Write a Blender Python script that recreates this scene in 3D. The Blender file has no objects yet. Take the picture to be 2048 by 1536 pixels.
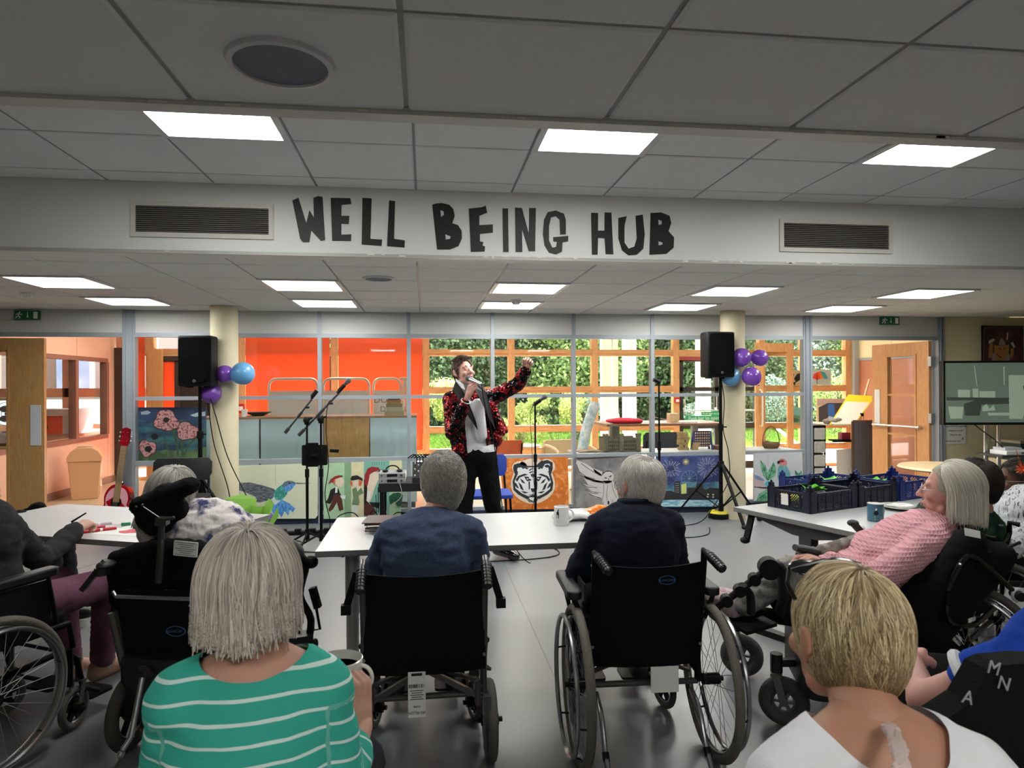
import bpy, bmesh, math, random
import numpy as np
from mathutils import Vector as V, Matrix, Euler, noise
from mathutils.geometry import tessellate_polygon
random.seed(7); rng = np.random.default_rng(7)
SC = bpy.context.scene; COL = SC.collection; PI = math.pi
CZ = 1.485; FPX = 1362.0; YAW, PITCH, ROLL = .1272, .0013, -.0046
_f = V((math.sin(YAW)*math.cos(PITCH), math.cos(YAW)*math.cos(PITCH), math.sin(PITCH)))
_r = V((math.cos(YAW), -math.sin(YAW), 0)); _u = _r.cross(_f)
_r, _u = _r*math.cos(ROLL)+_u*math.sin(ROLL), _u*math.cos(ROLL)-_r*math.sin(ROLL)
CAM = V((0, 0, CZ))
cd = bpy.data.cameras.new('camera'); cam = bpy.data.objects.new('camera', cd); COL.objects.link(cam)
cd.sensor_width = 36; cd.lens = 36*FPX/2048; cd.clip_start = .05; cd.clip_end = 200
cd.dof.use_dof = True; cd.dof.focus_distance = 5.0; cd.dof.aperture_fstop = 9.0
m3 = Matrix((_r, _u, -_f)).transposed(); cam.matrix_world = Matrix.Translation(CAM) @ m3.to_4x4()
SC.camera = cam
w = bpy.data.worlds.new('world'); SC.world = w; w.use_nodes = True
nt = w.node_tree; bg = nt.nodes['Background']; sky = nt.nodes.new('ShaderNodeTexSky')
sky.sky_type = 'NISHITA'; sky.sun_disc = False; sky.sun_elevation = math.radians(42); sky.sun_rotation = math.radians(20)
hz = nt.nodes.new('ShaderNodeHueSaturation'); hz.inputs['Saturation'].default_value = .4; nt.links.new(sky.outputs[0], hz.inputs['Color']); nt.links.new(hz.outputs[0], bg.inputs[0]); bg.inputs[1].default_value = 1.0
sl = bpy.data.lights.new('sun', 'SUN'); sl.energy = 11.0; sl.angle = .02; sl.color = (1, .95, .86)
sun = bpy.data.objects.new('sun', sl); COL.objects.link(sun)
sun.rotation_euler = V((-.30, -.76, -.72)).to_track_quat('-Z', 'Y').to_euler()
SC.view_settings.view_transform = 'Standard'; SC.view_settings.look = 'None'
SC.view_settings.exposure = 2.0; SC.view_settings.gamma = 1.0; SC.view_settings.use_curve_mapping = False
SC.cycles.use_denoising = True; SC.cycles.transparent_max_bounces = 16; SC.cycles.max_bounces = 8
SC.cycles.sample_clamp_indirect = 6; SC.cycles.caustics_reflective = False; SC.cycles.caustics_refractive = False
PANEL_LIGHT = 6.2
def ray(x, y): return _f + _r*((x-1024)/FPX) - _u*((y-768)/FPX)
def atz(x, y, Z=0.): d = ray(x, y); return CAM + d*((Z-CZ)/d.z)
def aty(x, y, Y): d = ray(x, y); return CAM + d*(Y/d.y)
def atx(x, y, X): d = ray(x, y); return CAM + d*(X/d.x)
def lin(c):
 return tuple(((v/255)/12.92 if v/255 <= .04045 else (((v/255)+.055)/1.055)**2.4) for v in c)+(1,)
MATS = {}
def mat(name, c=(128,128,128), rough=.5, metal=0., var=0., vs=8., bump=0., bs=60., emit=0., spec=.5, trans=0., coat=0., c2=None, c2s=6., c2t=.5, stretch=None, alpha=1.):
 if name in MATS: return MATS[name]
 m = bpy.data.materials.new(name); m.use_nodes = True; MATS[name] = m
 n = m.node_tree.nodes; L = m.node_tree.links; b = n['Principled BSDF']
 b.inputs['Base Color'].default_value = lin(c); b.inputs['Roughness'].default_value = rough
 b.inputs['Metallic'].default_value = metal; b.inputs['Specular IOR Level'].default_value = spec
 b.inputs['Coat Weight'].default_value = coat; b.inputs['Alpha'].default_value = alpha
 if emit: b.inputs['Emission Color'].default_value = lin(c); b.inputs['Emission Strength'].default_value = emit
 vec = None
 if var or bump or c2:
  tc = n.new('ShaderNodeTexCoord'); mp = n.new('ShaderNodeMapping'); L.new(tc.outputs['Object'], mp.inputs[0]); vec = mp.outputs[0]
  if stretch: mp.inputs['Scale'].default_value = stretch
 src = None
 if c2:
  nz = n.new('ShaderNodeTexNoise'); nz.inputs['Scale'].default_value = c2s; nz.inputs['Detail'].default_value = 5
  L.new(vec, nz.inputs['Vector']); rp = n.new('ShaderNodeValToRGB')
  rp.color_ramp.elements[0].position = max(0, c2t-.06); rp.color_ramp.elements[1].position = min(1, c2t+.06)
  rp.color_ramp.elements[0].color = lin(c); rp.color_ramp.elements[1].color = lin(c2)
  L.new(nz.outputs[0], rp.inputs[0]); src = rp.outputs[0]
 if var:
  nz = n.new('ShaderNodeTexNoise'); nz.inputs['Scale'].default_value = vs; nz.inputs['Detail'].default_value = 6
  L.new(vec, nz.inputs['Vector']); mr = n.new('ShaderNodeMapRange'); mr.inputs[1].default_value = .25; mr.inputs[2].default_value = 1.0
  mr.inputs[3].default_value = 1-var; mr.inputs[4].default_value = 1+var; L.new(nz.outputs[0], mr.inputs[0])
  mx = n.new('ShaderNodeVectorMath'); mx.operation = 'SCALE'; L.new(mr.outputs[0], mx.inputs['Scale'])
  if src: L.new(src, mx.inputs[0])
  else: mx.inputs[0].default_value = lin(c)[:3]
  src = mx.outputs[0]
 if src: L.new(src, b.inputs['Base Color'])
 if bump:
  nz = n.new('ShaderNodeTexNoise'); nz.inputs['Scale'].default_value = bs; nz.inputs['Detail'].default_value = 4
  L.new(vec, nz.inputs['Vector']); bp = n.new('ShaderNodeBump'); bp.inputs['Strength'].default_value = bump; bp.inputs['Distance'].default_value = .01
  L.new(nz.outputs[0], bp.inputs['Height']); L.new(bp.outputs[0], b.inputs['Normal'])
 if trans:
  tr = n.new('ShaderNodeBsdfTranslucent'); tr.inputs[0].default_value = lin(c); ms = n.new('ShaderNodeMixShader'); ms.inputs[0].default_value = trans
  L.new(b.outputs[0], ms.inputs[1]); L.new(tr.outputs[0], ms.inputs[2]); L.new(ms.outputs[0], n['Material Output'].inputs[0])
 return m
def glassmat(name, tint=(250,252,252), refl=.9, rough=.02, mixd=0., dc=(220,230,235), base=.03):
 m = bpy.data.materials.new(name); m.use_nodes = True; MATS[name] = m
 n = m.node_tree.nodes; L = m.node_tree.links; n.remove(n['Principled BSDF'])
 t = n.new('ShaderNodeBsdfTransparent'); t.inputs[0].default_value = lin(tint)
 g = n.new('ShaderNodeBsdfGlossy'); g.inputs['Roughness'].default_value = rough; g.inputs[0].default_value = (refl,)*3+(1,)
 lw = n.new('ShaderNodeLayerWeight'); lw.inputs[0].default_value = .5; pw_ = n.new('ShaderNodeMath'); pw_.operation = 'POWER'; pw_.inputs[1].default_value = 5; L.new(lw.outputs['Facing'], pw_.inputs[0]); ma = n.new('ShaderNodeMath'); ma.operation = 'MULTIPLY_ADD'; ma.inputs[1].default_value = .9; ma.inputs[2].default_value = base; L.new(pw_.outputs[0], ma.inputs[0])
 mx = n.new('ShaderNodeMixShader'); L.new(ma.outputs[0], mx.inputs[0]); L.new(t.outputs[0], mx.inputs[1]); L.new(g.outputs[0], mx.inputs[2])
 out = mx.outputs[0]
 if mixd:
  d = n.new('ShaderNodeBsdfDiffuse'); d.inputs[0].default_value = lin(dc); tl = n.new('ShaderNodeBsdfTranslucent'); tl.inputs[0].default_value = lin(dc)
  ms = n.new('ShaderNodeMixShader'); ms.inputs[0].default_value = .5; L.new(d.outputs[0], ms.inputs[1]); L.new(tl.outputs[0], ms.inputs[2])
  m2 = n.new('ShaderNodeMixShader'); m2.inputs[0].default_value = mixd; L.new(out, m2.inputs[1]); L.new(ms.outputs[0], m2.inputs[2]); out = m2.outputs[0]
 L.new(out, n['Material Output'].inputs[0]); return m
def woodmat(name, c1, c2, scale=(1,1,.12), rough=.45, ws=14.):
 m = bpy.data.materials.new(name); m.use_nodes = True; MATS[name] = m
 n = m.node_tree.nodes; L = m.node_tree.links; b = n['Principled BSDF']; b.inputs['Roughness'].default_value = rough
 tc = n.new('ShaderNodeTexCoord'); mp = n.new('ShaderNodeMapping'); mp.inputs['Scale'].default_value = scale; L.new(tc.outputs['Object'], mp.inputs[0])
 nz = n.new('ShaderNodeTexNoise'); nz.inputs['Scale'].default_value = ws; nz.inputs['Detail'].default_value = 6; nz.inputs['Distortion'].default_value = 1.2
 L.new(mp.outputs[0], nz.inputs['Vector']); rp = n.new('ShaderNodeValToRGB'); rp.color_ramp.elements[0].color = lin(c1); rp.color_ramp.elements[1].color = lin(c2)
 rp.color_ramp.elements[0].position = .3; rp.color_ramp.elements[1].position = .7
 L.new(nz.outputs[0], rp.inputs[0]); L.new(rp.outputs[0], b.inputs['Base Color']); return m
def frame_from(d, up=None):
 d = V(d).normalized(); up = V(up) if up is not None else (V((0,0,1)) if abs(d.z) < .95 else V((0,1,0)))
 x = up.cross(d)
 if x.length < 1e-6: x = V((1,0,0)).cross(d)
 x.normalize(); return x, d.cross(x).normalized(), d
class MB:
 def __init__(s): s.v = []; s.f = []; s.m = []; s.mi = 0
 def add(s, vs, fs, M=None):
  o = len(s.v)
  s.v += [tuple(M @ V(p)) if M else tuple(p) for p in vs]
  s.f += [tuple(i+o for i in f) for f in fs]; s.m += [s.mi]*len(fs); return s
 def mat(s, i): s.mi = i; return s
 def box(s, c, d, M=None):
  x, y, z = c; a, b, h = d[0]/2, d[1]/2, d[2]/2
  vs = [(x+i*a, y+j*b, z+k*h) for i in (-1,1) for j in (-1,1) for k in (-1,1)]
  return s.add(vs, [(0,1,3,2),(4,6,7,5),(0,4,5,1),(2,3,7,6),(0,2,6,4),(1,5,7,3)], M)
 def span(s, a, b, M=None):
  return s.box([(a[i]+b[i])/2 for i in range(3)], [abs(a[i]-b[i]) for i in range(3)], M)
 def rbox(s, c, d, r=.01, M=None, n=3, ax=2):
  P = []; o = [i for i in range(3) if i != ax]
  for (sx, sy, a0) in ((1,1,0),(-1,1,PI/2),(-1,-1,PI),(1,-1,1.5*PI)):
   for k in range(n+1):
    a = a0+k*PI/2/n; P.append((c[o[0]]+sx*(d[o[0]]/2-r)+r*math.cos(a), c[o[1]]+sy*(d[o[1]]/2-r)+r*math.sin(a)))
  N = len(P); vs = []
  for h in (-1, 1):
   for p in P:
    q = [0,0,0]; q[o[0]] = p[0]; q[o[1]] = p[1]; q[ax] = c[ax]+h*d[ax]/2; vs.append(q)
  fs = [tuple(range(N)), tuple(range(N, 2*N))]+[(i, (i+1)%N, N+(i+1)%N, N+i) for i in range(N)]
  return s.add(vs, fs, M)
 def bar(s, a, b, w, h, up=None):
  a, b = V(a), V(b); x, y, z = frame_from(b-a, up); vs = []
  for p in (a, b):
   for i, j in ((-1,-1),(1,-1),(1,1),(-1,1)): vs.append(p+x*(i*w/2)+y*(j*h/2))
  return s.add(vs, [(3,2,1,0),(4,5,6,7)]+[(i,(i+1)%4,4+(i+1)%4,4+i) for i in range(4)])
 def tube(s, path, r, n=8, closed=False, cap=True, flat=1.):
  P = [V(p) for p in path]; N = len(P); R = r if isinstance(r, (list, tuple)) else [r]*N; vs = []; px = None
  for i, p in enumerate(P):
   if closed: t = P[(i+1)%N]-P[i-1]
   else: t = P[min(i+1, N-1)]-P[max(i-1, 0)]
   if t.length < 1e-9: t = V((0,0,1))
   t.normalize()
   if px is None: px, _, _ = frame_from(t)
   px = (px-t*px.dot(t))
   if px.length < 1e-6: px, _, _ = frame_from(t)
   px.normalize(); py = t.cross(px)
   for k in range(n):
    a = 2*PI*k/n; vs.append(p+px*(R[i]*math.cos(a))+py*(R[i]*flat*math.sin(a)))
  fs = []
  for i in range(N if closed else N-1):
   j = (i+1) % N
   for k in range(n): fs.append((i*n+k, i*n+(k+1)%n, j*n+(k+1)%n, j*n+k))
  if cap and not closed: fs += [tuple(range(n))[::-1], tuple((N-1)*n+k for k in range(n))]
  return s.add(vs, fs)
 def cyl(s, a, b, r, r2=None, n=12): return s.tube([a, b], [r, r if r2 is None else r2], n)
 def lathe(s, prof, n=16, M=None, sx=1., sy=1.):
  vs = []; fs = []
  for r, z in prof:
   for k in range(n):
    a = 2*PI*k/n; vs.append((r*sx*math.cos(a), r*sy*math.sin(a), z))
  for i in range(len(prof)-1):
   for k in range(n): fs.append((i*n+k, i*n+(k+1)%n, (i+1)*n+(k+1)%n, (i+1)*n+k))
  if prof[0][0] > 1e-4: fs.append(tuple(range(n))[::-1])
  if prof[-1][0] > 1e-4: fs.append(tuple((len(prof)-1)*n+k for k in range(n)))
  return s.add(vs, fs, M)
 def ell(s, c, r, n=12, M=None):
  r = (r,)*3 if not isinstance(r, (tuple, list)) else r; k = max(6, n//2+2)
  MM = Matrix.Translation(c) @ Matrix.Diagonal((r[0], r[1], r[2], 1))
  if M is not None: MM = M @ MM
  return s.lathe([(math.sin(PI*i/k), -math.cos(PI*i/k)) for i in range(k+1)], n, MM)
 def ring(s, c, ax, R, r, n=32, m=8, flat=1.):
  x, y, z = frame_from(ax); c = V(c)
  return s.tube([c+x*(R*math.cos(2*PI*k/n))+y*(R*math.sin(2*PI*k/n)) for k in range(n)], r, m, closed=True, flat=flat)
 def prism(s, polys, M, t=.002):
  loops = [[V((p[0], p[1], 0)) for p in l] for l in polys]; allp = [p for l in loops for p in l]; tri = tessellate_polygon(loops); n = len(allp)
  vs = [(p.x, p.y, 0) for p in allp]+[(p.x, p.y, t) for p in allp]
  fs = [tuple(a) for a in tri]+[tuple(i+n for i in a[::-1]) for a in tri]; o = 0
  for l in loops:
   for i in range(len(l)):
    j = (i+1) % len(l); fs.append((o+i, o+j, n+o+j, n+o+i))
   o += len(l)
  return s.add(vs, fs, M)
 def build(s, name, mats, parent=None, world=False, smooth=False, sub=0, bevel=0., kind=None, label=None):
  me = bpy.data.meshes.new(name)
  vs = s.v
  if world and parent is not None: inv = MW[parent.name].inverted(); vs = [tuple(inv @ V(p)) for p in vs]
  me.from_pydata([tuple(p) for p in vs], [], s.f)
  for mm in (mats if isinstance(mats, (list, tuple)) else [mats]): me.materials.append(mm)
  me.polygons.foreach_set('material_index', s.m)
  bm = bmesh.new(); bm.from_mesh(me); bmesh.ops.recalc_face_normals(bm, faces=bm.faces)
  if bevel: bmesh.ops.bevel(bm, geom=[e for e in bm.edges if len(e.link_faces) == 2 and e.calc_face_angle(0) > .5], offset=bevel, segments=2, affect='EDGES', profile=.5)
  bm.to_mesh(me); bm.free()
  if smooth:
   me.polygons.foreach_set('use_smooth', [True]*len(me.polygons)); me.update(); me.set_sharp_from_angle(angle=math.radians(40))
  return link(me, name, parent, sub, kind, label)
MW = {}
def link(data, name, parent=None, sub=0, kind=None, label=None):
 o = bpy.data.objects.new(name, data); COL.objects.link(o)
 if parent is not None: o.parent = parent; MW[o.name] = MW[parent.name].copy()
 else: MW[o.name] = Matrix()
 if sub: md = o.modifiers.new('s', 'SUBSURF'); md.levels = md.render_levels = sub
 if kind: o['kind'] = kind
 if label: o['label'] = label
 return o
def E(name, loc, label=None, cat=None, group=None, rz=0., kind=None):
 o = bpy.data.objects.new(name, None); COL.objects.link(o); o.location = loc; o.rotation_euler = (0,0,rz); o.empty_display_size = .1
 MW[o.name] = Matrix.Translation(loc) @ Matrix.Rotation(rz, 4, 'Z'); return tag(o, label, cat, group, kind)
def tag(o, label=None, cat=None, group=None, kind=None):
 if label: o['label'] = label
 if cat: o['category'] = cat
 if group: o['group'] = group
 if kind: o['kind'] = kind
 return o
def copy_obj(o, loc=None, parent=None, name=None):
 c = o.copy(); COL.objects.link(c)
 if name: c.name = name
 if parent is not None: c.parent = parent
 if loc is not None: c.location = loc
 MW[c.name] = (MW[parent.name] if parent is not None else Matrix()) @ Matrix.Translation(c.location) @ c.rotation_euler.to_matrix().to_4x4()
 return c
def copy_tree(o, loc, rz=None, label=None):
 kids = [k for k in bpy.data.objects if k.parent is o]
 c = o.copy(); COL.objects.link(c); c.location = loc
 if rz is not None: c.rotation_euler = (0,0,rz)
 MW[c.name] = Matrix.Translation(loc) @ c.rotation_euler.to_matrix().to_4x4()
 if label: c['label'] = label
 for k in kids:
  d = k.copy(); COL.objects.link(d); d.parent = c
  for g in [g for g in bpy.data.objects if g.parent is k]: e = g.copy(); COL.objects.link(e); e.parent = d
 return c
def S(name, mb, mats, parent=None, **k):
 o = mb.build(name, mats, parent, world=parent is not None, **k)
 if parent is None: o['kind'] = 'structure'
 return o
def bez(P, n=12):
 P = [V(p) for p in P]; out = []
 for i in range(len(P)-1):
  a, b, c, d = P[max(i-1,0)], P[i], P[i+1], P[min(i+2, len(P)-1)]
  for k in range(n):
   t = k/n; out.append(.5*((2*b)+(c-a)*t+(2*a-5*b+4*c-d)*t*t+(3*b-a-3*c+d)*t**3))
 return out+[P[-1]]
WHITE = mat('white_paint', (204,204,200), .6, var=.03); BEAMW = mat('beam_paint', (222,224,222), .6, var=.025, vs=3)
TILE = mat('ceiling_tile', (226,228,226), .9, var=.03, vs=20, bump=.25, bs=320); GRIDM = mat('grid_metal', (140,141,140), .5)
LED = mat('led_panel', (255,255,250), .5, emit=PANEL_LIGHT); ALU = mat('grey_frame', (150,158,166), .4, metal=.15)
HEAD = mat('header_board', (196,196,194), .7, var=.03, vs=4); CREAM = mat('cream_wall', (226,214,176), .7, var=.04, vs=3, bump=.1)
COLM = mat('column_cream', (212,202,172), .65, var=.03, vs=5, bump=.05)
BLACK = mat('black_plastic', (13,13,14), .55, spec=.2); BLKM = mat('black_metal', (10,10,11), .5, spec=.15); RUB = mat('rubber_grey', (88,86,80), .8, var=.12, vs=30)
CHR = mat('chrome', (200,202,205), .18, metal=1.); STEEL = mat('steel', (165,168,170), .35, metal=.9); FAB = mat('black_fabric', (9,9,11), .95, bump=.3, bs=500, spec=.15)
DKB = mat('navy_skirting', (34,40,66), .5); TABT = mat('table_laminate', (188,189,190), .34, var=.02); TABE = mat('table_edge', (130,131,130), .5)
GREYLEG = mat('table_leg_grey', (172,172,170), .45, metal=.2); DGREY = mat('dark_grey', (62,63,64), .5); PAPER = mat('paper', (232,232,228), .8)
TIMB = woodmat('orange_timber', (206,146,92), (230,178,124), (3,3,.4), .5); OAK = woodmat('oak_veneer', (166,124,74), (192,150,98), (6,6,.5), .4); OAKR = woodmat('oak_door', (200,140,86), (222,166,110), (6,6,.5), .4)
GLASS = glassmat('clear_glass'); FROST = glassmat('frosted_glass', mixd=.85, dc=(190,206,208))
RED = mat('red_plastic', (190,22,30), .4); ORANGE = mat('orange_wall', (235,92,42), .7)
GREEN = mat('sign_green', (16,100,62), .4); WHT = mat('white_print', (240,240,240), .6); BLKP = mat('black_print', (20,20,22), .7)
NAVYP = mat('navy_plastic', (14,18,44), .45); BLUEP = mat('blue_plastic', (30,50,118), .45)
# ================================================================ THE ROOM
ZL, ZC = 2.29, 2.70; YE, YS, YW = 2.03, 4.28, 7.6
FLOORM = mat('vinyl_floor', (112,114,117), .33, var=.05, vs=1.5, c2=(118,120,123), c2s=180, c2t=.5, bump=.03, bs=200)
S('floor', MB().span((-8,-3,-.1),(9,YW+.02,0)), FLOORM)
for i, (a, b) in enumerate([((1005,1120),(1190,1536)), ((1180,1060),(1010,1050)), ((150,1140),(420,1055))]):
 p, q = atz(*a), atz(*b); S('trim_%d' % (20+i), MB().bar(p+V((0,0,.0004)), q+V((0,0,.0004)), .006, .0012), mat('weld_seam', (98,100,102), .4))
S('wall_back', MB().span((-8,-3.1,0),(9,-3,2.8)), CREAM); S('wall_left', MB().span((-8.1,-3,0),(-8,YW,2.8)), CREAM); S('wall_right', MB().span((8.9,-3,0),(9,YW,2.8)), CREAM)
ceil = S('ceiling', MB().span((-8,-3,ZC+.03),(9,YW,ZC+.12)), WHITE)
def tile_mesh(sx, sy):
 mb = MB(); e = .008; a, b = sx/2-.007, sy/2-.007
 vs = [(-a,-b,.014),(a,-b,.014),(a,b,.014),(-a,b,.014),(-a,-b,.004),(a,-b,.004),(a,b,.004),(-a,b,.004),(-a+e,-b+e,0),(a-e,-b+e,0),(a-e,b-e,0),(-a+e,b-e,0)]
 mb.add(vs, [(3,2,1,0),(0,1,5,4),(1,2,6,5),(2,3,7,6),(3,0,4,7),(4,5,9,8),(5,6,10,9),(6,7,11,10),(7,4,8,11),(8,9,10,11)])
 return mb
TM = {}
def tile(x0, x1, y0, y1, z):
 k = (round(x1-x0,3), round(y1-y0,3))
 if k not in TM:
  o = tile_mesh(*k).build('ceiling_tile', TILE, ceil); TM[k] = o.data
 else: o = link(TM[k], 'ceiling_tile', ceil)
 o.location = ((x0+x1)/2, (y0+y1)/2, z+random.uniform(-.0008,.0008))
def light_panel(x0, y0, z, label):
 r = E('ceiling_light', (x0+.3, y0+.3, z), label, 'ceiling light', 'square ceiling light panels')
 f = MB()
 for s in (-1, 1): f.box((s*.2835,0,.0),(.033,.6,.022)); f.box((0,s*.2835,.0),(.534,.033,.022))
 f.build('frame', mat('light_frame', (215,216,216), .4), r)
 MB().box((0,0,.006),(.534,.534,.006)).build('diffuser', LED, r)
lights_far = {}
names_x = {-3.05:'far left', -1.25:'left of the singer', .55:'above the singer', 2.35:'right of the singer', 4.15:'far right'}
grid = MB()
def ceiling_zone(xs, ys, z, lights):
 for j in range(len(ys)-1):
  for i in range(len(xs)-1):
   key = (round(xs[i],2), round(ys[j],2))
   if key in lights: light_panel(xs[i], ys[j], z, lights[key])
   else: tile(xs[i], xs[i+1], ys[j], ys[j+1], z)
 for x in xs: grid.span((x-.012, ys[0], z+.007),(x+.012, ys[-1], z+.012))
 for y in ys: grid.span((xs[0], y-.012, z+.0065),(xs[-1], y+.012, z+.0115))
xs = [-.65+.6*k for k in range(-3, 7)]
LN = {(x,-.91):'added unseen light panel overhead behind the viewer, %s of three' % n for x, n in ((-1.25,'left'),(.55,'middle'),(2.35,'right'))}  # unseen panels added behind the camera to brighten the foreground
ceiling_zone(xs, [-1.51,-.91,-.31,.29,.89,1.49,YE], ZL, LN)
L = {}
for x, n in ((-1.25,'leftmost of the three nearest'),(.55,'middle of the three nearest'),(2.35,'rightmost of the three nearest')):
 L[(x,2.89)] = 'bright light panel in the raised ceiling, '+n
ceiling_zone([-.65+.6*k for k in range(-5, 9)], [2.09,2.29,2.89,3.49,4.09,YS], ZC, L)
L = {}
for x, n in ((-3.05,'first'),(-1.25,'second'),(.55,'third'),(2.35,'fourth'),(4.15,'fifth')):
 L[(x,5.3)] = 'light panel beyond the sign beam, %s from the left in the nearer row' % n
 L[(x,6.5)] = 'light panel nearest the glass partition, %s from the left in the farther row' % n
ceiling_zone([-.65+.6*k for k in range(-8, 14)], [YS+.17,4.7,5.3,5.9,6.5,7.1,YW], ZL, L)
grid.build('ceiling_grid', GRIDM, ceil)
S('ceiling_slab', MB().span((-8,-3,ZL+.014),(9,YE,ZL+.05)).span((-8,YE-.02,ZL),(9,YE+.04,ZC+.03)).span((-8,YS+.17,ZL+.014),(9,YW,ZL+.05)), mat('slab_white', (190,191,190), .8))
bm_ = S('trim_1', MB().span((-8,YS,ZL-.004),(9,YS+.17,ZC+.03)), BEAMW); bm_['label'] = 'white ceiling beam carrying the cut-out letters'
S('trim_2', MB().span((-8,YE-.012,ZL-.012),(9,YE+.05,ZL+.001)), mat('edge_strip', (200,200,198), .4))
S('trim_3', MB().span((-8,YS-.012,ZL-.014),(9,YS+.01,ZL+.006)), mat('edge_strip2', (176,176,174), .4))
ch = MB()
for k in range(26):
 x = random.uniform(-1.6, 3.0); w_ = random.uniform(.01,.05); ch.box((x, YS-.0135, ZL-.004+random.uniform(0,.012)),(w_,.003,random.uniform(.004,.012)))
for k in range(10):
 x = random.uniform(-.9, 1.9); ch.box((x, YE-.0135, ZL-.006),(random.uniform(.02,.07),.003,.006))
ch.build('edge_scraps', mat('tape_scrap', (228,226,214), .5), bm_, kind='stuff')
LET = {
'W':[[(60,75),(90,62),(128,185),(143,122),(165,158),(163,62),(185,54),(207,58),(220,268),(200,273),(152,222),(143,279),(112,279),(98,262)]],
'E':[[(247,62),(343,64),(348,92),(300,97),(299,150),(338,150),(334,190),(299,188),(299,242),(348,240),(346,273),(254,272)]],
'L':[[(402,62),(447,65),(440,262),(498,266),(495,297),(398,290)]],
'L2':[[(532,75),(561,78),(556,262),(609,270),(607,305),(522,298)]],
'B':[[(742,96),(760,90),(790,88),(825,96),(845,118),(852,150),(840,186),(868,195),(885,222),(887,260),(870,298),(830,314),(766,314)],[(782,122),(797,128),(800,145),(785,155)],[(806,240),(832,250),(830,262),(808,266)]],
'E2':[[(921,115),(985,108),(1003,100),(1010,135),(972,150),(972,195),(1038,192),(1038,232),(975,238),(975,275),(992,278),(988,294),(1000,300),(998,324),(931,326)]],
'I':[[(1085,114),(1112,114),(1115,326),(1088,326)]],
'N':[[(1146,110),(1180,112),(1213,235),(1215,112),(1248,112),(1244,323),(1213,322),(1180,215),(1182,326),(1149,326)]],
'G':[[(1394,240),(1366,242),(1363,170),(1345,152),(1322,158),(1312,200),(1312,270),(1328,305),(1346,302),(1350,278),(1332,275),(1332,254),(1406,248),(1405,275),(1378,280),(1375,325),(1345,338),(1312,330),(1290,295),(1282,240),(1287,170),(1305,132),(1345,124),(1385,140),(1394,170)]],
'H':[[(1517,135),(1551,136),(1551,222),(1582,222),(1583,134),(1616,134),(1626,338),(1588,337),(1583,260),(1551,258),(1549,340),(1521,340)]],
'U':[[(1650,160),(1691,152),(1680,200),(1680,280),(1700,310),(1728,300),(1740,260),(1734,150),(1769,144),(1779,240),(1772,310),(1740,340),(1700,343),(1668,318),(1650,260)]],
'B2':[[(1807,136),(1860,134),(1900,150),(1908,185),(1895,225),(1922,255),(1920,305),(1885,335),(1802,340)],[(1845,168),(1862,175),(1862,190),(1846,195)],[(1846,274),(1866,280),(1866,290),(1846,294)]]}
LB = {'W':'letter W, the first of the sign','E':'letter E with three arms, second of the sign','L':'letter L after the first E','L2':'narrower letter L before the gap in the sign','B':'letter B starting the middle word','E2':'broken letter E after the first B','I':'plain upright letter I','N':'letter N between the I and the G','G':'letter G ending the middle word','H':'letter H starting the last word','U':'letter U between the H and the last B','B2':'last letter B of the sign'}
LETM = mat('letter_marker_black', (17,17,19), .55, c2=(38,38,42), c2s=7, c2t=.62, stretch=(3,3,.8))
ROT = Matrix(((1,0,0,0),(0,0,-1,0),(0,1,0,0),(0,0,0,1)))   # local xy plane -> world xz, +z towards viewer (-Y)
for k, ls in LET.items():
 pl = [[aty(560+u/2.438, 370+v/2.4375, YS-.004) for u, v in l] for l in ls]
 c = pl[0][0].copy(); c.x = sum(p.x for p in pl[0])/len(pl[0]); c.z = min(p.z for p in pl[0])
 mb = MB().prism([[(p.x-c.x, p.z-c.z) for p in l] for l in pl], ROT, .0025)
 o = mb.build('sign_letter', LETM); o.location = (c.x, YS-.001, c.z); MW[o.name] = Matrix.Translation(o.location)
 tag(o, 'black painted card '+LB[k]+' on the white beam', 'letter', 'cut-out letters on the beam')
def grille(x0, x1, z0, z1, label):
 r = E('air_grille', ((x0+x1)/2, YS, z0), label, 'air vent'); f = MB(); cx = (x0+x1)/2; t = .028
 f.span((x0,YS-.012,z0),(x1,YS,z0+t)).span((x0,YS-.012,z1-t),(x1,YS,z1)).span((x0,YS-.012,z0+t),(x0+t,YS,z1-t)).span((x1-t,YS-.012,z0+t),(x1,YS,z1-t))
 f.build('frame', mat('grille_frame', (206,204,196), .5), r, world=True)
 MB().span((x0+t,YS-.003,z0+t),(x1-t,YS-.001,z1-t)).build('backing', mat('vent_dark', (14,12,12), .8), r, world=True)
 n = 13
 for k in range(n):
  z = z0+t+(z1-z0-2*t)*(k+.5)/n; MB().bar((x0+t,YS-.007,z),(x1-t,YS-.007,z),.008,.0035,up=(0,.4,1)).build('slat', mat('slat_grey', (128,124,118), .4), r, world=True)
grille(-1.72,-.905,2.372,2.585,'long slatted air vent left of the cut-out letters'); grille(2.35,3.165,2.366,2.585,'long slatted air vent right of the cut-out letters')
def ceil_speaker(x, y, z, R, label):
 r = E('ceiling_speaker', (x,y,z), label, 'ceiling speaker')
 MB().lathe([(R*.83,.0),(R*.86,-.012),(R*.96,-.010),(R,0),(R*.83,.002)], 48).build('rim', mat('speaker_rim', (196,198,204), .4), r, smooth=True)
 MB().lathe([(0,-.006),(R*.84,-.006),(R*.84,.0),(0,.0)][::-1], 48).build('mesh_cover', mat('speaker_mesh', (120,124,138), .7, bump=.5, bs=900), r)
c = atz(562,126,ZL); ceil_speaker(c.x, c.y, ZL, .133, 'large round ceiling speaker with grey mesh near the viewer')
c = atz(757,556,ZL); ceil_speaker(c.x, c.y, ZL, .12, 'small-looking round white ceiling speaker beyond the sign beam')
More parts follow.
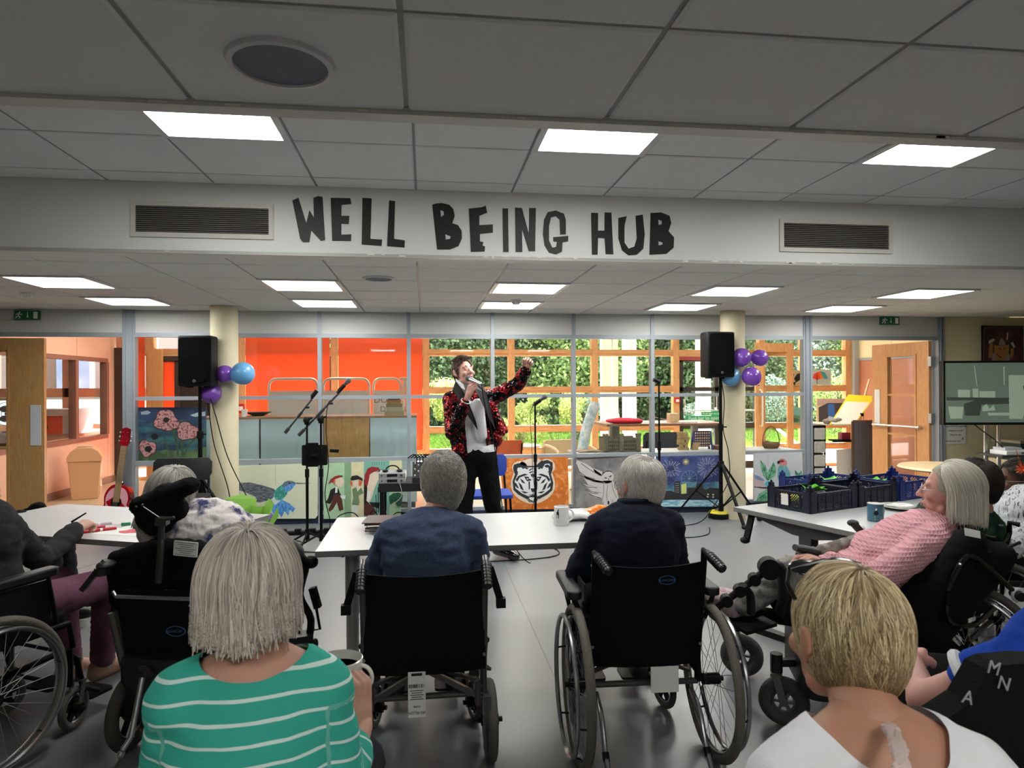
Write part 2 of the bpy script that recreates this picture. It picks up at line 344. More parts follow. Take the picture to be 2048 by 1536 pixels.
def detector(px, py, label):
 c = atz(px, py, ZL); r = E('smoke_detector', c, label, 'smoke detector')
 MB().lathe([(.052,0),(.052,-.012),(.045,-.016),(.0,-.016)], 20).build('base', mat('detector_white', (225,226,224), .4), r, smooth=True)
 h = MB().lathe([(.034,-.016),(.036,-.032),(.030,-.044),(0,-.047)], 20)
 for k in range(8): a = k*PI/4; h.box((.038*math.cos(a), .038*math.sin(a), -.026),(.005,.005,.02))
 h.build('sensor_head', MATS['detector_white'], r, smooth=True)
detector(57,586,'white smoke detector on the ceiling at the far left'); detector(1032,600,'white smoke detector beside the light panel above the singer')
part = E('glass_partition', (0,YW,0), None, None, kind='structure')
MUL = [(-3.07,.125),(-2.1,.04),(-1.13,.04),(-.175,.04),(.752,.04),(1.677,.04),(2.602,.04),(3.55,.04),(4.51,.11),(6.25,.09)]
for x, wd in MUL:
 mb = MB().span((x-wd/2,YW-.035,.0),(x+wd/2,YW+.05,ZL))
 if wd > .08: mb.span((x-wd/2+.02,YW-.05,0),(x-wd/2+.035,YW-.035,ZL)).span((x+wd/2-.035,YW-.05,0),(x+wd/2-.02,YW-.035,ZL))
 mb.build('mullion', ALU, part, world=True)
for i in range(len(MUL)-1):
 a, b = MUL[i][0]+MUL[i][1]/2, MUL[i+1][0]-MUL[i+1][1]/2
 MB().span((a,YW-.02,2.05),(b,YW+.02,ZL)).build('header_panel', HEAD, part, world=True)
 MB().span((a,YW-.03,2.005),(b,YW+.04,2.05)).build('header_rail', ALU, part, world=True)
 if i < 8:
  MB().span((a,YW-.03,1.34),(b,YW+.03,1.378)).build('transom', ALU, part, world=True)
  MB().span((a,YW-.05,.655),(b,YW+.05,.70)).build('sill', ALU, part, world=True)
  MB().span((a,YW-.012,1.378),(b,YW-.006,2.005)).build('pane', GLASS, part, world=True)
  MB().span((a,YW-.012,.70),(b,YW-.006,1.34)).build('pane', GLASS, part, world=True)
  MB().span((a,YW+.010,.13),(b,YW+.016,.655)).build('pane', GLASS, part, world=True)
  MB().span((a,YW-.03,.09),(b,YW+.04,.13)).build('bottom_rail', ALU, part, world=True)
  MB().span((a,YW-.04,0),(b,YW+.04,.09)).build('kick_board', DKB, part, world=True)
S('trim_4', MB().span((-8,YW-.02,2.05),(-3.13,YW+.02,ZL)), HEAD); S('trim_5', MB().span((-8,YW-.03,2.005),(-3.13,YW+.04,2.05)), ALU)
S('wall_right_of_doors', MB().span((6.295,YW-.03,0),(9,YW+.05,ZL)), CREAM)['kind'] = 'structure'
bpy.data.objects['wall_right_of_doors'].name = 'wall_far'
for x, lab in ((-2.01,'left'),(3.395,'right')):
 S('column_'+lab, MB().lathe([(.132,0),(.132,ZL-.001)], 40, Matrix.Translation((x,7.2,0))), COLM, smooth=True)
for x, z, lab in ((-4.04,2.222,'left'),(5.55,2.236,'right')):
 r = E('exit_sign', (x,YW-.04,z-.045), 'green and white fire exit sign over the %s-hand doorway' % lab, 'exit sign')
 MB().box((x,YW-.045,z),(.24,.03,.095)).build('sign_body', GREEN, r, world=True)
 p = MB(); y = YW-.0605
 p.box((x+.085,y,z),(.04,.002,.07)); p.bar((x+.01,y,z+.03),(x+.01,y,z-.02),.006,.002,up=(0,1,0)); p.bar((x+.0,y,z-.01),(x+.01,y,z-.026),.005,.002,up=(0,1,0)); p.bar((x+.02,y,z-.01),(x+.01,y,z-.026),.005,.002,up=(0,1,0))
 p.ell((x-.065,y,z+.028),(.008,.001,.008),8)
 for a, b in (((-.07,.018),(-.078,-.008)),((-.078,-.008),(-.06,-.02)),((-.06,-.02),(-.072,-.034)),((-.078,-.008),(-.095,-.018)),((-.095,-.018),(-.105,-.034)),((-.07,.016),(-.05,.004)),((-.05,.004),(-.04,.012)),((-.07,.016),(-.09,.012)),((-.09,.012),(-.1,.0))):
  p.bar((x+a[0],y,z+a[1]),(x+b[0],y,z+b[1]),.009,.0015,up=(0,1,0))
 p.build('pictogram', WHT, r, world=True)
def leaf(root, W, H, mA, glaze, rails, t=.045, plate=None):
 g0, g1, z0, z1 = glaze
 MB().span((0,-t/2,0.01),(g0,t/2,H)).span((g1,-t/2,.01),(W,t/2,H)).span((g0,-t/2,.01),(g1,t/2,z0)).span((g0,-t/2,z1),(g1,t/2,H)).build('door_leaf', mA, root)
 for a, b in zip([z0]+rails, rails+[z1]): MB().span((g0,-.004,a),(g1,.004,b)).build('pane', GLASS, root)
 bd = MB()
 for s in (-1,1):
  y0, y1 = (s*t/2, s*(t/2+.008)); bd.span((g0-.012,y0,z0-.012),(g0+.012,y1,z1+.012)).span((g1-.012,y0,z0-.012),(g1+.012,y1,z1+.012)).span((g0,y0,z0-.012),(g1,y1,z0+.012)).span((g0,y0,z1-.012),(g1,y1,z1+.012))
 for q in rails: bd.span((g0,-t/2,q-.012),(g1,t/2,q+.012))
 bd.build('glazing_bead', mA, root)
d1 = E('door_1', (-4.80,YW,0), 'closed oak door leaf with glazed panel and white push plate at the far left', None, kind='structure')
leaf(d1, .905, 1.99, OAK, (.15,.56,.2,1.86), [.86,1.36])
MB().span((.775,-.03,.885),(.875,-.022,1.30)).build('push_plate', mat('push_plate_grey', (196,200,206), .35), d1)
d2 = E('door_2', (6.17,YW+.06,0), 'oak door standing open into the hall with three glass panes and push bar', None, kind='structure', rz=math.radians(97))
leaf(d2, .92, 2.0, OAKR, (.2,.66,.28,1.84), [.82,1.33])
MB().span((.78,.0225,.93),(.87,.03,1.40)).build('push_plate', WHT, d2)
pb = MB().cyl((.1,.075,.93),(.86,.075,.93),.013); pb.cyl((.12,.022,.93),(.12,.08,.93),.028,.02).cyl((.84,.022,.93),(.84,.08,.93),.028,.02); pb.build('push_bar', CHR, d2, smooth=True)
for z in (.25,1.05,1.75): MB().box((-.01,.0,z),(.05,.052,.12)).build('hinge', STEEL, d2)
S('trim_6', MB().span((6.19,YW+.05,0),(6.29,YW+.12,2.05)).span((-3.15,YW+.05,0),(-3.1,YW+.12,2.05)), mat('door_post', (176,182,186), .4))
# ================================================================ THE HALL BEHIND THE GLASS
YH = 11.5
S('floor_hall', MB().span((-12,YW+.02,-.1),(9,YH+.1,0)), mat('hall_floor', (196,178,150), .28, var=.06, vs=2))
bpy.data.objects['floor_hall'].name = 'floor_2'
S('ceiling_hall', MB().span((-12,YW+.05,2.62),(9,YH+1.6,2.75)), WHITE); bpy.data.objects['ceiling_hall'].name = 'ceiling_2'
for k, x in enumerate((-3.6,-1.2,1.2,3.6,6.0)):
 r = E('hall_light', (x,9.6,2.6), 'long ceiling light in the hall behind the glass, above the '+['dark double door','left blind','singer','craft table','art corner'][k], 'ceiling light'); MB().box((0,0,0),(.3,1.5,.03)).build('diffuser', mat('hall_led', (255,250,240), .5, emit=PANEL_LIGHT*.9), r); MB().box((0,0,.012),(.34,1.54,.02)).build('frame', WHITE, r)
PEACH = mat('peach_wall', (238,192,166), .5, var=.03)
ww = E('window_wall', (0,YH,0), kind='structure')
posts = [-4.70,-4.33,-2.93,-1.47,.02,1.456,2.903,4.36,5.95,6.75,7.6]
for x in posts: MB().span((x-.055,YH-.06,0),(x+.055,YH+.06,2.62)).build('post', TIMB, ww, world=True)
TIMH = woodmat('orange_timber_rail', (206,146,92), (230,178,124), (.4,3,3), .5)
DKF = mat('dark_door_frame', (50,46,46), .45)
for i in range(len(posts)-1):
 a, b = posts[i]+.055, posts[i+1]-.055
 door = posts[i] in (4.36,-4.33)
 zs = [2.03] if door else ([.0,.36,.737,1.40,2.03] if posts[i] >= 0 else [.0,.4,2.03])
 for z in zs:
  MB().span((a,YH-.055,max(0,z-.055)),(b,YH+.055,z+.055)).build('rail', TIMH, ww, world=True)
  if z and not door: MB().span((a,YH-.075,z-.015),(b,YH-.055,z+.015)).build('rail_lip', TIMH, ww, world=True)
 zz = zs[:]+[2.62]
 for z0, z1 in zip(zz[:-1], zz[1:]):
  if z1-z0 > .1: MB().span((a,YH+.0,z0+.055),(b,YH+.006,z1-.05)).build('pane', GLASS, ww, world=True)
BL = mat('orange_blind', (246,122,72), .75, var=.04, vs=3, trans=.45)
for a, b, z0 in ((-2.86,-1.54,.45),(-1.40,-.04,.45),(-4.64,-4.39,.3)):
 r = E('roller_blind', ((a+b)/2, YH-.09, z0), 'orange roller blind over the %s' % ('window left of the timber post' if a < -2 and a > -4 else ('window right of the timber post, next to the garden view' if a > -2 else 'narrow window at the far left of the hall')), 'blind')
 MB().span((a,YH-.092,z0),(b,YH-.089,2.5)).build('fabric', BL, r, world=True)
 MB().cyl((a,YH-.09,z0),(b,YH-.09,z0),.014).build('bottom_bar', ORANGE, r, world=True); MB().cyl((a,YH-.09,2.5),(b,YH-.09,2.5),.03).build('roller', ORANGE, r, world=True)
dd = E('door_3', (-3.7,YH,0), 'dark brown double door with orange glazing at the left of the hall', kind='structure')
f = MB().span((-4.93,YH-.08,0),(-4.66,YH-.05,2.1)).span((-4.27,YH-.05,0),(-4.14,YH+.03,1.97)).span((-3.08,YH-.05,0),(-2.99,YH+.03,1.97)).span((-4.14,YH-.05,1.88),(-3.08,YH+.03,1.97)).span((-3.96,YH-.05,0),(-3.88,YH+.03,1.9))
f.span((-4.14,YH-.05,0),(-3.08,YH+.03,.25)); f.build('frame', mat('brown_door', (64,50,44), .5), dd, world=True)
MB().span((-4.14,YH-.02,.25),(-3.96,YH-.01,1.88)).build('pane', BL, dd, world=True); MB().span((-3.88,YH-.02,.25),(-3.08,YH-.01,1.88)).build('pane', mat('dark_pane', (52,46,48), .2), dd, world=True)
dl = E('door_4', (-4.28,11.25,0), 'oak door leaf standing ajar before the dark doors at the left of the hall', kind='structure', rz=math.radians(-14))
MB().span((0,-.022,.01),(.24,.022,2.06)).build('door_leaf', OAKR, dl); MB().cyl((.2,-.06,1.0),(.2,-.06,1.15),.012).build('handle', CHR, dl)
gd = E('door_5', (4.9,YH,0), 'black framed glass fire door with green push bar notices', kind='structure')
f = MB()
for a, b in ((4.42,5.14),(5.18,5.88)):
 f.span((a,YH-.04,0),(a+.07,YH+.03,1.96)).span((b-.07,YH-.04,0),(b,YH+.03,1.96)).span((a,YH-.04,0),(b,YH+.03,.12)).span((a,YH-.04,1.88),(b,YH+.03,1.96)).span((a,YH-.04,1.36),(b,YH+.03,1.43)).span((a,YH-.035,.70),(b,YH+.03,.80))
f.build('frame', DKF, gd, world=True)
for a, b in ((4.49,5.07),(5.25,5.81)): MB().span((a,YH,.12),(b,YH+.006,1.88)).build('pane', GLASS, gd, world=True)
hb = MB().cyl((4.47,YH-.1,1.02),(5.1,YH-.1,1.02),.014).cyl((5.2,YH-.1,1.02),(5.85,YH-.1,1.02),.014)
for x in (4.5,5.08,5.22,5.84): hb.cyl((x,YH-.1,1.02),(x,YH-.04,1.06),.02); hb.cyl((x,YH-.1,1.02),(x,YH-.1,1.3),.008)
hb.build('push_bar', mat('white_bar', (214,216,218), .3), gd, world=True)
MB().span((4.42,YH-.07,1.90),(5.9,YH-.04,1.97)).build('red_strip', mat('faded_red', (170,70,64), .5), gd, world=True)
def text(s, size, loc, m, parent=None, rot=(PI/2,0,0), name='lettering', ext=.0006, align='CENTER', label=None):
 c = bpy.data.curves.new(name, 'FONT'); c.body = s; c.size = size; c.extrude = ext; c.align_x = align; c.align_y = 'CENTER'; c.resolution_u = 3; c.materials.append(m)
 o = bpy.data.objects.new(name, c); COL.objects.link(o); o.parent = parent
 Wm = Matrix.Translation(loc) @ Euler(rot).to_matrix().to_4x4()
 if parent is not None: Wm = MW[parent.name].inverted() @ Wm
 o.matrix_basis = Wm; MW[o.name] = Matrix.Translation(loc)
 bpy.context.view_layer.update(); me = bpy.data.meshes.new_from_object(o.evaluated_get(bpy.context.evaluated_depsgraph_get())); q = bpy.data.objects.new(name, me); mbx = o.matrix_basis.copy(); bpy.data.objects.remove(o); COL.objects.link(q); q.parent = parent; q.matrix_basis = mbx; MW[q.name] = Matrix.Translation(loc); q['kind'] = 'stuff'
 return q
NG = mat('notice_green', (18,170,110), .5)
for x0, x1, z0, z1, t in ((4.5,5.16,.845,.93,'Push bar to open'),(4.78,5.2,.935,1.0,'Push bar to open')):
 r = E('door_notice', ((x0+x1)/2, YH-.13, z0), 'green push bar to open notice on the fire door, %s of two' % ('lower' if z0 < .9 else 'upper'), 'notice')
 MB().span((x0,YH-.135,z0),(x1,YH-.13,z1)).build('board', NG, r, world=True); text(t, (x1-x0)*.125, ((x0+x1)/2, YH-.137, (z0+z1)/2), WHT, r)
al = E('fire_alarm_point', (4.36,YH-.06,1.2), 'small red fire alarm call point on the timber post', 'alarm')
MB().span((4.32,YH-.1,1.16),(4.41,YH-.06,1.25)).build('box', RED, al, world=True); MB().span((4.335,YH-.102,1.175),(4.395,YH-.1,1.22)).build('label_plate', WHT, al, world=True)
al = E('fire_alarm_point', (-2.93,YH-.06,1.1), 'small red fire alarm call point left of the reception counter', 'alarm')
MB().span((-2.98,YH-.1,1.05),(-2.88,YH-.06,1.2)).build('box', RED, al, world=True); MB().span((-2.965,YH-.102,1.09),(-2.9,YH-.1,1.16)).build('label_plate', WHT, al, world=True)
d6 = E('door_6', (6.5,YH-.1,0), 'timber framed glass door with a long white D handle', kind='structure', rz=math.radians(189))
f = MB().span((0,-.02,0),(.12,.02,2.2)).span((.62,-.02,0),(.78,.02,2.2)).span((.12,-.02,0),(.62,.02,.2)).span((.12,-.02,2.05),(.62,.02,2.2)); f.build('frame', TIMB, d6)
MB().span((.12,-.003,.2),(.62,.003,2.05)).build('pane', GLASS, d6)
MB().tube(bez([(.7,.02,.75),(.7,.09,.80),(.7,.09,1.3),(.7,.02,1.38)],6),.014).build('handle', mat('white_handle', (225,226,226), .3), d6, smooth=True)
lw = E('wall_hall_left', (-4.85,9.5,0), kind='structure'); lw.name = 'wall_left_hall'; MW[lw.name] = MW['wall_hall_left']
X = -4.85
for a, b in ((YW+.05,8.4),(8.4,9.35),(9.35,10.27),(10.27,11.2),(11.2,YH)):
 if a < 8.4 or b > 11.3: MB().span((X-.08,a+.004,0),(X,b-.004,2.62)).build('wall_panel', PEACH, lw, world=True); continue
 MB().span((X-.08,a+.004,0),(X,b-.004,.70)).build('wall_panel', PEACH, lw, world=True); MB().span((X-.08,a+.004,1.9),(X,b-.004,2.62)).build('wall_panel', PEACH, lw, world=True)
 WF = mat('office_frame', (150,104,88), .5)
 MB().span((X-.09,a,.70),(X+.01,b,.76)).span((X-.09,a,1.86),(X+.01,b,1.92)).span((X-.09,b-.05,.76),(X+.01,b+.03,1.86)).build('window_frame', WF, lw, world=True)
 MB().span((X-.04,a,.76),(X-.034,b-.05,1.86)).build('pane', GLASS, lw, world=True)
MB().span((X,YW+.1,0),(X+.015,YH,.1)).build('skirting', mat('brown_skirting', (150,112,96), .5), lw, world=True)
ow = E('wall_office', (-8,13.4,0), kind='structure'); ow.name = 'wall_outer_office'; MW[ow.name] = MW['wall_office']
YO = 13.4
MB().span((-12,YO,0),(X-.1,YO+.1,.8)).build('lower_wall', PEACH, ow, world=True); MB().span((-12,YO,2.15),(X-.1,YO+.1,2.62)).build('upper_wall', WF, ow, world=True)
for x in (-8.9,-7.72,-6.5,-5.4): MB().span((x-.07,YO-.02,.8),(x+.07,YO+.08,2.15)).build('window_post', WF, ow, world=True)
MB().span((-12,YO-.02,1.30),(X-.1,YO+.08,1.46)).build('window_rail', WF, ow, world=True); MB().span((-12,YO+.02,.8),(X-.1,YO+.03,1.3)).build('frosted_pane', FROST, ow, world=True); MB().span((-12,YO+.02,1.46),(X-.1,YO+.026,2.15)).build('pane', GLASS, ow, world=True)
S('floor_3', MB().span((-12,YH+.1,-.1),(X+.05,YO+.1,0)), MATS['hall_floor']); S('wall_office_left', MB().span((-12.1,YW,0),(-12,YO,2.62)), PEACH); bpy.data.objects['wall_office_left'].name='wall_office'
S('ceiling_3', MB().span((-12,YH,2.62),(X,YO+.2,2.75)), WHITE)
S('wall_office_front', MB().span((-12,YW-.02,0),(-8,YW+.02,2.62)), PEACH)
tag(E('office_desk', (-5.75,10.6,0), 'brown office desk seen through the office window', 'desk'))
od = bpy.data.objects['office_desk']; MB().span((-6.5,9.3,.74),(-5.15,12.3,.78)).build('desktop', mat('desk_brown', (120,84,66), .5), od, world=True)
for x, y in ((-6.4,9.4),(-5.2,9.4),(-6.4,12.2),(-5.2,12.2)): MB().span((x-.03,y-.03,0),(x+.03,y+.03,.74)).build('leg', DGREY, od, world=True)
pr = E('red_cabinet', (-5.75,11.3,.78), 'red and grey box-shaped machine on the office desk', 'printer'); MB().span((-6.1,11.0,.78),(-5.4,11.5,1.05)).build('body', mat('machine_red', (235,50,52), .5), pr, world=True)
MB().span((-6.12,10.98,1.05),(-5.2,11.55,1.15)).build('lid', mat('pinkish_grey', (196,178,176), .5), pr, world=True); MB().span((-5.4,11.0,.78),(-5.2,11.5,1.05)).build('side', MATS['pinkish_grey'], pr, world=True)
MB().span((-6.0,10.985,.86),(-5.6,11.0,.9)).build('slot', DGREY, pr, world=True)
fn = E('desk_fan', (-6.5,11.6,.78), 'white desk fan with round wire guard in the office', 'fan')
FW = mat('fan_grey', (120,124,136), .4); g = MB(); c = V((-6.45,11.5,1.07))
for r_ in (.18,.13,.07): g.ring(c, (.3,-1,0), r_, .005, 28, 5)
for k in range(12):
 x_, y_, z_ = frame_from((.3,-1,0)); a = k*PI/6; g.cyl(c, c+x_*.18*math.cos(a)+y_*.18*math.sin(a), .002, n=4)
g.build('guard', FW, fn, world=True); b = MB()
for k in range(3):
 a = k*2*PI/3; d = x_*math.cos(a)+y_*math.sin(a); b.ell(c+d*.085+V((0,.02,0)), (.07,.01,.05), 10, )
b.ell(c, (.03,.04,.03), 10).build('blades', FW, fn, world=True); MB().cyl(c+V((0,.03,-.02)), (c.x,c.y+.03,.8), .012).lathe([(.1,.0),(.09,.02),(.02,.03)],16,Matrix.Translation((c.x,c.y+.03,.78))).build('stand', FW, fn, world=True)
rw = E('wall_hall_right', (7.75,10,0), kind='structure'); rw.name='wall_right_hall'; MW[rw.name] = MW['wall_hall_right']; X = 7.75
BRICKB = mat('brown_board', (176,112,84), .6, var=.06, vs=2, stretch=(1,1,6))
for a, b in ((YW+.05,8.7),(8.7,9.6),(9.6,10.5),(10.5,11.40)): MB().span((X,a+.004,1.92),(X+.1,b-.004,2.62)).build('upper_panel', CREAM, rw, world=True); MB().span((X,a+.004,0),(X+.1,b-.004,1.9)).build('lower_panel', BRICKB, rw, world=True)
MB().span((X-.02,YW+.05,1.89),(X,11.4,1.93)).build('rail', ALU, rw, world=True)
MB().span((7.66,11.36,0),(7.78,11.48,2.62)).build('corner_post', mat('door_post', (176,182,186)), rw, world=True)
nt_ = E('gallery_notice', (7.74,10.68,1.5), 'white paper gallery notice on the brown wall beyond the right doorway', 'notice'); MB().span((7.742,10.51,1.53),(7.748,10.84,1.78)).build('sheet', PAPER, nt_, world=True)
text("Paul's", .085, (7.738,10.675,1.70), mat('pencil_grey', (110,108,110), .7), nt_, rot=(PI/2,0,-PI/2)); text('Gallery', .085, (7.738,10.675,1.595), MATS['pencil_grey'], nt_, rot=(PI/2,0,-PI/2))
# ================================================================ OUTSIDE
S('terrace', MB().span((-14,YH+.1,-.12),(16,15.2,-.04)), mat('paving', (205,200,192), .8, var=.08, vs=3)); bpy.data.objects['terrace'].name = 'trim_terrace'
S('lawn_ground', MB().span((-40,15.2,-.15),(50,45,-.05)), mat('lawn_soil', (92,128,44), .9, var=.15, vs=4)); bpy.data.objects['lawn_ground'].name = 'ground'
def quads(P, D1, D2, name, mats, parent=None, kind=None):
 N = len(P); v = np.empty((N,4,3)); v[:,0] = P-D1; v[:,1] = P+D2*.6; v[:,2] = P+D1; v[:,3] = P-D2*.6
 me = bpy.data.meshes.new(name); me.vertices.add(N*4); me.vertices.foreach_set('co', v.reshape(-1)); me.loops.add(N*4); me.loops.foreach_set('vertex_index', np.arange(N*4))
 me.polygons.add(N); me.polygons.foreach_set('loop_start', np.arange(0,N*4,4)); me.materials.append(mats); me.update(calc_edges=True); me.validate()
 return link(me, name, parent, kind=kind)
def leafmat(name, c1, c2):
 m = bpy.data.materials.new(name); m.use_nodes = True; n = m.node_tree.nodes; L = m.node_tree.links; b = n['Principled BSDF']; b.inputs['Roughness'].default_value = .55
 g = n.new('ShaderNodeNewGeometry'); rp = n.new('ShaderNodeValToRGB'); rp.color_ramp.elements[0].color = lin(c1); rp.color_ramp.elements[1].color = lin(c2); L.new(g.outputs['Random Per Island'], rp.inputs[0]); L.new(rp.outputs[0], b.inputs['Base Color'])
 t = n.new('ShaderNodeBsdfTranslucent'); L.new(rp.outputs[0], t.inputs[0]); ms = n.new('ShaderNodeMixShader'); ms.inputs[0].default_value = .45; L.new(b.outputs[0], ms.inputs[1]); L.new(t.outputs[0], ms.inputs[2]); L.new(ms.outputs[0], n['Material Output'].inputs[0]); return m
LG = [leafmat('leaf_dark', (44,60,34), (122,140,88)), leafmat('leaf_mid', (70,94,42), (160,176,98)), leafmat('leaf_blue', (100,118,98), (190,200,174)), leafmat('leaf_yellow', (140,160,80), (226,224,140))]
BARK = mat('bark', (74,58,44), .9, bump=.4, bs=30)
def bush(name, x, y, w, h, z0, n, lm, label, cat, leaf=.07, trunk=True, group=None, flat=.55):
 r = E(name, (x,y,-.05), label, cat, group)
 nb = max(5, int(w*h*2.6)); C_ = []
 for k in range(nb): C_.append((x+rng.uniform(-.42,.42)*w, y+rng.uniform(-.4,.4)*w*flat, z0+rng.uniform(.12,.92)*(h-z0), rng.uniform(.16,.30)*min(w,h)))
 C_ = np.array(C_); idx = rng.integers(0, nb, n); u = rng.normal(size=(n,3)); u /= np.linalg.norm(u,axis=1)[:,None]
 P = C_[idx,:3]+u*(C_[idx,3]*rng.uniform(.65,1.05,n))[:,None]*np.array([1,.8,1]); P[:,2] = np.maximum(P[:,2], z0)
 d = u+rng.normal(size=(n,3))*.8; d /= np.linalg.norm(d,axis=1)[:,None]; a = np.cross(d, rng.normal(size=(n,3))); a /= np.linalg.norm(a,axis=1)[:,None]; b = np.cross(d,a); s = leaf*rng.uniform(.6,1.3,n)[:,None]
 inv = np.array([x,y,-.05]); quads(P-inv, a*s, b*s, 'foliage', lm, r, kind='stuff')
 if trunk:
  mb = MB(); mb.tube([(x,y,-.05),(x+.05,y,h*.4),(x,y,h*.8)], [.07*w/2,.05*w/2,.02])
  for k in range(5): q = C_[k]; mb.tube([(x,y,h*(.2+.1*k)), tuple(q[:3])], [.03*w/2,.01], 6)
  mb.build('trunk', BARK, r, world=True)
 return r
for k, (x, lm, dn) in enumerate([(-1.5,0,'dark'),(1.2,0,'dark'),(3.6,1,'lighter green'),(6.0,0,'dark'),(8.6,0,'dark'),(11.2,2,'silvery'),(13.8,1,'lighter green')]):
 bush('garden_tree', x+1.2, 20.5+(k%2)*1.0, 3.3, 5.2, .1, 20000, LG[lm], '%s leafy tree in the garden hedge line, %s from the left behind the windows' % (dn, ['first','second','third','fourth','fifth','sixth','seventh'][k]), 'tree', leaf=.065, flat=.3)
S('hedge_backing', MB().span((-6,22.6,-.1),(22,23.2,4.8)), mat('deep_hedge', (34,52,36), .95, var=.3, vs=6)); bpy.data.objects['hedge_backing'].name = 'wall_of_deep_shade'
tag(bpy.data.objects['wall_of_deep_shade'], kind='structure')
for k, (x, y, w_, h_, lm) in enumerate([(.6,17.2,1.6,1.5,3),(2.2,17.6,1.4,1.1,3),(3.4,17.3,1.5,1.3,3),(4.6,17.6,1.2,1.0,2),(7.6,17.8,1.3,1.2,2),(9.6,17.6,1.6,1.5,2),(10.8,16.5,1.8,1.9,1)]):
 bush('shrub', x, y, w_, h_, .05, 5200, LG[lm], ['yellow flowering shrub nearest the orange blinds','small yellow shrub behind the singer','yellow shrub left of the white garden columns','low grey-green shrub beside the yellow shrub','low grey-green shrub behind the fire door','grey-green shrub beyond the timber door','tall bright green shrub seen past the right doorway'][k], 'shrub', leaf=.035, trunk=False)
for k, (x, y) in enumerate([(.55,13.3),(1.75,13.5),(2.6,13.2),(6.9,13.4)]):
 r = E('bare_twig_plant', (x,y,-.04), 'leafless twiggy plant in the paving, '+['nearest the blinds','behind the singer','right of the microphone','by the right doorway'][k], 'plant'); mb = MB()
 for q in range(12): a = rng.uniform(0,2*PI); h_ = rng.uniform(.35,.62); mb.tube([(x,y,-.04),(x+.1*math.cos(a),y+.1*math.sin(a),h_*.5),(x+.26*math.cos(a),y+.26*math.sin(a),h_)], [.008,.006,.003], 5)
 mb.build('twigs', BARK, r, world=True)
n = 26000; P = np.stack([rng.uniform(-2,14,n), rng.uniform(15.2,22,n), np.full(n,-.03)],1); a = np.stack([rng.normal(size=n)*.02, rng.normal(size=n)*.02, np.full(n,.06)],1); b = np.stack([rng.normal(size=n)*.03, rng.normal(size=n)*.03, np.zeros(n)],1)
o = quads(P, a, b, 'lawn_grass', leafmat('grass_leaf', (110,150,40), (176,206,84)), kind='stuff'); tag(o, 'sunlit short grass of the garden lawn', 'grass', kind='stuff')
EXW = mat('outside_white', (226,222,214), .6)
for x, w_, lab in ((4.02,.28,'round white garden column between the timber posts'),(5.55,.30,'round white garden column behind the fire door')):
 o = MB().lathe([(w_/2,-.05),(w_/2,2.9)], 28, Matrix.Translation((x,13.1,0))).build('garden_column', EXW, smooth=True); tag(o, lab, 'column')
o = MB().span((3.36,12.7,-.05),(3.54,12.85,2.9)).span((3.58,12.7,-.05),(3.68,12.85,2.9)).build('downpipe_post', EXW); tag(o, 'square white post and downpipe left of the round garden column', 'post')
S('canopy', MB().span((-2,YH+.1,2.75),(16,13.6,2.9)), WHITE); bpy.data.objects['canopy'].name = 'ceiling_canopy'
bn = E('garden_bench', (7.3,12.7,-.04), 'white slatted garden table outside the right-hand window', 'garden table')
for k in range(5): MB().span((6.8,12.5+k*.11,.62),(7.9,12.59+k*.11,.65)).build('slat', EXW, bn, world=True)
MB().bar((6.9,12.7,-.04),(7.8,12.7,.62),.05,.05).bar((7.8,12.75,-.04),(6.9,12.75,.62),.05,.05).build('crossed_legs', EXW, bn, world=True)
hs = E('brick_house', (-9.5,20,0), 'brick house with white windows seen through the office window', 'house')
MB().span((-17,20,-.05),(-4.9,24,7)).build('brick_wall', mat('brick_wall_far', (146,118,106), .9, var=.12, vs=9), hs, world=True)
for x, z in ((-9.6,1.9),(-10.2,3.9),(-8.2,3.9),(-12.5,1.9)):
 MB().span((x-.62,19.9,z-.6),(x+.62,20,z+.6)).build('window_frame', WHT, hs, world=True);
 for s in (-1,1): MB().span((x+s*.3-.22,19.88,z-.48),(x+s*.3+.22,19.9,z+.48)).build('pane', mat('house_pane', (120,130,150), .1), hs, world=True)
bush('garden_tree', -4.4, 18.5, 3.2, 5.4, .1, 16000, LG[1], 'pale leafy tree beyond the dark double door at the left', 'tree', leaf=.07, flat=.3)
bush('street_tree', -11.6, 17.2, 3.0, 4.6, 1.2, 9000, LG[1], 'pale green leafy tree before the brick house', 'tree', leaf=.07)
r = E('palm', (-8.6,17,-.05), 'spiky grey palm before the brick house', 'palm'); mb = MB()
for k in range(90):
 a = rng.uniform(0,2*PI); e = rng.uniform(-.9,1.2); d = V((math.cos(a)*math.cos(e), math.sin(a)*math.cos(e), math.sin(e))); p0 = V((-8.6,17,3.1)); mb.tube([p0, p0+d*.5, p0+d*.95+V((0,0,-.18))], [.03,.035,.004], 3)
mb.build('fronds', mat('palm_grey', (98,112,96), .7), r, world=True); MB().cyl((-8.6,17,-.05),(-8.6,17,3.1),.13,.1).build('trunk', BARK, r, world=True)
S('ground_left', MB().span((-40,YO+.1,-.15),(-4.9,20,-.05)), mat('paving', (205,200,192), .8)); bpy.data.objects['ground_left'].name='ground_2'
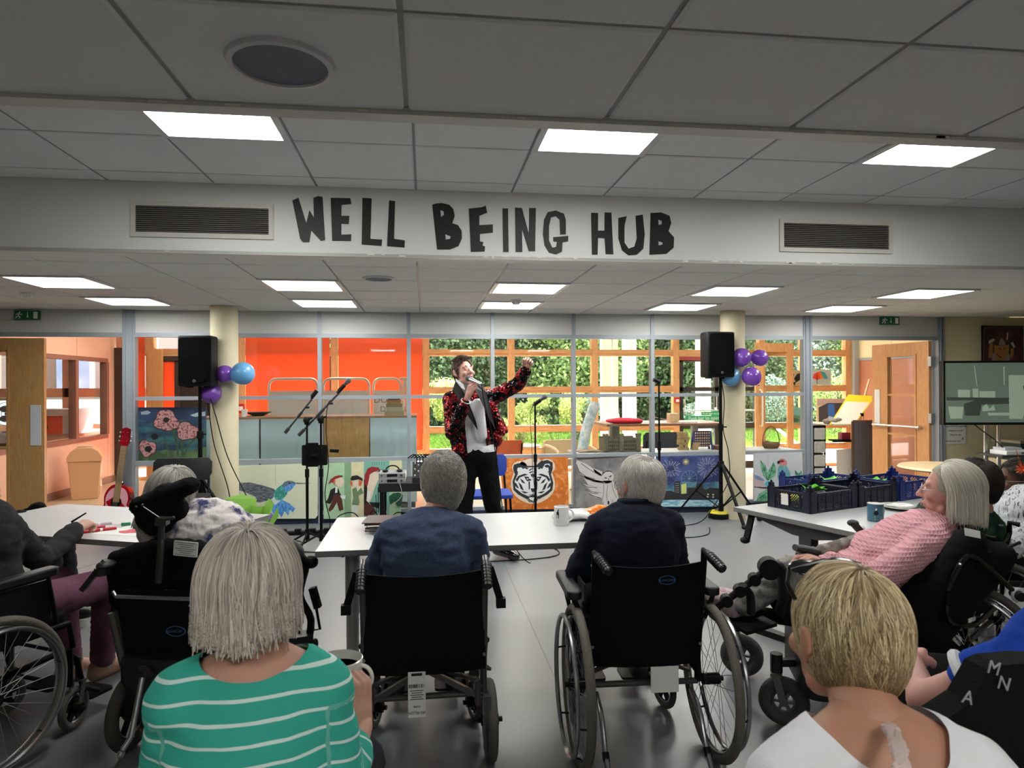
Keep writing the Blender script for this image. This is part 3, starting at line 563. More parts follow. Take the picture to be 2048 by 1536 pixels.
# ================================================================ THINGS IN THE HALL
LB_ = mat('counter_pale_blue', (178,198,202), .35, var=.03); CTOP = mat('counter_edge', (150,110,84), .5)
rc = E('reception_counter', (-1.2,8.3,0), 'long reception counter of pale blue panels and one wooden panel', 'counter'); Y = 8.2
MB().span((-2.62,Y,1.1),(-.1,Y+.6,1.125)).build('countertop', CTOP, rc, world=True)
for a, b, m_ in ((-2.62,-1.91,LB_),(-1.89,-1.185,LB_),(-1.175,-.655,OAK),(-.645,-.1,LB_)): MB().span((a,Y,.10),(b,Y+.02,1.1)).build('front_panel', m_, rc, world=True)
MB().span((-2.6,Y+.02,.0),(-.12,Y+.5,1.1)).build('carcass', DGREY, rc, world=True)
WB = mat('whiteboard', (214,208,198), .4, var=.02); TUB = mat('cream_tube', (230,216,196), .35, metal=.2)
Y = 9.0
def screen(x0, x1, zt, zp, label, txt=None):
 r = E('mobile_screen', ((x0+x1)/2,Y,0), label, 'screen'); R_ = .09
 P = [(x0,Y,.05),(x0,Y,zt-R_)]+[(x0+R_-R_*math.cos(a),Y,zt-R_+R_*math.sin(a)) for a in (.4,.8,1.2)]+[(x0+R_,Y,zt),(x1-R_,Y,zt)]+[(x1-R_+R_*math.sin(a),Y,zt-R_+R_*math.cos(a)) for a in (.4,.8,1.2)]+[(x1,Y,zt-R_),(x1,Y,.05)]
 MB().tube(P, .017, 8).build('tube_frame', TUB, r, world=True, smooth=True); MB().span((x0+.02,Y-.01,.3),(x1-.02,Y+.01,zp)).build('board', WB, r, world=True)
 MB().span((x0-.02,Y-.2,0),(x0+.02,Y+.2,.05)).span((x1-.02,Y-.2,0),(x1+.02,Y+.2,.05)).build('feet', TUB, r, world=True)
 for t, px, pz, s in (txt or []): text(t, s, (px,Y-.012,pz), mat('marker_grey', (120,112,108), .7), r)
p = [aty(*q, Y) for q in ((538,756),(637,756),(647,756),(740,756),(747,756),(801,756),(803,757),(812,758))]
screen(p[0].x, p[1].x-.01, 1.575, 1.42, 'leftmost white mobile screen with tube frame behind the counter')
screen(p[2].x, p[3].x-.01, 1.575, 1.42, 'middle white mobile screen with tube frame behind the counter')
screen(p[4].x, p[5].x, 1.575, 1.42, 'white mobile screen with a handwritten do not disturb notice', [('DO NOT', (p[4].x+.235), 1.295, .115), ('DISTURB', (p[4].x+.28), 1.175, .10)])
screen(p[5].x+.04, p[7].x+.01, 1.575, 1.42, 'rightmost white mobile screen partly behind the partition mullion')
z = 1.125; Y = 8.35
for i, (w_, h_, c_, n_) in enumerate([(.225,.055,(150,138,108),'lowest and widest box'),(.195,.045,(160,154,130),'pale box second from the bottom'),(.19,.04,(120,104,80),'flat brown box in the middle'),(.165,.045,(140,104,52),'tan box second from the top'),(.14,.035,(70,40,44),'dark patterned box on top')]):
 x = aty(789,820,Y).x+[0,.003,.0,-.005,-.005][i]
 r = E('storage_box', (x,Y,z), n_+' of the stack on the reception counter', 'box', 'boxes stacked on the counter'); MB().box((0,0,h_*.4),(w_,.16,h_*.8)).build('box', mat('boxcol%d'%i, c_, .7, var=.08, vs=30), r); MB().box((0,0,h_*.87),(w_+.008,.168,h_*.26)).build('lid', MATS['boxcol%d'%i], r); z += h_
x = aty(489,830,8.35).x; r = E('paper_cup', (x,8.35,1.125), 'small white cup at the left end of the counter', 'cup'); MB().lathe([(.028,0),(.037,.085),(.034,.085),(.026,.005)],18).build('cup', PAPER, r, smooth=True)
r = E('fruit_bowl', (x+.12,8.5,1.125), 'dark bowl on the counter beside the white cup', 'bowl'); MB().lathe([(.06,0),(.16,.05),(.155,.05),(.055,.008)],20).build('bowl', DGREY, r, smooth=True)
c = V((-4.5,9.75,0)); r = E('swing_bin', c, 'beige plastic swing bin beyond the left doorway', 'bin', rz=math.radians(20)); BIN = mat('bin_beige', (226,182,140), .4)
def fr(w0, d0, w1, d1, z0, z1): return ([(-w0,-d0,z0),(w0,-d0,z0),(w0,d0,z0),(-w0,d0,z0),(-w1,-d1,z1),(w1,-d1,z1),(w1,d1,z1),(-w1,d1,z1)], [(3,2,1,0),(4,5,6,7),(0,1,5,4),(1,2,6,5),(2,3,7,6),(3,0,4,7)])
MB().add(*fr(.15,.13,.19,.165,0,.50)).build('bin_body', BIN, r, bevel=.012)
mb = MB(); pr_ = [(-.20,.50),(-.20,.56),(-.155,.64),(-.08,.685),(.08,.685),(.155,.64),(.20,.56),(.20,.50)]; mb.prism([[(a,b) for a,b in pr_]], Matrix.Translation((0,.18,0)) @ ROT, .36); mb.build('lid', BIN, r, bevel=.01); MB().box((0,0,.695),(.16,.2,.012)).build('flap', BIN, r)
g = E('acoustic_guitar', (-3.1,7.42,0), 'red acoustic guitar leaning on the wide grey mullion', 'guitar')
Mg = Matrix.Translation((-3.105,7.30,0.02)) @ Matrix.Rotation(math.radians(-10),4,'X') @ Matrix.Rotation(math.radians(4),4,'Y')
def gb(w): # body outline
 pts = []
 for k in range(40):
  t = 2*PI*k/40; yy = .24-.24*math.cos(t); hw = (.185 if yy < .24 else .14)*abs(math.sin(t))**.72 if True else 0
  hw = hw*(1-.18*math.exp(-((yy-.27)/.06)**2)); pts.append((hw*(1 if t < PI else -1)*w, yy))
 return pts
MB().prism([gb(1)], Mg @ ROT @ Matrix.Translation((0,0,-.05)), .10).build('guitar_body', mat('guitar_red', (150,14,30), .15, coat=.6, c2=(96,6,18), c2s=3), g, world=True)
pg = [(.03,.30),(.12,.36),(.10,.44),(.02,.46),(-.03,.42),(-.10,.42),(-.12,.33),(-.04,.27)]
MB().prism([gb(.86)], Mg @ ROT @ Matrix.Translation((0,.03,.0505)) @ Matrix.Diagonal((1,.87,1,1)), .001).build('soundboard', mat('guitar_pink', (210,150,160), .2, coat=.5), g, world=True)
MB().prism([[(.0,.05),(.15,.10),(.14,.2),(.05,.3),(-.02,.36),(-.1,.3),(-.03,.2)]], Mg @ ROT @ Matrix.Translation((0,0,.052)), .001).build('pickguard', mat('guitar_red', (150,14,30)), g, world=True)
MB().cyl(Mg@V((0,-.0535,.30)), Mg@V((0,-.055,.30)), .05, n=28).build('sound_hole', BLKM, g, world=True)
MB().span((-.028,-.07,.30),(.028,-.052,.86), Mg).build('fretboard', mat('fretboard', (150,118,76), .5), g, world=True); fm = MB()
for k in range(18): zz = .86-.5*(1-2**(-k/9)); fm.span((-.028,-.0725,zz),(.028,-.069,zz+.003), Mg)
fm.build('frets', STEEL, g, world=True); st = MB()
for k in range(6): xx = -.02+.008*k; st.cyl(Mg@V((xx,-.075,.12)), Mg@V((xx,-.073,.87)), .0008, n=4)
st.build('strings', STEEL, g, world=True)
MB().prism([[(-.028,.86),(.028,.86),(.045,.90),(.04,1.04),(.0,1.055),(-.04,1.04),(-.045,.90)]], Mg @ ROT @ Matrix.Translation((0,0,.05)), .018).build('headstock', mat('guitar_red', (150,14,30)), g, world=True); pk = MB()
for s in (-1,1):
 for k in range(3): pk.ell(Mg@V((s*.055,-.058,.915+.045*k)), (.011,.008,.009), 8).cyl(Mg@V((s*.022,-.068,.915+.045*k)), Mg@V((s*.022,-.078,.915+.045*k)), .004, n=8)
pk.build('tuning_pegs', CHR, g, world=True)
MB().bar((-3.25,7.32,0),(-3.12,7.42,.5),.02,.02).bar((-2.95,7.32,0),(-3.08,7.42,.5),.02,.02).bar((-3.22,7.25,.08),(-2.98,7.25,.08),.02,.02).build('guitar_stand', BLKM, g, world=True)
WT = woodmat('pale_wood', (206,176,132), (226,200,160), (1,6,6), .45)
tb = E('craft_table', (3.2,9.6,0), 'pale wooden craft table holding a red cloth beyond the glass', 'table')
MB().span((2.5,9.2,.90),(4.25,10.1,.93)).build('tabletop', CTOP, tb, world=True)
for x in (2.7,3.95): MB().span((x-.04,9.6,0),(x+.04,9.7,.9)).span((x-.05,9.25,0),(x+.05,10.05,.04)).build('leg', ALU, tb, world=True)
def lump(name, m_, parent, c, r, seed=0, amp=.25, n=20, world=True, fs=2.5):
 mb = MB().ell(c, r, n); C0 = V(c)
 mb.v = [tuple(C0+(V(v)-C0)*(1+amp*noise.noise((V(v)-C0)*(fs/max(r))+V((seed,seed,0))))) for v in mb.v]; return mb.build(name, m_, parent, world=world, smooth=True)
r = E('red_cloth', (2.8,9.4,.93), 'folded red cloth on the craft table', 'cloth'); lump('cloth', mat('cloth_red', (206,28,56), .8, bump=.3, bs=20), r, (2.82,9.4,.965), (.27,.14,.045), 3)
r = E('paper_pile', (3.5,9.5,.93), 'loose pink and white papers on the craft table', 'papers'); MB().box((3.3,9.4,.935),(.3,.25,.008)).box((3.75,9.45,.937),(.25,.2,.01)).build('sheets', PAPER, r, world=True); MB().bar((3.2,9.35,.94),(3.2,9.35,1.02),.05,.1).bar((3.22,9.35,1.02),(3.45,9.35,.97),.05,.008).build('pink_folder', mat('pink_card', (226,170,180), .7), r, world=True)
r = E('wooden_block', (3.62,9.6,.93), 'small wooden box on the craft table', 'box'); MB().span((3.52,9.5,.93),(3.66,9.64,1.06)).build('box', WT, r, world=True, bevel=.004)
r = E('foam_roll', (2.2,9.7,0), 'pale blue fabric roll leaning beyond the glass', 'roll'); MB().tube(bez([(2.18,9.4,.45),(2.26,9.5,.75),(2.33,9.55,.95),(2.44,9.6,1.22)],5), [.075]*15+[.06], 14).build('roll', mat('roll_blue', (168,196,206), .8, c2=(210,220,222), c2s=14, bump=.3, bs=40), r, world=True, smooth=True); MB().cyl((2.18,9.4,.02),(2.18,9.4,.45),.02).lathe([(.16,0),(.16,.02)],20,Matrix.Translation((2.18,9.4,0))).build('stand', STEEL, r, world=True)
def stack_chair(name, loc, rz, label, m_, seat=.45, w=.44, top=.83, cat='chair'):
 r = E(name, loc, label, cat, rz=rz); h = w/2
 MB().rbox((0,0,seat),(w,.42,.035),.05).build('seat', m_, r, bevel=.006)
 mb = MB(); nx = 8; P = [(-h*.95+2*h*.95*i/nx, -.21-.035*(1-(2*i/nx-1)**2)*-1, 0) for i in range(nx+1)]
 vs = []; fs = []
 for t in (0,.02):
  for zz in (seat+.14, seat+.2, top-.04, top):
   for i, p_ in enumerate(P): s = .86 if zz in (seat+.14, top) else 1; vs.append((p_[0]*s, p_[1]-t-(zz-seat)*.12, zz))
 k = nx+1
 for t in (0,1):
  for a in range(3):
   for i in range(nx): o = t*4*k+a*k+i; fs.append((o,o+1,o+k+1,o+k))
 for i in range(nx): fs.append((i,i+1,4*k+i+1,4*k+i)); fs.append((3*k+i,3*k+i+1,7*k+i+1,7*k+i))
 for a in range(3): fs.append((a*k,(a+1)*k,4*k+(a+1)*k,4*k+a*k)); fs.append((a*k+nx,(a+1)*k+nx,4*k+(a+1)*k+nx,4*k+a*k+nx))
 MB().add(vs, fs).build('backrest', m_, r, smooth=True)
 for s in (-1,1):
  MB().tube([(s*h*.86,.18,seat-.02),(s*h*.95,.22,0)],.011).build('leg', BLKM, r); MB().tube([(s*h*.8,-.3,seat+.3),(s*h*.86,-.22,seat+.02),(s*h*.86,-.18,seat-.02),(s*h*.95,-.25,0)],.011).build('leg', BLKM, r)
 return r
PLUSH = mat('chair_plastic_black', (20,20,23), .5)
stack_chair('stacking_chair', aty(1312,930,8.8)*1 - V((0,0,aty(1312,930,8.8).z)), 0, 'dark grey chair at the shelf behind the glass, right of the castle model', mat('chair_grey', (62,64,72), .7), top=.86, w=.55)
c = aty(1006,890,9.8); stack_chair('stacking_chair', (c.x,c.y,0), .2, 'terracotta chair behind the glass next to the singer', mat('terracotta', (214,104,66), .6), top=.70, seat=.36, w=.46)
c = aty(1135,900,9.9); ac = E('bentwood_armchair', (c.x,c.y,0), 'low armchair with pale bentwood arms beyond the glass', 'armchair', rz=.2)
for s in (-1,1): MB().tube(bez([(s*.3,.3,0),(s*.3,.28,.45),(s*.3,.15,.58),(s*.3,-.25,.56),(s*.3,-.38,.45),(s*.3,-.3,0)],6),.02).build('arm', WT, ac, smooth=True)
MB().rbox((0,0,.36),(.56,.5,.1),.05).build('seat', mat('beige_fabric', (206,186,150), .9), ac); MB().rbox((0,.26,.5),(.54,.08,.3),.03,ax=1).build('backrest', MATS['beige_fabric'], ac)
c = aty(1040,893,10.3); rt = E('round_side_table', (c.x,c.y,0), 'small round wooden table beyond the glass', 'table'); MB().lathe([(0,.54),(.32,.54),(.32,.565),(0,.565)][::-1],32).build('tabletop', WT, rt)
for k in range(3): a = k*2.1; MB().cyl((.22*math.cos(a),.22*math.sin(a),.54),(.28*math.cos(a),.28*math.sin(a),0),.014).build('leg', WT, rt)
sh = E('display_shelf', (2.9,7.9,0), 'long grey shelf behind the glass carrying models and a basket', 'shelf')
MB().span((1.72,7.66,.672),(4.45,8.15,.692)).build('shelf_board', mat('shelf_top', (190,190,186), .5), sh, world=True)
for x in (1.9,3.0,4.35): MB().span((x-.02,8.1,0),(x+.02,8.14,.672)).build('leg', DGREY, sh, world=True)
ZS = .692; ST = mat('castle_stone', (112,104,84), .85, var=.2, vs=40, bump=.4, bs=90); STD = mat('castle_dark', (58,52,42), .9)
x0, x1 = 2.08, 2.50; Y = 7.9; cs = E('castle_model', (2.3,Y,ZS), 'grey model castle with a square tower on the shelf behind the glass', 'model')
w_ = MB(); wn = MB()
w_.span((x0,Y-.14,ZS),(x1,Y-.12,ZS+.15)).span((x0,Y+.10,ZS),(x1,Y+.12,ZS+.17)).span((x0,Y-.12,ZS),(x0+.02,Y+.10,ZS+.15)).span((x1-.02,Y-.12,ZS),(x1,Y+.10,ZS+.15)).span((x0-.01,Y-.16,ZS),(x1+.01,Y+.14,ZS+.012))
for k in range(11): xx = x0+.02+(x1-x0-.04)*k/10; w_.box((xx,Y-.13,ZS+.158),(.02,.022,.022))
w_.build('curtain_wall', ST, cs, world=True)
for x in (x0+.012,x1-.012,x0+.2): MB().span((x-.025,Y-.16,ZS),(x+.025,Y-.11,ZS+.20)).span((x-.028,Y-.163,ZS+.19),(x-.01,Y-.107,ZS+.215)).span((x+.01,Y-.163,ZS+.19),(x+.028,Y-.107,ZS+.215)).build('turret', ST, cs, world=True)
MB().span((x0+.12,Y-.04,ZS),(x0+.21,Y+.06,ZS+.30)).build('keep_tower', ST, cs, world=True)
for r_ in range(3):
 for k in range(18): xx = x0+.02+(x1-x0-.04)*(k+.5)/18; wn.box((xx,Y-.1415,ZS+.03+r_*.045),(.012,.003,.028))
for r_ in range(5):
 for k in range(4): wn.box((x0+.135+k*.02,Y-.0415,ZS+.17+r_*.026),(.006,.003,.014))
wn.build('windows', STD, cs, world=True, kind='stuff')
br = E('book', (1.95,7.85,ZS), 'open brown book lying left of the castle model', 'book'); MB().bar((1.78,7.85,ZS+.006),(1.92,7.85,ZS+.018),.2,.01).bar((1.92,7.85,ZS+.018),(2.06,7.85,ZS+.006),.2,.01).build('pages', mat('book_tan', (150,130,100), .8), br, world=True)
bt = E('wooden_block_tower', (3.08,7.9,ZS), 'crooked tower of small wooden blocks behind the glass', 'block tower'); random.seed(3)
for k in range(14):
 z_ = ZS+(k//2)*.031; a = random.uniform(-.3,.3)+(PI/2 if (k//2)%2 else 0); off = (.026 if k%2 else -.026); M_ = Matrix.Translation((3.09+random.uniform(-.01,.01),7.9,z_+.0155)) @ Matrix.Rotation(a,4,'Z') @ Matrix.Translation((0,off,0)); MB().box((0,0,0),(.12,.04,.03),M_).build('block', mat('block_wood', (176,146,102), .7, var=.1, vs=40), bt, world=True)
for k in range(3): MB().box((3.22+.01*k,7.86,ZS+.015+.03*k),(.07,.05,.028)).build('block', MATS['block_wood'], bt, world=True)
c4 = E('four_in_a_row_game', (3.33,7.9,ZS), 'dark blue upright grid game with yellow counters on the shelf', 'game')
gx0, gx1 = 3.225, 3.43; MB().span((gx0,7.885,ZS+.03),(gx1,7.915,ZS+.225)).build('grid_board', mat('game_navy', (44,26,66), .5), c4, world=True)
for s, x in ((-1,gx0),(1,gx1)): MB().bar((x+s*.01,7.85,ZS),(x,7.9,ZS+.22),.018,.03).bar((x+s*.01,7.95,ZS),(x,7.9,ZS+.22),.018,.03).build('foot', mat('game_blue', (40,44,110), .5), c4, world=True)
mc = [MB(), MB()]
for i in range(7):
 for j in range(6): mc[0 if (i==0 and j>3) else 1].cyl((gx0+.017+i*.0285,7.8845,ZS+.045+j*.031),(gx0+.017+i*.0285,7.8835,ZS+.045+j*.031),.0095 if j%2 else .007,n=10)
mc[0].build('counters_white', WHT, c4, world=True); mc[1].build('counters_yellow', mat('counter_yellow', (226,190,140), .5), c4, world=True)
o = E('game_box', (3.55,7.85,ZS), 'flat brown game box lying right of the grid game', 'box'); MB().span((3.47,7.78,ZS),(3.72,7.95,ZS+.05)).build('box', mat('box_brown', (120,78,62), .7), o, world=True, bevel=.003)
bk = E('wicker_basket', (4.2,7.88,ZS), 'wicker basket with a tall hoop handle right of the cream column', 'basket'); WK = mat('wicker', (112,84,56), .8, var=.25, vs=60, bump=.6, bs=120)
M_ = Matrix.Translation((4.205,7.88,ZS)); MB().lathe([(.08,0),(.105,.035),(.11,.07),(.105,.075),(.1,.035),(.07,.008)],26,M_,sy=.75).build('bowl', WK, bk, world=True, smooth=True)
MB().tube([(4.205+.108*math.cos(a),7.88,ZS+.07+.20*math.sin(a)) for a in np.linspace(0,PI,18)],.006).build('handle', WK, bk, world=True, smooth=True)
MB().bar((4.13,7.88,ZS+.10),(4.26,7.88,ZS+.05),.12,.012).build('folded_cloth', mat('basket_cloth', (190,160,124), .8), bk, world=True)
def paint(name, Yp, canvas, layers, label, cat='painting', base=PAPER, thick=.02, group=None, frame=None):
 pts = [aty(x,y,Yp) for x,y in canvas]; x0 = min(p.x for p in pts); x1 = max(p.x for p in pts); z0 = min(p.z for p in pts)
 r = E(name, ((x0+x1)/2, Yp+thick, z0), label, cat, group)
 MB().prism([[(p.x,p.z) for p in pts]], Matrix.Translation((0,Yp+thick,0)) @ ROT, thick).build('canvas', base, r, world=True)
 if frame:
  mb = MB()
  for i in range(len(pts)): mb.bar(pts[i], pts[(i+1)%len(pts)], .018, .03)
  mb.build('frame', frame, r, world=True)
 by = {}
 for i, (nm, m_, polys) in enumerate(layers):
  mb = by.setdefault((nm, m_.name), (MB(), m_))[0]
  for pl in polys:
   if len(pl) < 3: continue
   q = [aty(x,y,Yp) for x,y in pl]; mb.prism([[(p.x,p.z) for p in q]], Matrix.Translation((0,Yp-.0004*(i+1),0)) @ ROT, .0004)
 for (nm, _), (mb, m_) in by.items(): mb.build(nm, m_, r, world=True, kind='stuff')
 return r
def stroke(P, w):
 P = [V((p[0],p[1])) for p in P]; L_ = []; R_ = []
 for i, p in enumerate(P):
  t = (P[min(i+1,len(P)-1)]-P[max(i-1,0)]).normalized(); n = V((-t.y,t.x)); ww_ = w[i] if isinstance(w,(list,tuple)) else w; L_.append(p+n*ww_/2); R_.append(p-n*ww_/2)
 return [tuple(p) for p in L_]+[tuple(p) for p in R_[::-1]]
def blob(cx, cy, rx, ry=None, n=16, rot=0, wob=0, seed=0):
 ry = ry or rx; out = []
 for k in range(n):
  a = 2*PI*k/n; s = 1+wob*math.sin(3*a+seed)+wob*.6*math.sin(5*a+seed*2); x, y = rx*s*math.cos(a), ry*s*math.sin(a); out.append((cx+x*math.cos(rot)-y*math.sin(rot), cy+x*math.sin(rot)+y*math.cos(rot)))
 return out
def fx(ox, oy, s): return lambda L_: [(ox+x/s, oy+y/s) for x, y in L_]
def pm(name, c, **k): return mat('paint_'+name, c, k.pop('rough', .75), var=k.pop('var', .12), vs=k.pop('vs', 14), **k)
CY_ = 9.5
dw = E('drawer_tower', (5.95,CY_,0), 'black framed tower of clear plastic drawers in the art corner', 'drawer unit')
a = aty(1627,848,CY_); b = aty(1652,940,CY_)
MB().span((a.x,CY_,.0),(b.x-.01,CY_+.3,.02)).span((a.x,CY_,.84),(b.x,CY_+.3,.86)).build('frame', BLACK, dw, world=True)
for k in range(4): z_ = .05+k*.2; MB().span((a.x+.01,CY_-.01,z_),(b.x-.01,CY_+.28,z_+.17)).build('drawer', mat('clear_drawer', (196,206,214), .25, var=.2, vs=20), dw, world=True, bevel=.01); MB().span((a.x,CY_,z_+.175),(b.x,CY_+.3,z_+.19)).build('divider', BLACK, dw, world=True)
for x in (a.x, b.x-.02):
 for y in (CY_, CY_+.28): MB().span((x,y,0),(x+.02,y+.02,.85)).build('post', BLACK, dw, world=True)
at_ = E('art_table', (6.4,CY_+.2,0), 'pale art table with black side frame under the easel board', 'table')
MB().span((6.05,CY_-.05,.855),(6.95,CY_+.6,.875)).build('tabletop', mat('art_top', (226,220,206), .4), at_, world=True)
MB().bar((6.42,CY_,.85),(6.46,CY_,.1),.05,.04).bar((6.05,CY_,.62),(6.42,CY_,.62),.03,.03).build('side_frame', BLACK, at_, world=True)
for x, y in ((6.62,CY_+.3),(6.9,CY_+.5)): MB().cyl((x,y,0),(x,y,.855),.03).build('leg', STEEL, at_, world=True)
r = E('propped_board', (6.2,CY_-.1,.08), 'blank white board propped against the drawer tower', 'board'); MB().prism([[(6.07,.06),(6.45,.12),(6.38,.52),(6.06,.50)]], Matrix.Translation((0,CY_-.06,0)) @ ROT, .015).build('board', mat('bright_white', (238,236,232), .6), r, world=True)
r = E('red_pot', (6.25,CY_+.1,.63), 'small red tub inside the art table frame', 'tub'); MB().box((6.3,CY_+.1,.69),(.14,.1,.1)).build('tub', mat('crimson', (170,50,70), .5), r, world=True); MB().box((6.25,CY_+.1,.625),(.3,.2,.02)).build('tray', BLACK, r, world=True)
eb = E('easel_board', (6.5,CY_+.2,.875), 'tilted yellow board holding a large white sheet on the art table', 'drawing board')
q = [aty(1658,850,CY_+.0), aty(1708,850,CY_+.0), aty(1751,793,CY_+.5), aty(1696,790,CY_+.5)]
def slab(P, t, m_, nm, r, off=0.):
 n_ = (P[1]-P[0]).cross(P[3]-P[0]).normalized();
 if n_.y > 0: n_ = -n_
 A = [p+n_*off for p in P]; B_ = [p+n_*(off+t) for p in P]; MB().add(A+B_, [(3,2,1,0),(4,5,6,7)]+[(i,(i+1)%4,4+(i+1)%4,4+i) for i in range(4)]).build(nm, m_, r, world=True)
slab(q, .01, mat('board_yellow', (240,214,40), .6), 'yellow_board', eb)
def lerp4(q, u, v): return q[0]*(1-u)*(1-v)+q[1]*u*(1-v)+q[2]*u*v+q[3]*(1-u)*v
slab([lerp4(q,.06,.02), lerp4(q,.96,.02), lerp4(q,.95,.76), lerp4(q,.06,.76)], .003, mat('sheet_cream', (232,226,212), .8, var=.03), 'sheet', eb, .01)
MB().box(lerp4(q,.97,.35)+V((0,-.02,0)),(.04,.03,.05)).build('bulldog_clip', BLACK, eb, world=True); MB().bar(lerp4(q,.6,1.),lerp4(q,.6,1.)+V((.12,.05,.26)),.02,.02).bar(lerp4(q,.6,1.),V((lerp4(q,.6,1.).x,CY_+.55,.875)),.02,.02).build('easel_leg', WT, eb, world=True)
lump('cloth', mat('rag_grey', (150,146,140), .9), E('paint_rag', (6.15,CY_+.1,.875), 'crumpled grey rag on the art table', 'rag'), (6.12,CY_+.12,.92), (.13,.09,.055), 5, .5)
wf = paint('waterfall_painting', CY_+.7, [(1634,797),(1702,797),(1702,850),(1634,850)], [('sky', pm('mauve', (196,164,158)), [[(1635,798),(1701,798),(1701,808),(1668,806),(1635,811)]]),('rocks', pm('rock', (74,66,72)), [[(1637,815),(1655,806),(1700,806),(1700,849),(1638,849)]]),('water', pm('waterblue', (60,110,190)), [[(1656,808),(1668,808),(1672,848),(1656,848)]])], 'unframed painting of a blue waterfall in the art corner', base=WT)
for x in (6.95,7.35): MB().bar((x,CY_+.74,0),(x,CY_+.74,1.2),.03,.03).build('easel_leg', WT, wf, world=True)
uw = paint('umbrella_picture', YH-.1, [(1625,739),(1662,739),(1662,770),(1625,770)], [('red_segment', pm('ured', (226,70,44)), [[(1625,756),(1628,748),(1636,744),(1642,757),(1634,760)]]),('orange_segment', pm('uor', (220,120,40)), [[(1636,744),(1640,742),(1648,757),(1642,757)]]),('blue_segment', pm('ubl', (60,160,170)), [[(1640,742),(1650,745),(1656,757),(1648,758)]]),('handle', BLKP, [stroke([(1634,750),(1634,768)],1.2)])], 'picture of a striped umbrella on the window beyond the right doorway', base=mat('acetate', (176,186,184), .3))
bw = paint('black_bird_picture', YH-.1, [(1575,741),(1607,741),(1607,771),(1575,771)], [('bird', BLKP, [blob(1584,750,4,5), stroke([(1584,748),(1583,762)],[5,8]), [(1576,752),(1583,758),(1581,768),(1575,764)], [(1588,757),(1594,748),(1606,744),(1603,758),(1592,765)], [(1584,764),(1592,764),(1590,770),(1582,770)]])], 'picture of a black bird taped on the timber framed window', base=mat('kraft', (190,168,130), .7))
sw = paint('swan_picture', YH-.1, [(1574,815),(1607,815),(1607,846),(1574,846)], [('green', pm('sg', (90,140,110)), [[(1575,828),(1606,832),(1606,845),(1575,845)]]),('swan', pm('swn', (60,84,70)), [stroke([(1582,842),(1579,834),(1583,829),(1587,833)],1.6), blob(1590,840,8,4)])], 'green swan picture taped low on the window', base=mat('aqua_paper', (120,180,176), .6))
gs = E('grey_screen', (6.65,9.1,0), 'dark grey fabric divider screen curving beyond the right doorway', 'screen'); mb = MB(); P = []
for k in range(9): t = k/8; c = aty(1707+63*t, 900, 9.25-.10*math.sin(t*PI)+.1*t); P.append((c.x, c.y))
for a_, b_ in zip(P[:-1], P[1:]):
 mb.add([(a_[0],a_[1],.06),(b_[0],b_[1],.06),(b_[0],b_[1]+.03,.06),(a_[0],a_[1]+.03,.06),(a_[0],a_[1],.93),(b_[0],b_[1],.93),(b_[0],b_[1]+.03,.93),(a_[0],a_[1]+.03,.93)], [(3,2,1,0),(4,5,6,7),(0,1,5,4),(2,3,7,6),(1,2,6,5),(3,0,4,7)])
mb.build('panel', mat('screen_grey', (82,80,88), .9, bump=.2, bs=300), gs, world=True)
MB().tube([(x,y+.015,.93) for x,y in P], .018, 8).build('top_rim', mat('rim_brown', (84,60,50), .5), gs, world=True); MB().cyl((P[0][0],P[0][1]+.015,.03),(P[0][0],P[0][1]+.015,.93),.02).cyl((P[-1][0],P[-1][1]+.015,.03),(P[-1][0],P[-1][1]+.015,.93),.02).build('edge_rim', MATS['rim_brown'], gs, world=True)
for p_ in (P[1],P[-2]): MB().span((p_[0]-.02,p_[1]-.15,0),(p_[0]+.02,p_[1]+.2,.06)).build('foot', DGREY, gs, world=True)
c = atz(1850,985,.72); rt2 = E('round_table', (4.35,5.6,0), 'round pale wooden table behind the woman in pink', 'table')
c = aty(1858,955,6.2); MW[rt2.name] = Matrix.Translation((c.x+.2,6.2,0)); rt2.location = (c.x+.2,6.2,0); MB().lathe([(0,.62),(.42,.62),(.44,.635),(.42,.655),(0,.655)][::-1],40).build('tabletop', WT, rt2, smooth=True); MB().cyl((0,0,0),(0,0,.62),.04).lathe([(.25,0),(.25,.02),(.05,.04)],24).build('pedestal', STEEL, rt2)
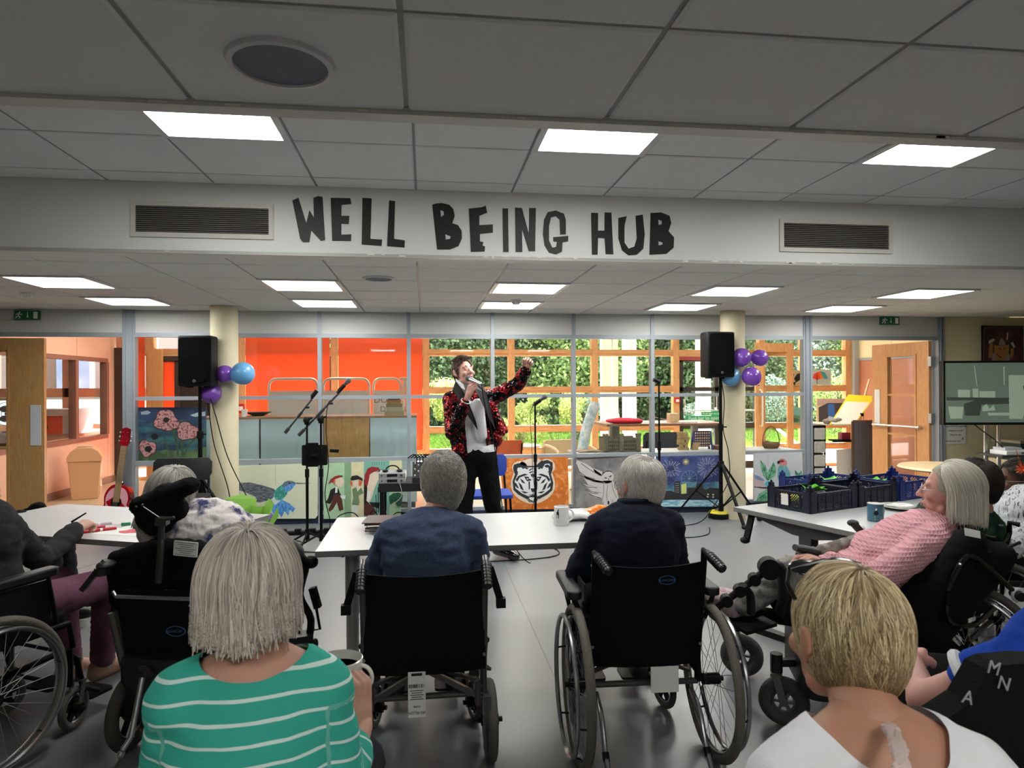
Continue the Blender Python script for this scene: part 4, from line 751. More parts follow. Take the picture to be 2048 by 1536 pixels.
# ================================================================ PAINTINGS AT THE PARTITION
YP = YW-.075; A = fx(0,600,3.34); B = fx(400,600,3.34); C = fx(800,600,3.34); D = fx(1200,600,3.34); OWL = fx(1140,820,6.02)
sea = pm('sea', (40,62,92), c2=(58,110,120), c2s=3, stretch=(1,1,3)); gr = pm('grass', (70,92,62), c2=(110,132,84), c2s=5)
pink = mat('paint_poppy', (206,150,150), .8, c2=(120,40,46), c2s=42, c2t=.55); stem = pm('stem', (66,90,58)); out_ = pm('outline', (78,30,34))
paint('poppy_painting', YW+.055, A([(918,718),(1376,716),(1376,1082),(916,1082)]), [
 ('sea', pm('deepblue', (34,50,84), c2=(54,72,112), c2s=3), [A([(918,718),(1376,716),(1376,800),(918,800)])]),
 ('grass', gr, [A([(916,1020),(1000,1030),(1100,1000),(1250,1010),(1376,980),(1376,1082),(916,1082)])]),
 ('cloud', pm('cloud', (176,190,196)), [A([(940,748),(985,738),(1008,750),(990,764),(945,766)]), A([(1270,770),(1320,752),(1372,745),(1372,775),(1300,780)])]),
 ('stems', stem, [A(stroke([(1150,870),(1178,940),(1190,1040)],16)), A(stroke([(1215,930),(1218,1040)],18)), A(stroke([(1330,900),(1270,960),(1225,1035)],12)), A(stroke([(1376,880),(1310,920)],8)), A(stroke([(1090,895),(1120,980),(1150,1040)],6)), A(stroke([(1040,980),(1065,945),(1095,950),(1085,1000)],5)), A(stroke([(1115,1000),(1110,950),(1140,935),(1150,980)],5)), A(stroke([(1040,1000),(1060,1030),(1120,1040)],5))]),
 ('outlines', out_, [A(blob(1112,806,86,74,24,.3,.12,1)), A(blob(1250,876,78,62,24,.2,.10,2)), A(blob(985,990,62,58,22,.2,.12,3))]),
 ('petals', pink, [A(blob(1112,806,80,68,24,.3,.12,1)), A(blob(1250,876,72,57,24,.2,.10,2)), A(blob(985,990,56,52,22,.2,.12,3))]),
 ('seed_heads', BLKP, [A(blob(1110,801,20,18)), A(blob(1034,912,24,22)), A(blob(992,995,24,20))])],
 'painting of pink poppies on a dark blue sea, left of the left speaker', base=sea, thick=.02)
feath = pm('feather', (62,66,74), c2=(120,126,136), c2s=30, c2t=.5, stretch=(1,1,8)); bb = pm('birdblue', (60,122,196), c2=(96,160,220), c2s=20, stretch=(4,1,1)); tq = pm('teal', (50,140,128), c2=(90,180,170), c2s=30)
paint('hummingbird_painting', YP, B([(232,1118),(250,1108),(785,1090),(785,1440),(770,1460),(236,1462)]), [
 ('crease', pm('crease', (150,150,132)), [B(stroke([(503,1100),(504,1240)],2))]),
 ('far_wing', feath, [B([(318,1345),(400,1310),(470,1290),(480,1330),(400,1352)])]),
 ('tail', bb, [B([(480,1330),(540,1330),(600,1360),(636,1392),(620,1420),(600,1400),(590,1440),(565,1410),(545,1452),(520,1415),(498,1448),(480,1410),(440,1415),(430,1400),(460,1370)])]),
 ('belly', pm('bellyw', (206,214,214)), [B([(470,1320),(520,1300),(540,1340),(500,1370)])]),
 ('wing', feath, [B([(236,1248),(262,1222),(330,1218),(420,1238),(495,1262),(515,1290),(480,1330),(430,1345),(380,1318),(300,1282),(250,1268)])]),
 ('body', tq, [B([(498,1275),(530,1245),(560,1225),(590,1260),(580,1300),(545,1340),(505,1335),(490,1300)])]),
 ('throat', bb, [B([(545,1240),(580,1230),(640,1228),(620,1255),(600,1275),(575,1282)])]),
 ('head', pm('birdgrey', (92,112,128)), [B([(545,1240),(565,1215),(590,1206),(620,1210),(648,1224),(600,1232),(560,1250)]), B(stroke([(645,1223),(700,1224),(745,1222)],[7,4,2]))]),
 ('eye', BLKP, [B(blob(598,1222,6,5))])], 'painting of a blue and green hummingbird on cream paper', base=mat('paper_cream_green', (206,212,186), .8, var=.06, vs=4), thick=.02)
gA = pm('mintA', (170,204,166)); gB = pm('mintB', (128,166,128)); gC = pm('tealC', (120,176,160)); cr = pm('creamP', (214,208,170)); blk = BLKP; skin_p = pm('skinp', (222,206,184)); redc = pm('redcap', (150,34,38)); brn = pm('brown', (84,40,32)); ged = pm('greendress', (104,130,96)); ora = pm('orangehair', (206,104,60))
paint('figures_painting', YP, B([(826,1092),(1350,1072),(1352,1110),(1340,1462),(826,1462)]), [
 ('bands', gA, [B([(860,1090),(935,1088),(935,1460),(860,1460)])]), ('bands_dark', gB, [B([(965,1086),(1010,1084),(1010,1460),(965,1460)])]), ('cream_band', cr, [B([(1010,1084),(1095,1080),(1095,1460),(1010,1460)])]), ('teal_band', gC, [B([(1095,1080),(1265,1075),(1265,1460),(1095,1460)])]), ('cream_band_right', cr, [B([(1265,1075),(1348,1073),(1346,1250),(1265,1250)])]),
 ('letters', pm('let', (60,110,100)), [B(stroke([(x,1082),(x+2,1102)],3)) for x in (1150,1165,1180,1196,1212,1230)]),
 ('coat', blk, [B([(872,1268),(905,1250),(925,1260),(935,1290),(955,1318),(945,1332),(915,1312),(890,1330),(870,1362),(838,1352),(856,1325)]), B([(1095,1200),(1120,1190),(1140,1280),(1128,1360),(1095,1360)]), B([(1130,1350),(1200,1352),(1196,1392),(1150,1380)]), B(stroke([(1190,1250),(1192,1420)],6)), B(stroke([(1175,1300),(1180,1430)],5))]),
 ('trousers', brn, [B([(895,1300),(935,1300),(950,1340),(958,1400),(930,1408),(915,1350),(890,1395),(866,1415),(858,1400),(880,1350)]), B([(1095,1360),(1130,1358),(1165,1390),(1180,1420),(1150,1440),(1095,1440)])]),
 ('faces', skin_p, [B([(900,1195),(930,1182),(952,1186),(962,1215),(950,1245),(925,1250),(905,1232)]), B([(1130,1160),(1160,1148),(1200,1150),(1196,1190),(1165,1260),(1145,1330),(1128,1355),(1112,1340),(1118,1260),(1112,1210)]), B([(1022,1215),(1050,1200),(1066,1215),(1060,1245),(1030,1245)]), B([(1040,1245),(1060,1245),(1070,1260),(1052,1285)])]),
 ('shirt', pm('shirtw', (228,232,230)), [B([(905,1245),(920,1250),(918,1285),(903,1290)]), B([(1118,1270),(1142,1280),(1136,1330),(1118,1345)]), B([(935,1305),(972,1305),(970,1330),(945,1325)])]),
 ('red_hats', redc, [B([(855,1232),(870,1200),(900,1178),(930,1170),(950,1172),(945,1182),(905,1196),(895,1220),(880,1215)]), B([(1100,1170),(1120,1125),(1150,1113),(1190,1118),(1205,1135),(1160,1148),(1135,1165),(1120,1240),(1100,1235)])]),
 ('black_hats', blk, [B([(1005,1195),(1015,1175),(1050,1170),(1085,1190),(1090,1210),(1060,1198),(1010,1206)]), B([(1200,1135),(1222,1130),(1205,1148),(1190,1148)]), B([(935,1172),(955,1174),(948,1184)]), B(blob(1262,1155,26,17))]),
 ('hair', ora, [B([(1060,1195),(1085,1215),(1075,1242),(1060,1240)]), B([(1005,1205),(1020,1215),(1018,1245),(1003,1230)]), B([(895,1200),(905,1195),(902,1240),(892,1225)])]),
 ('green_clothes', ged, [B([(1018,1262),(1045,1250),(1052,1280),(1078,1250),(1092,1290),(1060,1305),(1065,1350),(1058,1370),(1015,1365),(1025,1320),(1020,1295)])]),
 ('green_figure', pm('deepgreen', (28,84,58)), [B([(1262,1312),(1290,1290),(1330,1285),(1356,1300),(1345,1375),(1318,1378),(1300,1345),(1270,1365)])]),
 ('legs', pm('legw', (210,216,214)), [B([(1020,1370),(1050,1370),(1055,1420),(1015,1430)])])], 'painting of strolling figures in red and black caps on mint stripes', base=gA, thick=.02)
org = mat('paint_orange', (206,112,34), .85, c2=(226,146,80), c2s=22, c2t=.58, var=.15)
tw = [(760,1100),(790,1090),(830,1108),(905,1108),(940,1078),(985,1068),(1020,1085),(1020,1130),(1008,1165),(1024,1220),(1018,1270),(985,1300),(930,1330),(905,1352),(862,1350),(845,1330),(790,1300),(758,1270),(752,1210),(768,1165),(755,1130)]
def mir(L_, cx=888): return [(2*cx-x, y) for x, y in L_]
half = [[(768,1112),(790,1098),(812,1106),(802,1120),(786,1118),(782,1140),(792,1152),(772,1146)],[(772,1200),(790,1175),(830,1160),(856,1165),(800,1186),(782,1215)],[(828,1178),(860,1182),(866,1204),(846,1208)],[(838,1190),(872,1196),(880,1204),(850,1210)],[(764,1215),(780,1228),(795,1260),(782,1255),(768,1240)],[(790,1215),(812,1235),(828,1275),(806,1262)],[(800,1190),(822,1205),(838,1226),(815,1220)],[(770,1262),(800,1285),(845,1310),(850,1322),(800,1300)],[(806,1275),(838,1280),(858,1288),(830,1292)],[(862,1150),(884,1142),(884,1150),(866,1158)],[(860,1135),(884,1122),(884,1130),(864,1142)],[(872,1165),(886,1160),(886,1185),(878,1180)],[(858,1212),(868,1212),(868,1262),(860,1268)],[(830,1118),(862,1122),(846,1132)],[(846,1318),(864,1342),(886,1346),(886,1340),(868,1334),(856,1314)]]
paint('tiger_painting', YP, C([(660,1062),(1122,1048),(1128,1385),(1118,1395),(700,1400),(690,1300)]), [
 ('halo', pm('halo', (224,208,186)), [C(blob(888,1212,146,152,28,0,.03)), C(blob(800,1120,52,44)), C(blob(980,1112,56,52))]),
 ('tiger_black', pm('tblack', (38,42,48), var=.05), [C(tw)]),
 ('tiger_white', pm('twhite', (222,224,224), var=.04), [C([(778,1128),(800,1112),(822,1128),(850,1118),(925,1118),(950,1128),(968,1096),(996,1092),(1006,1112),(992,1155),(1008,1215),(1002,1262),(960,1295),(915,1312),(888,1300),(860,1312),(812,1290),(772,1258),(766,1210),(788,1160)]), C([(850,1330),(866,1318),(910,1318),(928,1330),(905,1346),(866,1345)])]),
 ('tiger_stripes', pm('tblack', (38,42,48)), [C(h) for h in half]+[C(mir(h)[::-1]) for h in half]+[C([(872,1258),(906,1258),(898,1282),(880,1282)]), C(stroke([(889,1280),(889,1300)],4)), C(stroke([(860,1305),(889,1298),(918,1305)],4))]),
 ('eyes', pm('twhite', (222,224,224)), [C(blob(852,1195,8,4)), C(blob(924,1193,8,4))])], 'painting of a black and white tiger face on orange', base=org, thick=.02)
ow = OWL; lw_ = pm('owlw', (196,192,190), var=.1); ld = pm('owld', (60,58,58))
paint('owl_painting', YP, ow([(66,572),(980,545),(980,1170),(70,1172)]), [
 ('crease', ld, [ow(stroke([(475,580),(478,700)],4))]),
 ('top_shade', ld, [ow([(70,575),(500,560),(700,562),(400,585),(100,600)])]),
 ('wing', lw_, [ow([(80,600),(200,650),(330,740),(385,780),(420,840),(400,880),(300,870),(190,830),(110,740),(75,650)]), ow([(150,790),(300,840),(400,860),(405,950),(320,930),(220,900)]), ow([(150,890),(300,925),(405,945),(400,1000),(260,975)]), ow([(200,970),(300,1000),(400,1000),(390,1060),(300,1050)]), ow([(275,700),(390,740),(385,800),(300,750)])]),
 ('feather_lines', ld, [ow(stroke(p_, 7)) for p_ in ([(75,650),(110,740),(190,800),(300,830)],[(135,785),(200,830),(300,850)],[(140,890),(220,930),(330,935)],[(190,960),(260,1000),(340,1010)],[(230,1010),(300,1040),(370,1060)],[(130,640),(240,720),(360,790)])]),
 ('body', lw_, [ow([(400,850),(520,850),(560,950),(600,1130),(540,1160),(400,1160),(385,1080)]), ow(blob(450,805,76,76,20))]),
 ('cap', ld, [ow([(378,800),(390,755),(440,728),(490,730),(520,760),(480,742),(430,745),(400,770)])]),
 ('body_lines', ld, [ow(stroke(p_,5)) for p_ in ([(400,850),(408,960),(388,1090)],[(455,900),(440,1000),(445,1090)],[(500,880),(520,960),(560,1060)],[(380,870),(440,885),(500,870)],[(400,1140),(402,1100)],[(500,1150),(510,1080),(540,1120)])]),
 ('face', BLKP, [ow([(415,805),(440,815),(438,825),(420,820)]), ow([(468,800),(500,782),(502,792),(482,812)]), ow(stroke([(468,822),(460,840),(464,858)],6)), ow(blob(462,1115,12,24))])], 'painting of a white barn owl with spread wings on grey', base=pm('owlgrey', (140,138,136), c2=(112,110,110), c2s=4), thick=.02)
lay = []
bur = []; bur2 = []
for cx, cy, R_, n_ in ((1215,705,120,30),(1650,690,140,32)):
 for k in range(n_): a = 2*PI*k/n_+.1; r0, r1 = R_*random.uniform(.15,.4), R_*random.uniform(.75,1.05); (bur if k%2 else bur2).append(OWL(stroke([(cx+r0*math.cos(a), cy+r0*math.sin(a)),(cx+r1*math.cos(a), cy+r1*math.sin(a))],[3,7])))
gold = [OWL(stroke([(1395,625),(1395+45*math.cos(k*PI/7),625+45*math.sin(k*PI/7))],[6,2])) for k in range(14)]
dots = [OWL(blob(random.uniform(1110,1280),random.uniform(620,900),7,8,8)) for k in range(22)]+[OWL(blob(random.uniform(1600,1740),random.uniform(620,760),6,7,8)) for k in range(12)]
wheel = [OWL(stroke([(1435,825),(1435+95*math.cos(k*PI/6),825+95*math.sin(k*PI/6))],3)) for k in range(12)]+[OWL(stroke([(1435+95*math.cos(k*PI/12),825+95*math.sin(k*PI/12)) for k in range(25)],4))]
paint('fireworks_painting', YP, OWL([(1035,560),(1880,545),(1885,1165),(1040,1172)]), [
 ('glow', pm('nightglow', (96,150,164), c2=(60,90,120), c2s=4), [OWL([(1040,880),(1200,900),(1400,860),(1600,880),(1760,860),(1880,880),(1880,1000),(1040,1000)])]),
 ('pale_bursts', pm('lilac', (186,180,206)), bur), ('blue_bursts', pm('nightblue2', (110,130,170)), bur2), ('golden_burst', pm('goldb', (226,214,150)), gold), ('dots', BLKP, dots), ('wheel', pm('wheelblue', (120,160,180)), wheel),
 ('light_spill', pm('spill', (200,210,120)), [OWL([(1340,900),(1400,880),(1400,1010),(1340,1010)])]),
 ('skyline', pm('skyline', (44,42,46)), [OWL([(1100,1085),(1100,940),(1130,960),(1150,975),(1220,970),(1256,990),(1256,862),(1325,856),(1332,1010),(1410,1005),(1412,935),(1510,935),(1530,880),(1592,880),(1596,935),(1640,960),(1680,935),(1760,940),(1840,950),(1850,1060),(1600,1075),(1300,1070)])]),
 ('city_lights', pm('citylight', (226,222,190)), [OWL(blob(x_,y_,12,9,8)) for x_,y_ in ((1660,1015),(1722,1018),(1655,1045),(1722,1048))]+[OWL([(1270+i*16,880+j*26),(1276+i*16,880+j*26),(1276+i*16,888+j*26),(1270+i*16,888+j*26)]) for i in range(3) for j in range(5)]),
 ('river', pm('river', (110,170,196), c2=(180,210,220), c2s=14, stretch=(1,1,5)), [OWL([(1045,1085),(1300,1080),(1600,1085),(1880,1070),(1882,1160),(1045,1165)])])], 'painting of fireworks and a big wheel over a dark city', base=pm('night', (40,52,104), c2=(70,84,140), c2s=5), thick=.02)
P2 = fx(1480,660,4.388); lg = pm('leafgreen', (66,140,104), c2=(120,180,150), c2s=20); pb_ = pm('parrotblue', (104,164,172), c2=(206,222,224), c2s=26, c2t=.6)
paint('parrot_painting', YP, P2([(122,1085),(545,1072),(560,1500),(122,1500)]), [
 ('crease', pm('crease', (150,150,132)), [P2(stroke([(245,1090),(246,1200)],2))]),
 ('branch', pm('branch', (76,62,62)), [P2([(125,1370),(200,1378),(330,1372),(440,1340),(552,1300),(552,1335),(450,1385),(330,1400),(200,1392),(125,1382)]), P2([(430,1345),(490,1325),(552,1335),(552,1345),(440,1365)])]),
 ('leaves', lg, [P2([(176,1138),(225,1190),(245,1260),(240,1320),(205,1280),(182,1210)]), P2([(240,1320),(245,1240),(295,1158),(318,1210),(310,1280),(265,1315)]), P2([(478,1225),(515,1260),(540,1232),(552,1270),(520,1350),(490,1320)]), P2([(140,1500),(165,1440),(230,1400),(305,1398),(290,1460),(240,1500)])]),
 ('leaf_veins', pm('vein', (24,70,56)), [P2(stroke(p_,4)) for p_ in ([(180,1145),(215,1220),(240,1320)],[(292,1165),(275,1240),(245,1320)],[(150,1490),(220,1440),(300,1402)],[(482,1232),(505,1290),(520,1345)],[(215,1220),(225,1200)],[(215,1230),(195,1215)],[(275,1240),(300,1230)])]),
 ('bluebird', pm('bluebird', (120,140,176)), [P2([(125,1268),(170,1285),(215,1318),(205,1325),(150,1310),(125,1300)])]), ('pink_bird', pm('pinkbird', (200,176,180)), [P2([(125,1305),(200,1330),(212,1365),(150,1378),(125,1370)])]), ('blue_flower', pm('flowerb', (84,170,196)), [P2(blob(245,1350,28,24,12,0,.15))]),
 ('parrot_body', pb_, [P2([(330,1215),(350,1180),(400,1185),(432,1220),(445,1280),(435,1330),(420,1420),(355,1420),(345,1350),(328,1290)])]), ('parrot_head', pm('parrothead', (204,140,136)), [P2([(335,1150),(355,1128),(385,1128),(408,1150),(412,1185),(380,1192),(350,1188)])]), ('parrot_face', redc, [P2([(342,1148),(365,1138),(388,1146),(382,1160),(352,1162)])]),
 ('beak', BLKP, [P2([(328,1150),(345,1145),(350,1165),(335,1178),(325,1168)]), P2(blob(368,1148,4,3,8))])], 'painting of a blue parrot on a branch, right of the right cream column', base=pm('parrotgrey', (196,198,204), var=.05), thick=.02)
# ================================================================ SOUND GEAR
def pa_speaker(x, y, z, label, rz=0):
 r = E('loudspeaker', (x,y,z), label, 'loudspeaker', rz=rz); w_, h_, d_ = .32, .485, .28
 MB().prism([[(-w_/2,.0),(w_/2,0),(w_/2,d_*.55),(w_/2*.6,d_),(-w_/2*.6,d_),(-w_/2,d_*.55)]], Matrix.Translation((0,-d_*.4,.0)), h_).build('cabinet', BLACK, r, bevel=.018, smooth=True)
 y0 = -d_*.4-.004; MB().rbox((0,y0,h_/2+.01),(w_-.03,.012,h_-.06),.03,ax=1).build('grille', mat('grille_black', (9,10,12), .9, spec=.08, bump=.9, bs=700), r)
 MB().lathe([(.10,0),(.135,.012),(.14,0)],32,Matrix.Translation((0,y0-.004,.16)) @ Matrix.Rotation(PI/2,4,'X') @ Matrix.Diagonal((1,1,.35,1))).build('woofer_ring', MATS['grille_black'], r, smooth=True)
 b = MB().cyl((0,y0-.005,.052),(0,y0-.01,.052),.014,n=20); b.build('badge', mat('badge_silver', (150,152,158), .3, metal=.6), r); s_ = MB()
 for k in range(6): a = k*PI/3; s_.bar((0,y0-.011,.052),(.010*math.cos(a),y0-.011,.052+.010*math.sin(a)),.0022,.001,up=(0,1,0))
 s_.build('badge_star', BLACK, r)
 for s in (-1,1): MB().box((s*.09,0,-.006),(.05,.06,.014)).build('foot', BLACK, r)
 return r
def tripod(x, y, top, legs, hubz, label, name='speaker_stand'):
 r = E(name, (x,y,0), label, 'speaker stand')
 MB().cyl((0,0,.12),(0,0,1.02),.021).cyl((0,0,1.0),(0,0,top),.0165).build('pole', BLKM, r, smooth=True); MB().cyl((0,0,.98),(0,0,1.05),.032).cyl((0,0,1.02),(.06,-.02,1.02),.008).build('collar', BLACK, r); MB().cyl((0,0,hubz-.035),(0,0,hubz+.03),.034).build('hub', BLACK, r)
 MB().cyl((0,0,.11),(0,0,.19),.028).build('lower_hub', BLACK, r)
 for lx, ly in legs:
  a = V((lx*.05,ly*.05,hubz)); b = V((lx,ly,.02)); g_ = MB().bar(a,b,.03,.018); l_ = g_.build('leg', BLKM, r); m_ = a.lerp(b,.5); MB().bar((lx*.03,ly*.03,.15),m_,.014,.01).build('brace', BLKM, r); MB().ell(b,(.03,.03,.022),10).build('rubber_foot', BLACK, l_)
 return r
SX, SY = 3.17, 7.02
tripod(SX, SY, 1.56, [(-.45,.22),(.06,-.42),(.42,-.04)], .62, 'black tripod stand under the right loudspeaker')
pa_speaker(SX-.06, SY-.03, 1.555, 'black loudspeaker on a tripod beside the right cream column', rz=math.radians(6))
LX = aty(400,800,6.95).x
tripod(LX, 6.95, 1.49, [(-.4,.1),(.42,-.15),(.0,.45)], .58, 'black tripod stand under the left loudspeaker')
pa_speaker(LX, 6.93, 1.485, 'black loudspeaker on a tripod beside the left cream column', rz=math.radians(-4))
def cable(name, P, label, r_=.005, m_=BLACK, n=8):
 P = [V(p) for p in P]; c = P[0]; mb = MB().tube(bez(P,n), r_, 6); o = mb.build(name, m_, smooth=True); return tag(o, label, 'cable')
cable('speaker_cable', [(LX+.03,7.0,1.5),(LX+.06,7.02,1.25),(-2.06,7.03,.9),(-1.93,7.0,.5),(-1.86,6.98,.15),(-1.75,6.9,.006)], 'black cable drooping from the left loudspeaker past the column')
cable('speaker_cable', [(LX+.06,6.95,1.5),(LX+.15,6.93,1.2),(-1.9,6.9,.8),(-1.72,6.9,.4),(-1.6,6.9,.1),(-1.45,6.85,.006)], 'second black cable crossing the left cream column to the floor')
cable('speaker_cable', [(SX+.02,7.05,1.55),(SX+.07,7.08,1.3),(SX+.02,7.0,1.0),(SX+.1,7.05,.75),(SX+.08,7.0,.45),(SX-.1,6.95,.2),(SX-.3,6.9,.02),(SX-.7,6.8,.006)], 'black cable hanging down the right speaker stand')
def mic(r, p, d, name='microphone'):
 d = V(d).normalized(); p = V(p); MB().tube([p, p+d*.11, p+d*.125],[.010,.014,.017],14).build('mic_body', mat('mic_grey', (52,52,54), .4), r, smooth=True)
 M_ = Matrix.Translation(p+d*.148) @ Matrix((frame_from(d))).transposed().to_4x4(); MB().lathe([(0,-.026),(.018,-.022),(.0245,-.004),(.0245,.004),(.022,.016),(.012,.025),(0,.028)],16,M_).build('mic_grille', mat('mic_mesh', (96,98,100), .4, metal=.7, bump=.8, bs=900), r, smooth=True)
def micstand(x, y, h, label, boom=None, mc=None, base='tripod', clip=True, legr=.3, a0=0.):
 r = E('microphone_stand', (x,y,0), label, 'microphone stand')
 MB().cyl((0,0,.1),(0,0,h*.58),.013).cyl((0,0,h*.55),(0,0,h),.009).build('pole', BLKM, r, smooth=True); MB().cyl((0,0,h*.56),(0,0,h*.62),.019).build('collar', BLACK, r)
 if base == 'tripod':
  MB().cyl((0,0,.1),(0,0,.2),.02).build('hub', BLACK, r)
  for k in range(3): a = a0+k*2*PI/3; MB().tube([(0,0,.17),(legr*math.cos(a),legr*math.sin(a),.015)],.009).build('leg', BLKM, r); MB().ell((legr*math.cos(a),legr*math.sin(a),.015),(.02,.02,.015),8).build('rubber_foot', BLACK, r)
 top = V((0,0,h))
 if boom:
  a, b = V(boom[0]), V(boom[1]); MB().tube([a, a.lerp(b,.14)],.016).cyl(a.lerp(b,.1),b,.009).cyl(a.lerp(b,.45),a.lerp(b,.62),.015).build('boom_arm', mat('boom_grey', (44,44,46), .4), r, smooth=True)
  MB().bar((0,0,h-.05),(0,0,h+.02),.04,.03).ell((0,-.02,h-.01),(.03,.02,.03),10).cyl((0,-.02,h),(.05,-.03,h+.01),.009).cyl(a.lerp(b,.75),a.lerp(b,.75)+V((.035,0,.0)),.009).build('boom_clamp', BLACK, r); top = b; d = (b-a).normalized()
 else: d = V((.75,-.35,.55)).normalized() if mc else V((-.8,-.1,.35))
 if clip: MB().bar(top, top+V((0,0,.025)),.02,.02).tube([top+V((0,0,.02)), top+V((0,0,.02))+d*.07],.019,10).build('mic_clip', BLACK, r)
 if mc: mic(r, top+V((0,0,.022))-d*.03, d)
 return r
Ym = 6.3
def rel(px,py,o,Y=Ym): return tuple(aty(px,py,Y)-V(o))
b1 = atz(612,1098,0); o1 = (aty(614,900,Ym).x, Ym, 0)
micstand(o1[0], o1[1], aty(612,838,Ym).z, 'black boom microphone stand with an empty clip, left of the pair', boom=(rel(570,866,o1), rel(624,798,o1)), a0=.4)
o2 = (aty(642,900,Ym-.05).x, Ym-.05, 0)
micstand(o2[0], o2[1], aty(643,835,Ym).z, 'black boom microphone stand holding a microphone, right of the pair', boom=(rel(597,871,o2), rel(678,786,o2)), mc=1, a0=1.3)
cable('microphone_cable', [aty(662,800,Ym-.1),aty(655,812,Ym-.1),aty(652,860,Ym-.12),aty(657,930,Ym-.12),aty(650,990,Ym-.1),aty(660,1040,Ym),aty(662,1060,Ym),atz(690,1110,.006)], 'cable hanging from the microphone on the right boom stand', .004)
tp = E('tablet_holder', (aty(630,930,Ym-.02).x,Ym-.02,.74), 'black tablet holder and box clamped between the two boom stands', 'tablet holder')
a, b = aty(604,890,Ym+.04), aty(655,930,Ym+.04); MB().rbox(((a.x+b.x)/2,Ym+.04,(a.z+b.z)/2),(abs(b.x-a.x),.035,abs(a.z-b.z)),.012,ax=1).build('case', BLACK, tp, world=True, bevel=.003); MB().rbox(((a.x+b.x)/2-.02,Ym+.02,(a.z+b.z)/2+.005),(.11,.03,.215),.01,ax=1).cyl(((a.x+b.x)/2-.03,Ym,(a.z+b.z)/2),((a.x+b.x)/2+.03,Ym-.02,(a.z+b.z)/2),.012).build('bracket', BLKM, tp, world=True)
MB().bar(aty(660,901,Ym),aty(678,902,Ym),.03,.03).build('knob', BLACK, tp, world=True)
o3 = aty(1071,1000,6.75); micstand(o3.x, 6.75, aty(1069,812,6.75).z, 'straight black microphone stand with microphone, right of the singer', mc=1, a0=.2, legr=.34)
cable('microphone_cable', [aty(1066,812,6.7),aty(1060,830,6.7),aty(1063,880,6.68),aty(1066,950,6.68),aty(1068,1000,6.7),(o3.x-.2,6.6,.006),(o3.x-.7,6.7,.006)], 'thin cable hanging beside the straight microphone stand', .003)
o4 = aty(1319,1000,6.5); micstand(o4.x, 6.5, aty(1317,768,6.5).z, 'tall straight stand with an empty microphone clip, behind the man in navy', a0=1.0, legr=.26)
YT = 6.75; zt = aty(810,967,YT).z; x0, x1 = aty(757,967,YT).x, aty(880,967,YT).x
pt = E('equipment_table', ((x0+x1)/2,YT+.2,0), 'low black table with sound equipment behind the man in blue', 'table')
MB().span((x0,YT,zt-.08),(x1,YT+.5,zt)).build('tabletop', mat('black_wood', (26,24,26), .4), pt, world=True)
for x in (x0+.03,x1-.03):
 for y in (YT+.03,YT+.47): MB().span((x-.02,y-.02,0),(x+.02,y+.02,zt-.08)).build('leg', BLACK, pt, world=True)
SIL = mat('silver_case', (176,178,182), .3, metal=.5)
def deck(z, label, dark, w_=.26):
 r = E('media_deck', (x0+.13,YT+.16,z), label, 'media player'); MB().span((-.13,-.14,0),(.13,.12,.05)).build('case', SIL, r, bevel=.004); MB().span((-.05,-.1425,.014),(.05,-.14,.04)).build('display', mat('display_dark', (22,24,28), .2), r)
 MB().cyl((.09,-.14,.026),(.09,-.15,.026),.012).cyl((-.1,-.14,.026),(-.1,-.147,.026),.008).build('knob', DGREY, r)
deck(zt, 'lower silver media player on the equipment table', 0); deck(zt+.052, 'upper silver media player stacked on the other', 1)
r = E('headphones', (x0+.13,YT+.1,zt+.105), 'black headphones lying on the stacked media players', 'headphones'); MB().tube([(x0+.13+.07*math.cos(a),YT+.12,zt+.105+.06*math.sin(a)) for a in np.linspace(0,PI,12)],.007).ell((x0+.06,YT+.1,zt+.115),(.03,.04,.015),10).ell((x0+.2,YT+.1,zt+.115),(.03,.04,.015),10).build('band', BLACK, r, world=True)
mx = E('mixing_desk', (x1-.15,YT+.25,zt), 'black mixing desk with rows of knobs and plugged cables', 'mixer'); q = [V((x1-.27,YT+.03,zt+.05)),V((x1-.01,YT+.03,zt+.05)),V((x1-.01,YT+.36,zt+.17)),V((x1-.27,YT+.36,zt+.17))]
MB().add([tuple(p) for p in q]+[(p.x,p.y,zt) for p in q], [(0,1,2,3),(7,6,5,4),(0,4,5,1),(1,5,6,2),(2,6,7,3),(3,7,4,0)]).build('console', mat('mixer_black', (30,30,33), .45), mx, world=True); kn = [MB(),MB()]
for i in range(7):
 for j in range(7): p = lerp4(q,(i+.7)/7.6,(j+.7)/7.6); kn[(i+j)%3==0].cyl(p,p+V((0,-.006,.014)),.007,n=8)
kn[0].build('knobs_dark', DGREY, mx, world=True); kn[1].build('knobs_light', mat('knob_pale', (206,204,200), .4), mx, world=True); pl = MB()
for k in range(6): p = lerp4(q,.15+.12*k,.92); pl.tube(bez([p,p+V((0,-.01,.06)),p+V((-.03,-.02,.09)),p+V((-.09,.02,.05))],4),.006,6)
pl.build('plug_leads', BLACK, mx, world=True)
cable('power_cable', [(x0+.2,YT-.02,zt+.02),(x0+.22,YT-.05,zt-.12),(x0+.08,YT-.06,zt-.25),(x0+.12,YT,.1),(x0-.1,YT-.1,.006)], 'pale cable looping under the equipment table', .004, mat('cable_grey', (150,140,132), .5))
cs_ = E('sequin_case', (x1+.12,YT+.3,0), 'dark speckled case standing beside the equipment table', 'case'); MB().span((x1+.02,YT+.1,0),(x1+.30,YT+.3,.50)).build('case', mat('speckled', (30,30,32), .7, c2=(120,120,120), c2s=60, c2t=.68), cs_, world=True, bevel=.02)
bc = aty(975,960,6.5); stack_chair('blue_chair', (bc.x,6.45,0), PI, 'blue seated chair standing behind the singer', mat('chair_blue', (30,60,150), .7), top=.80)
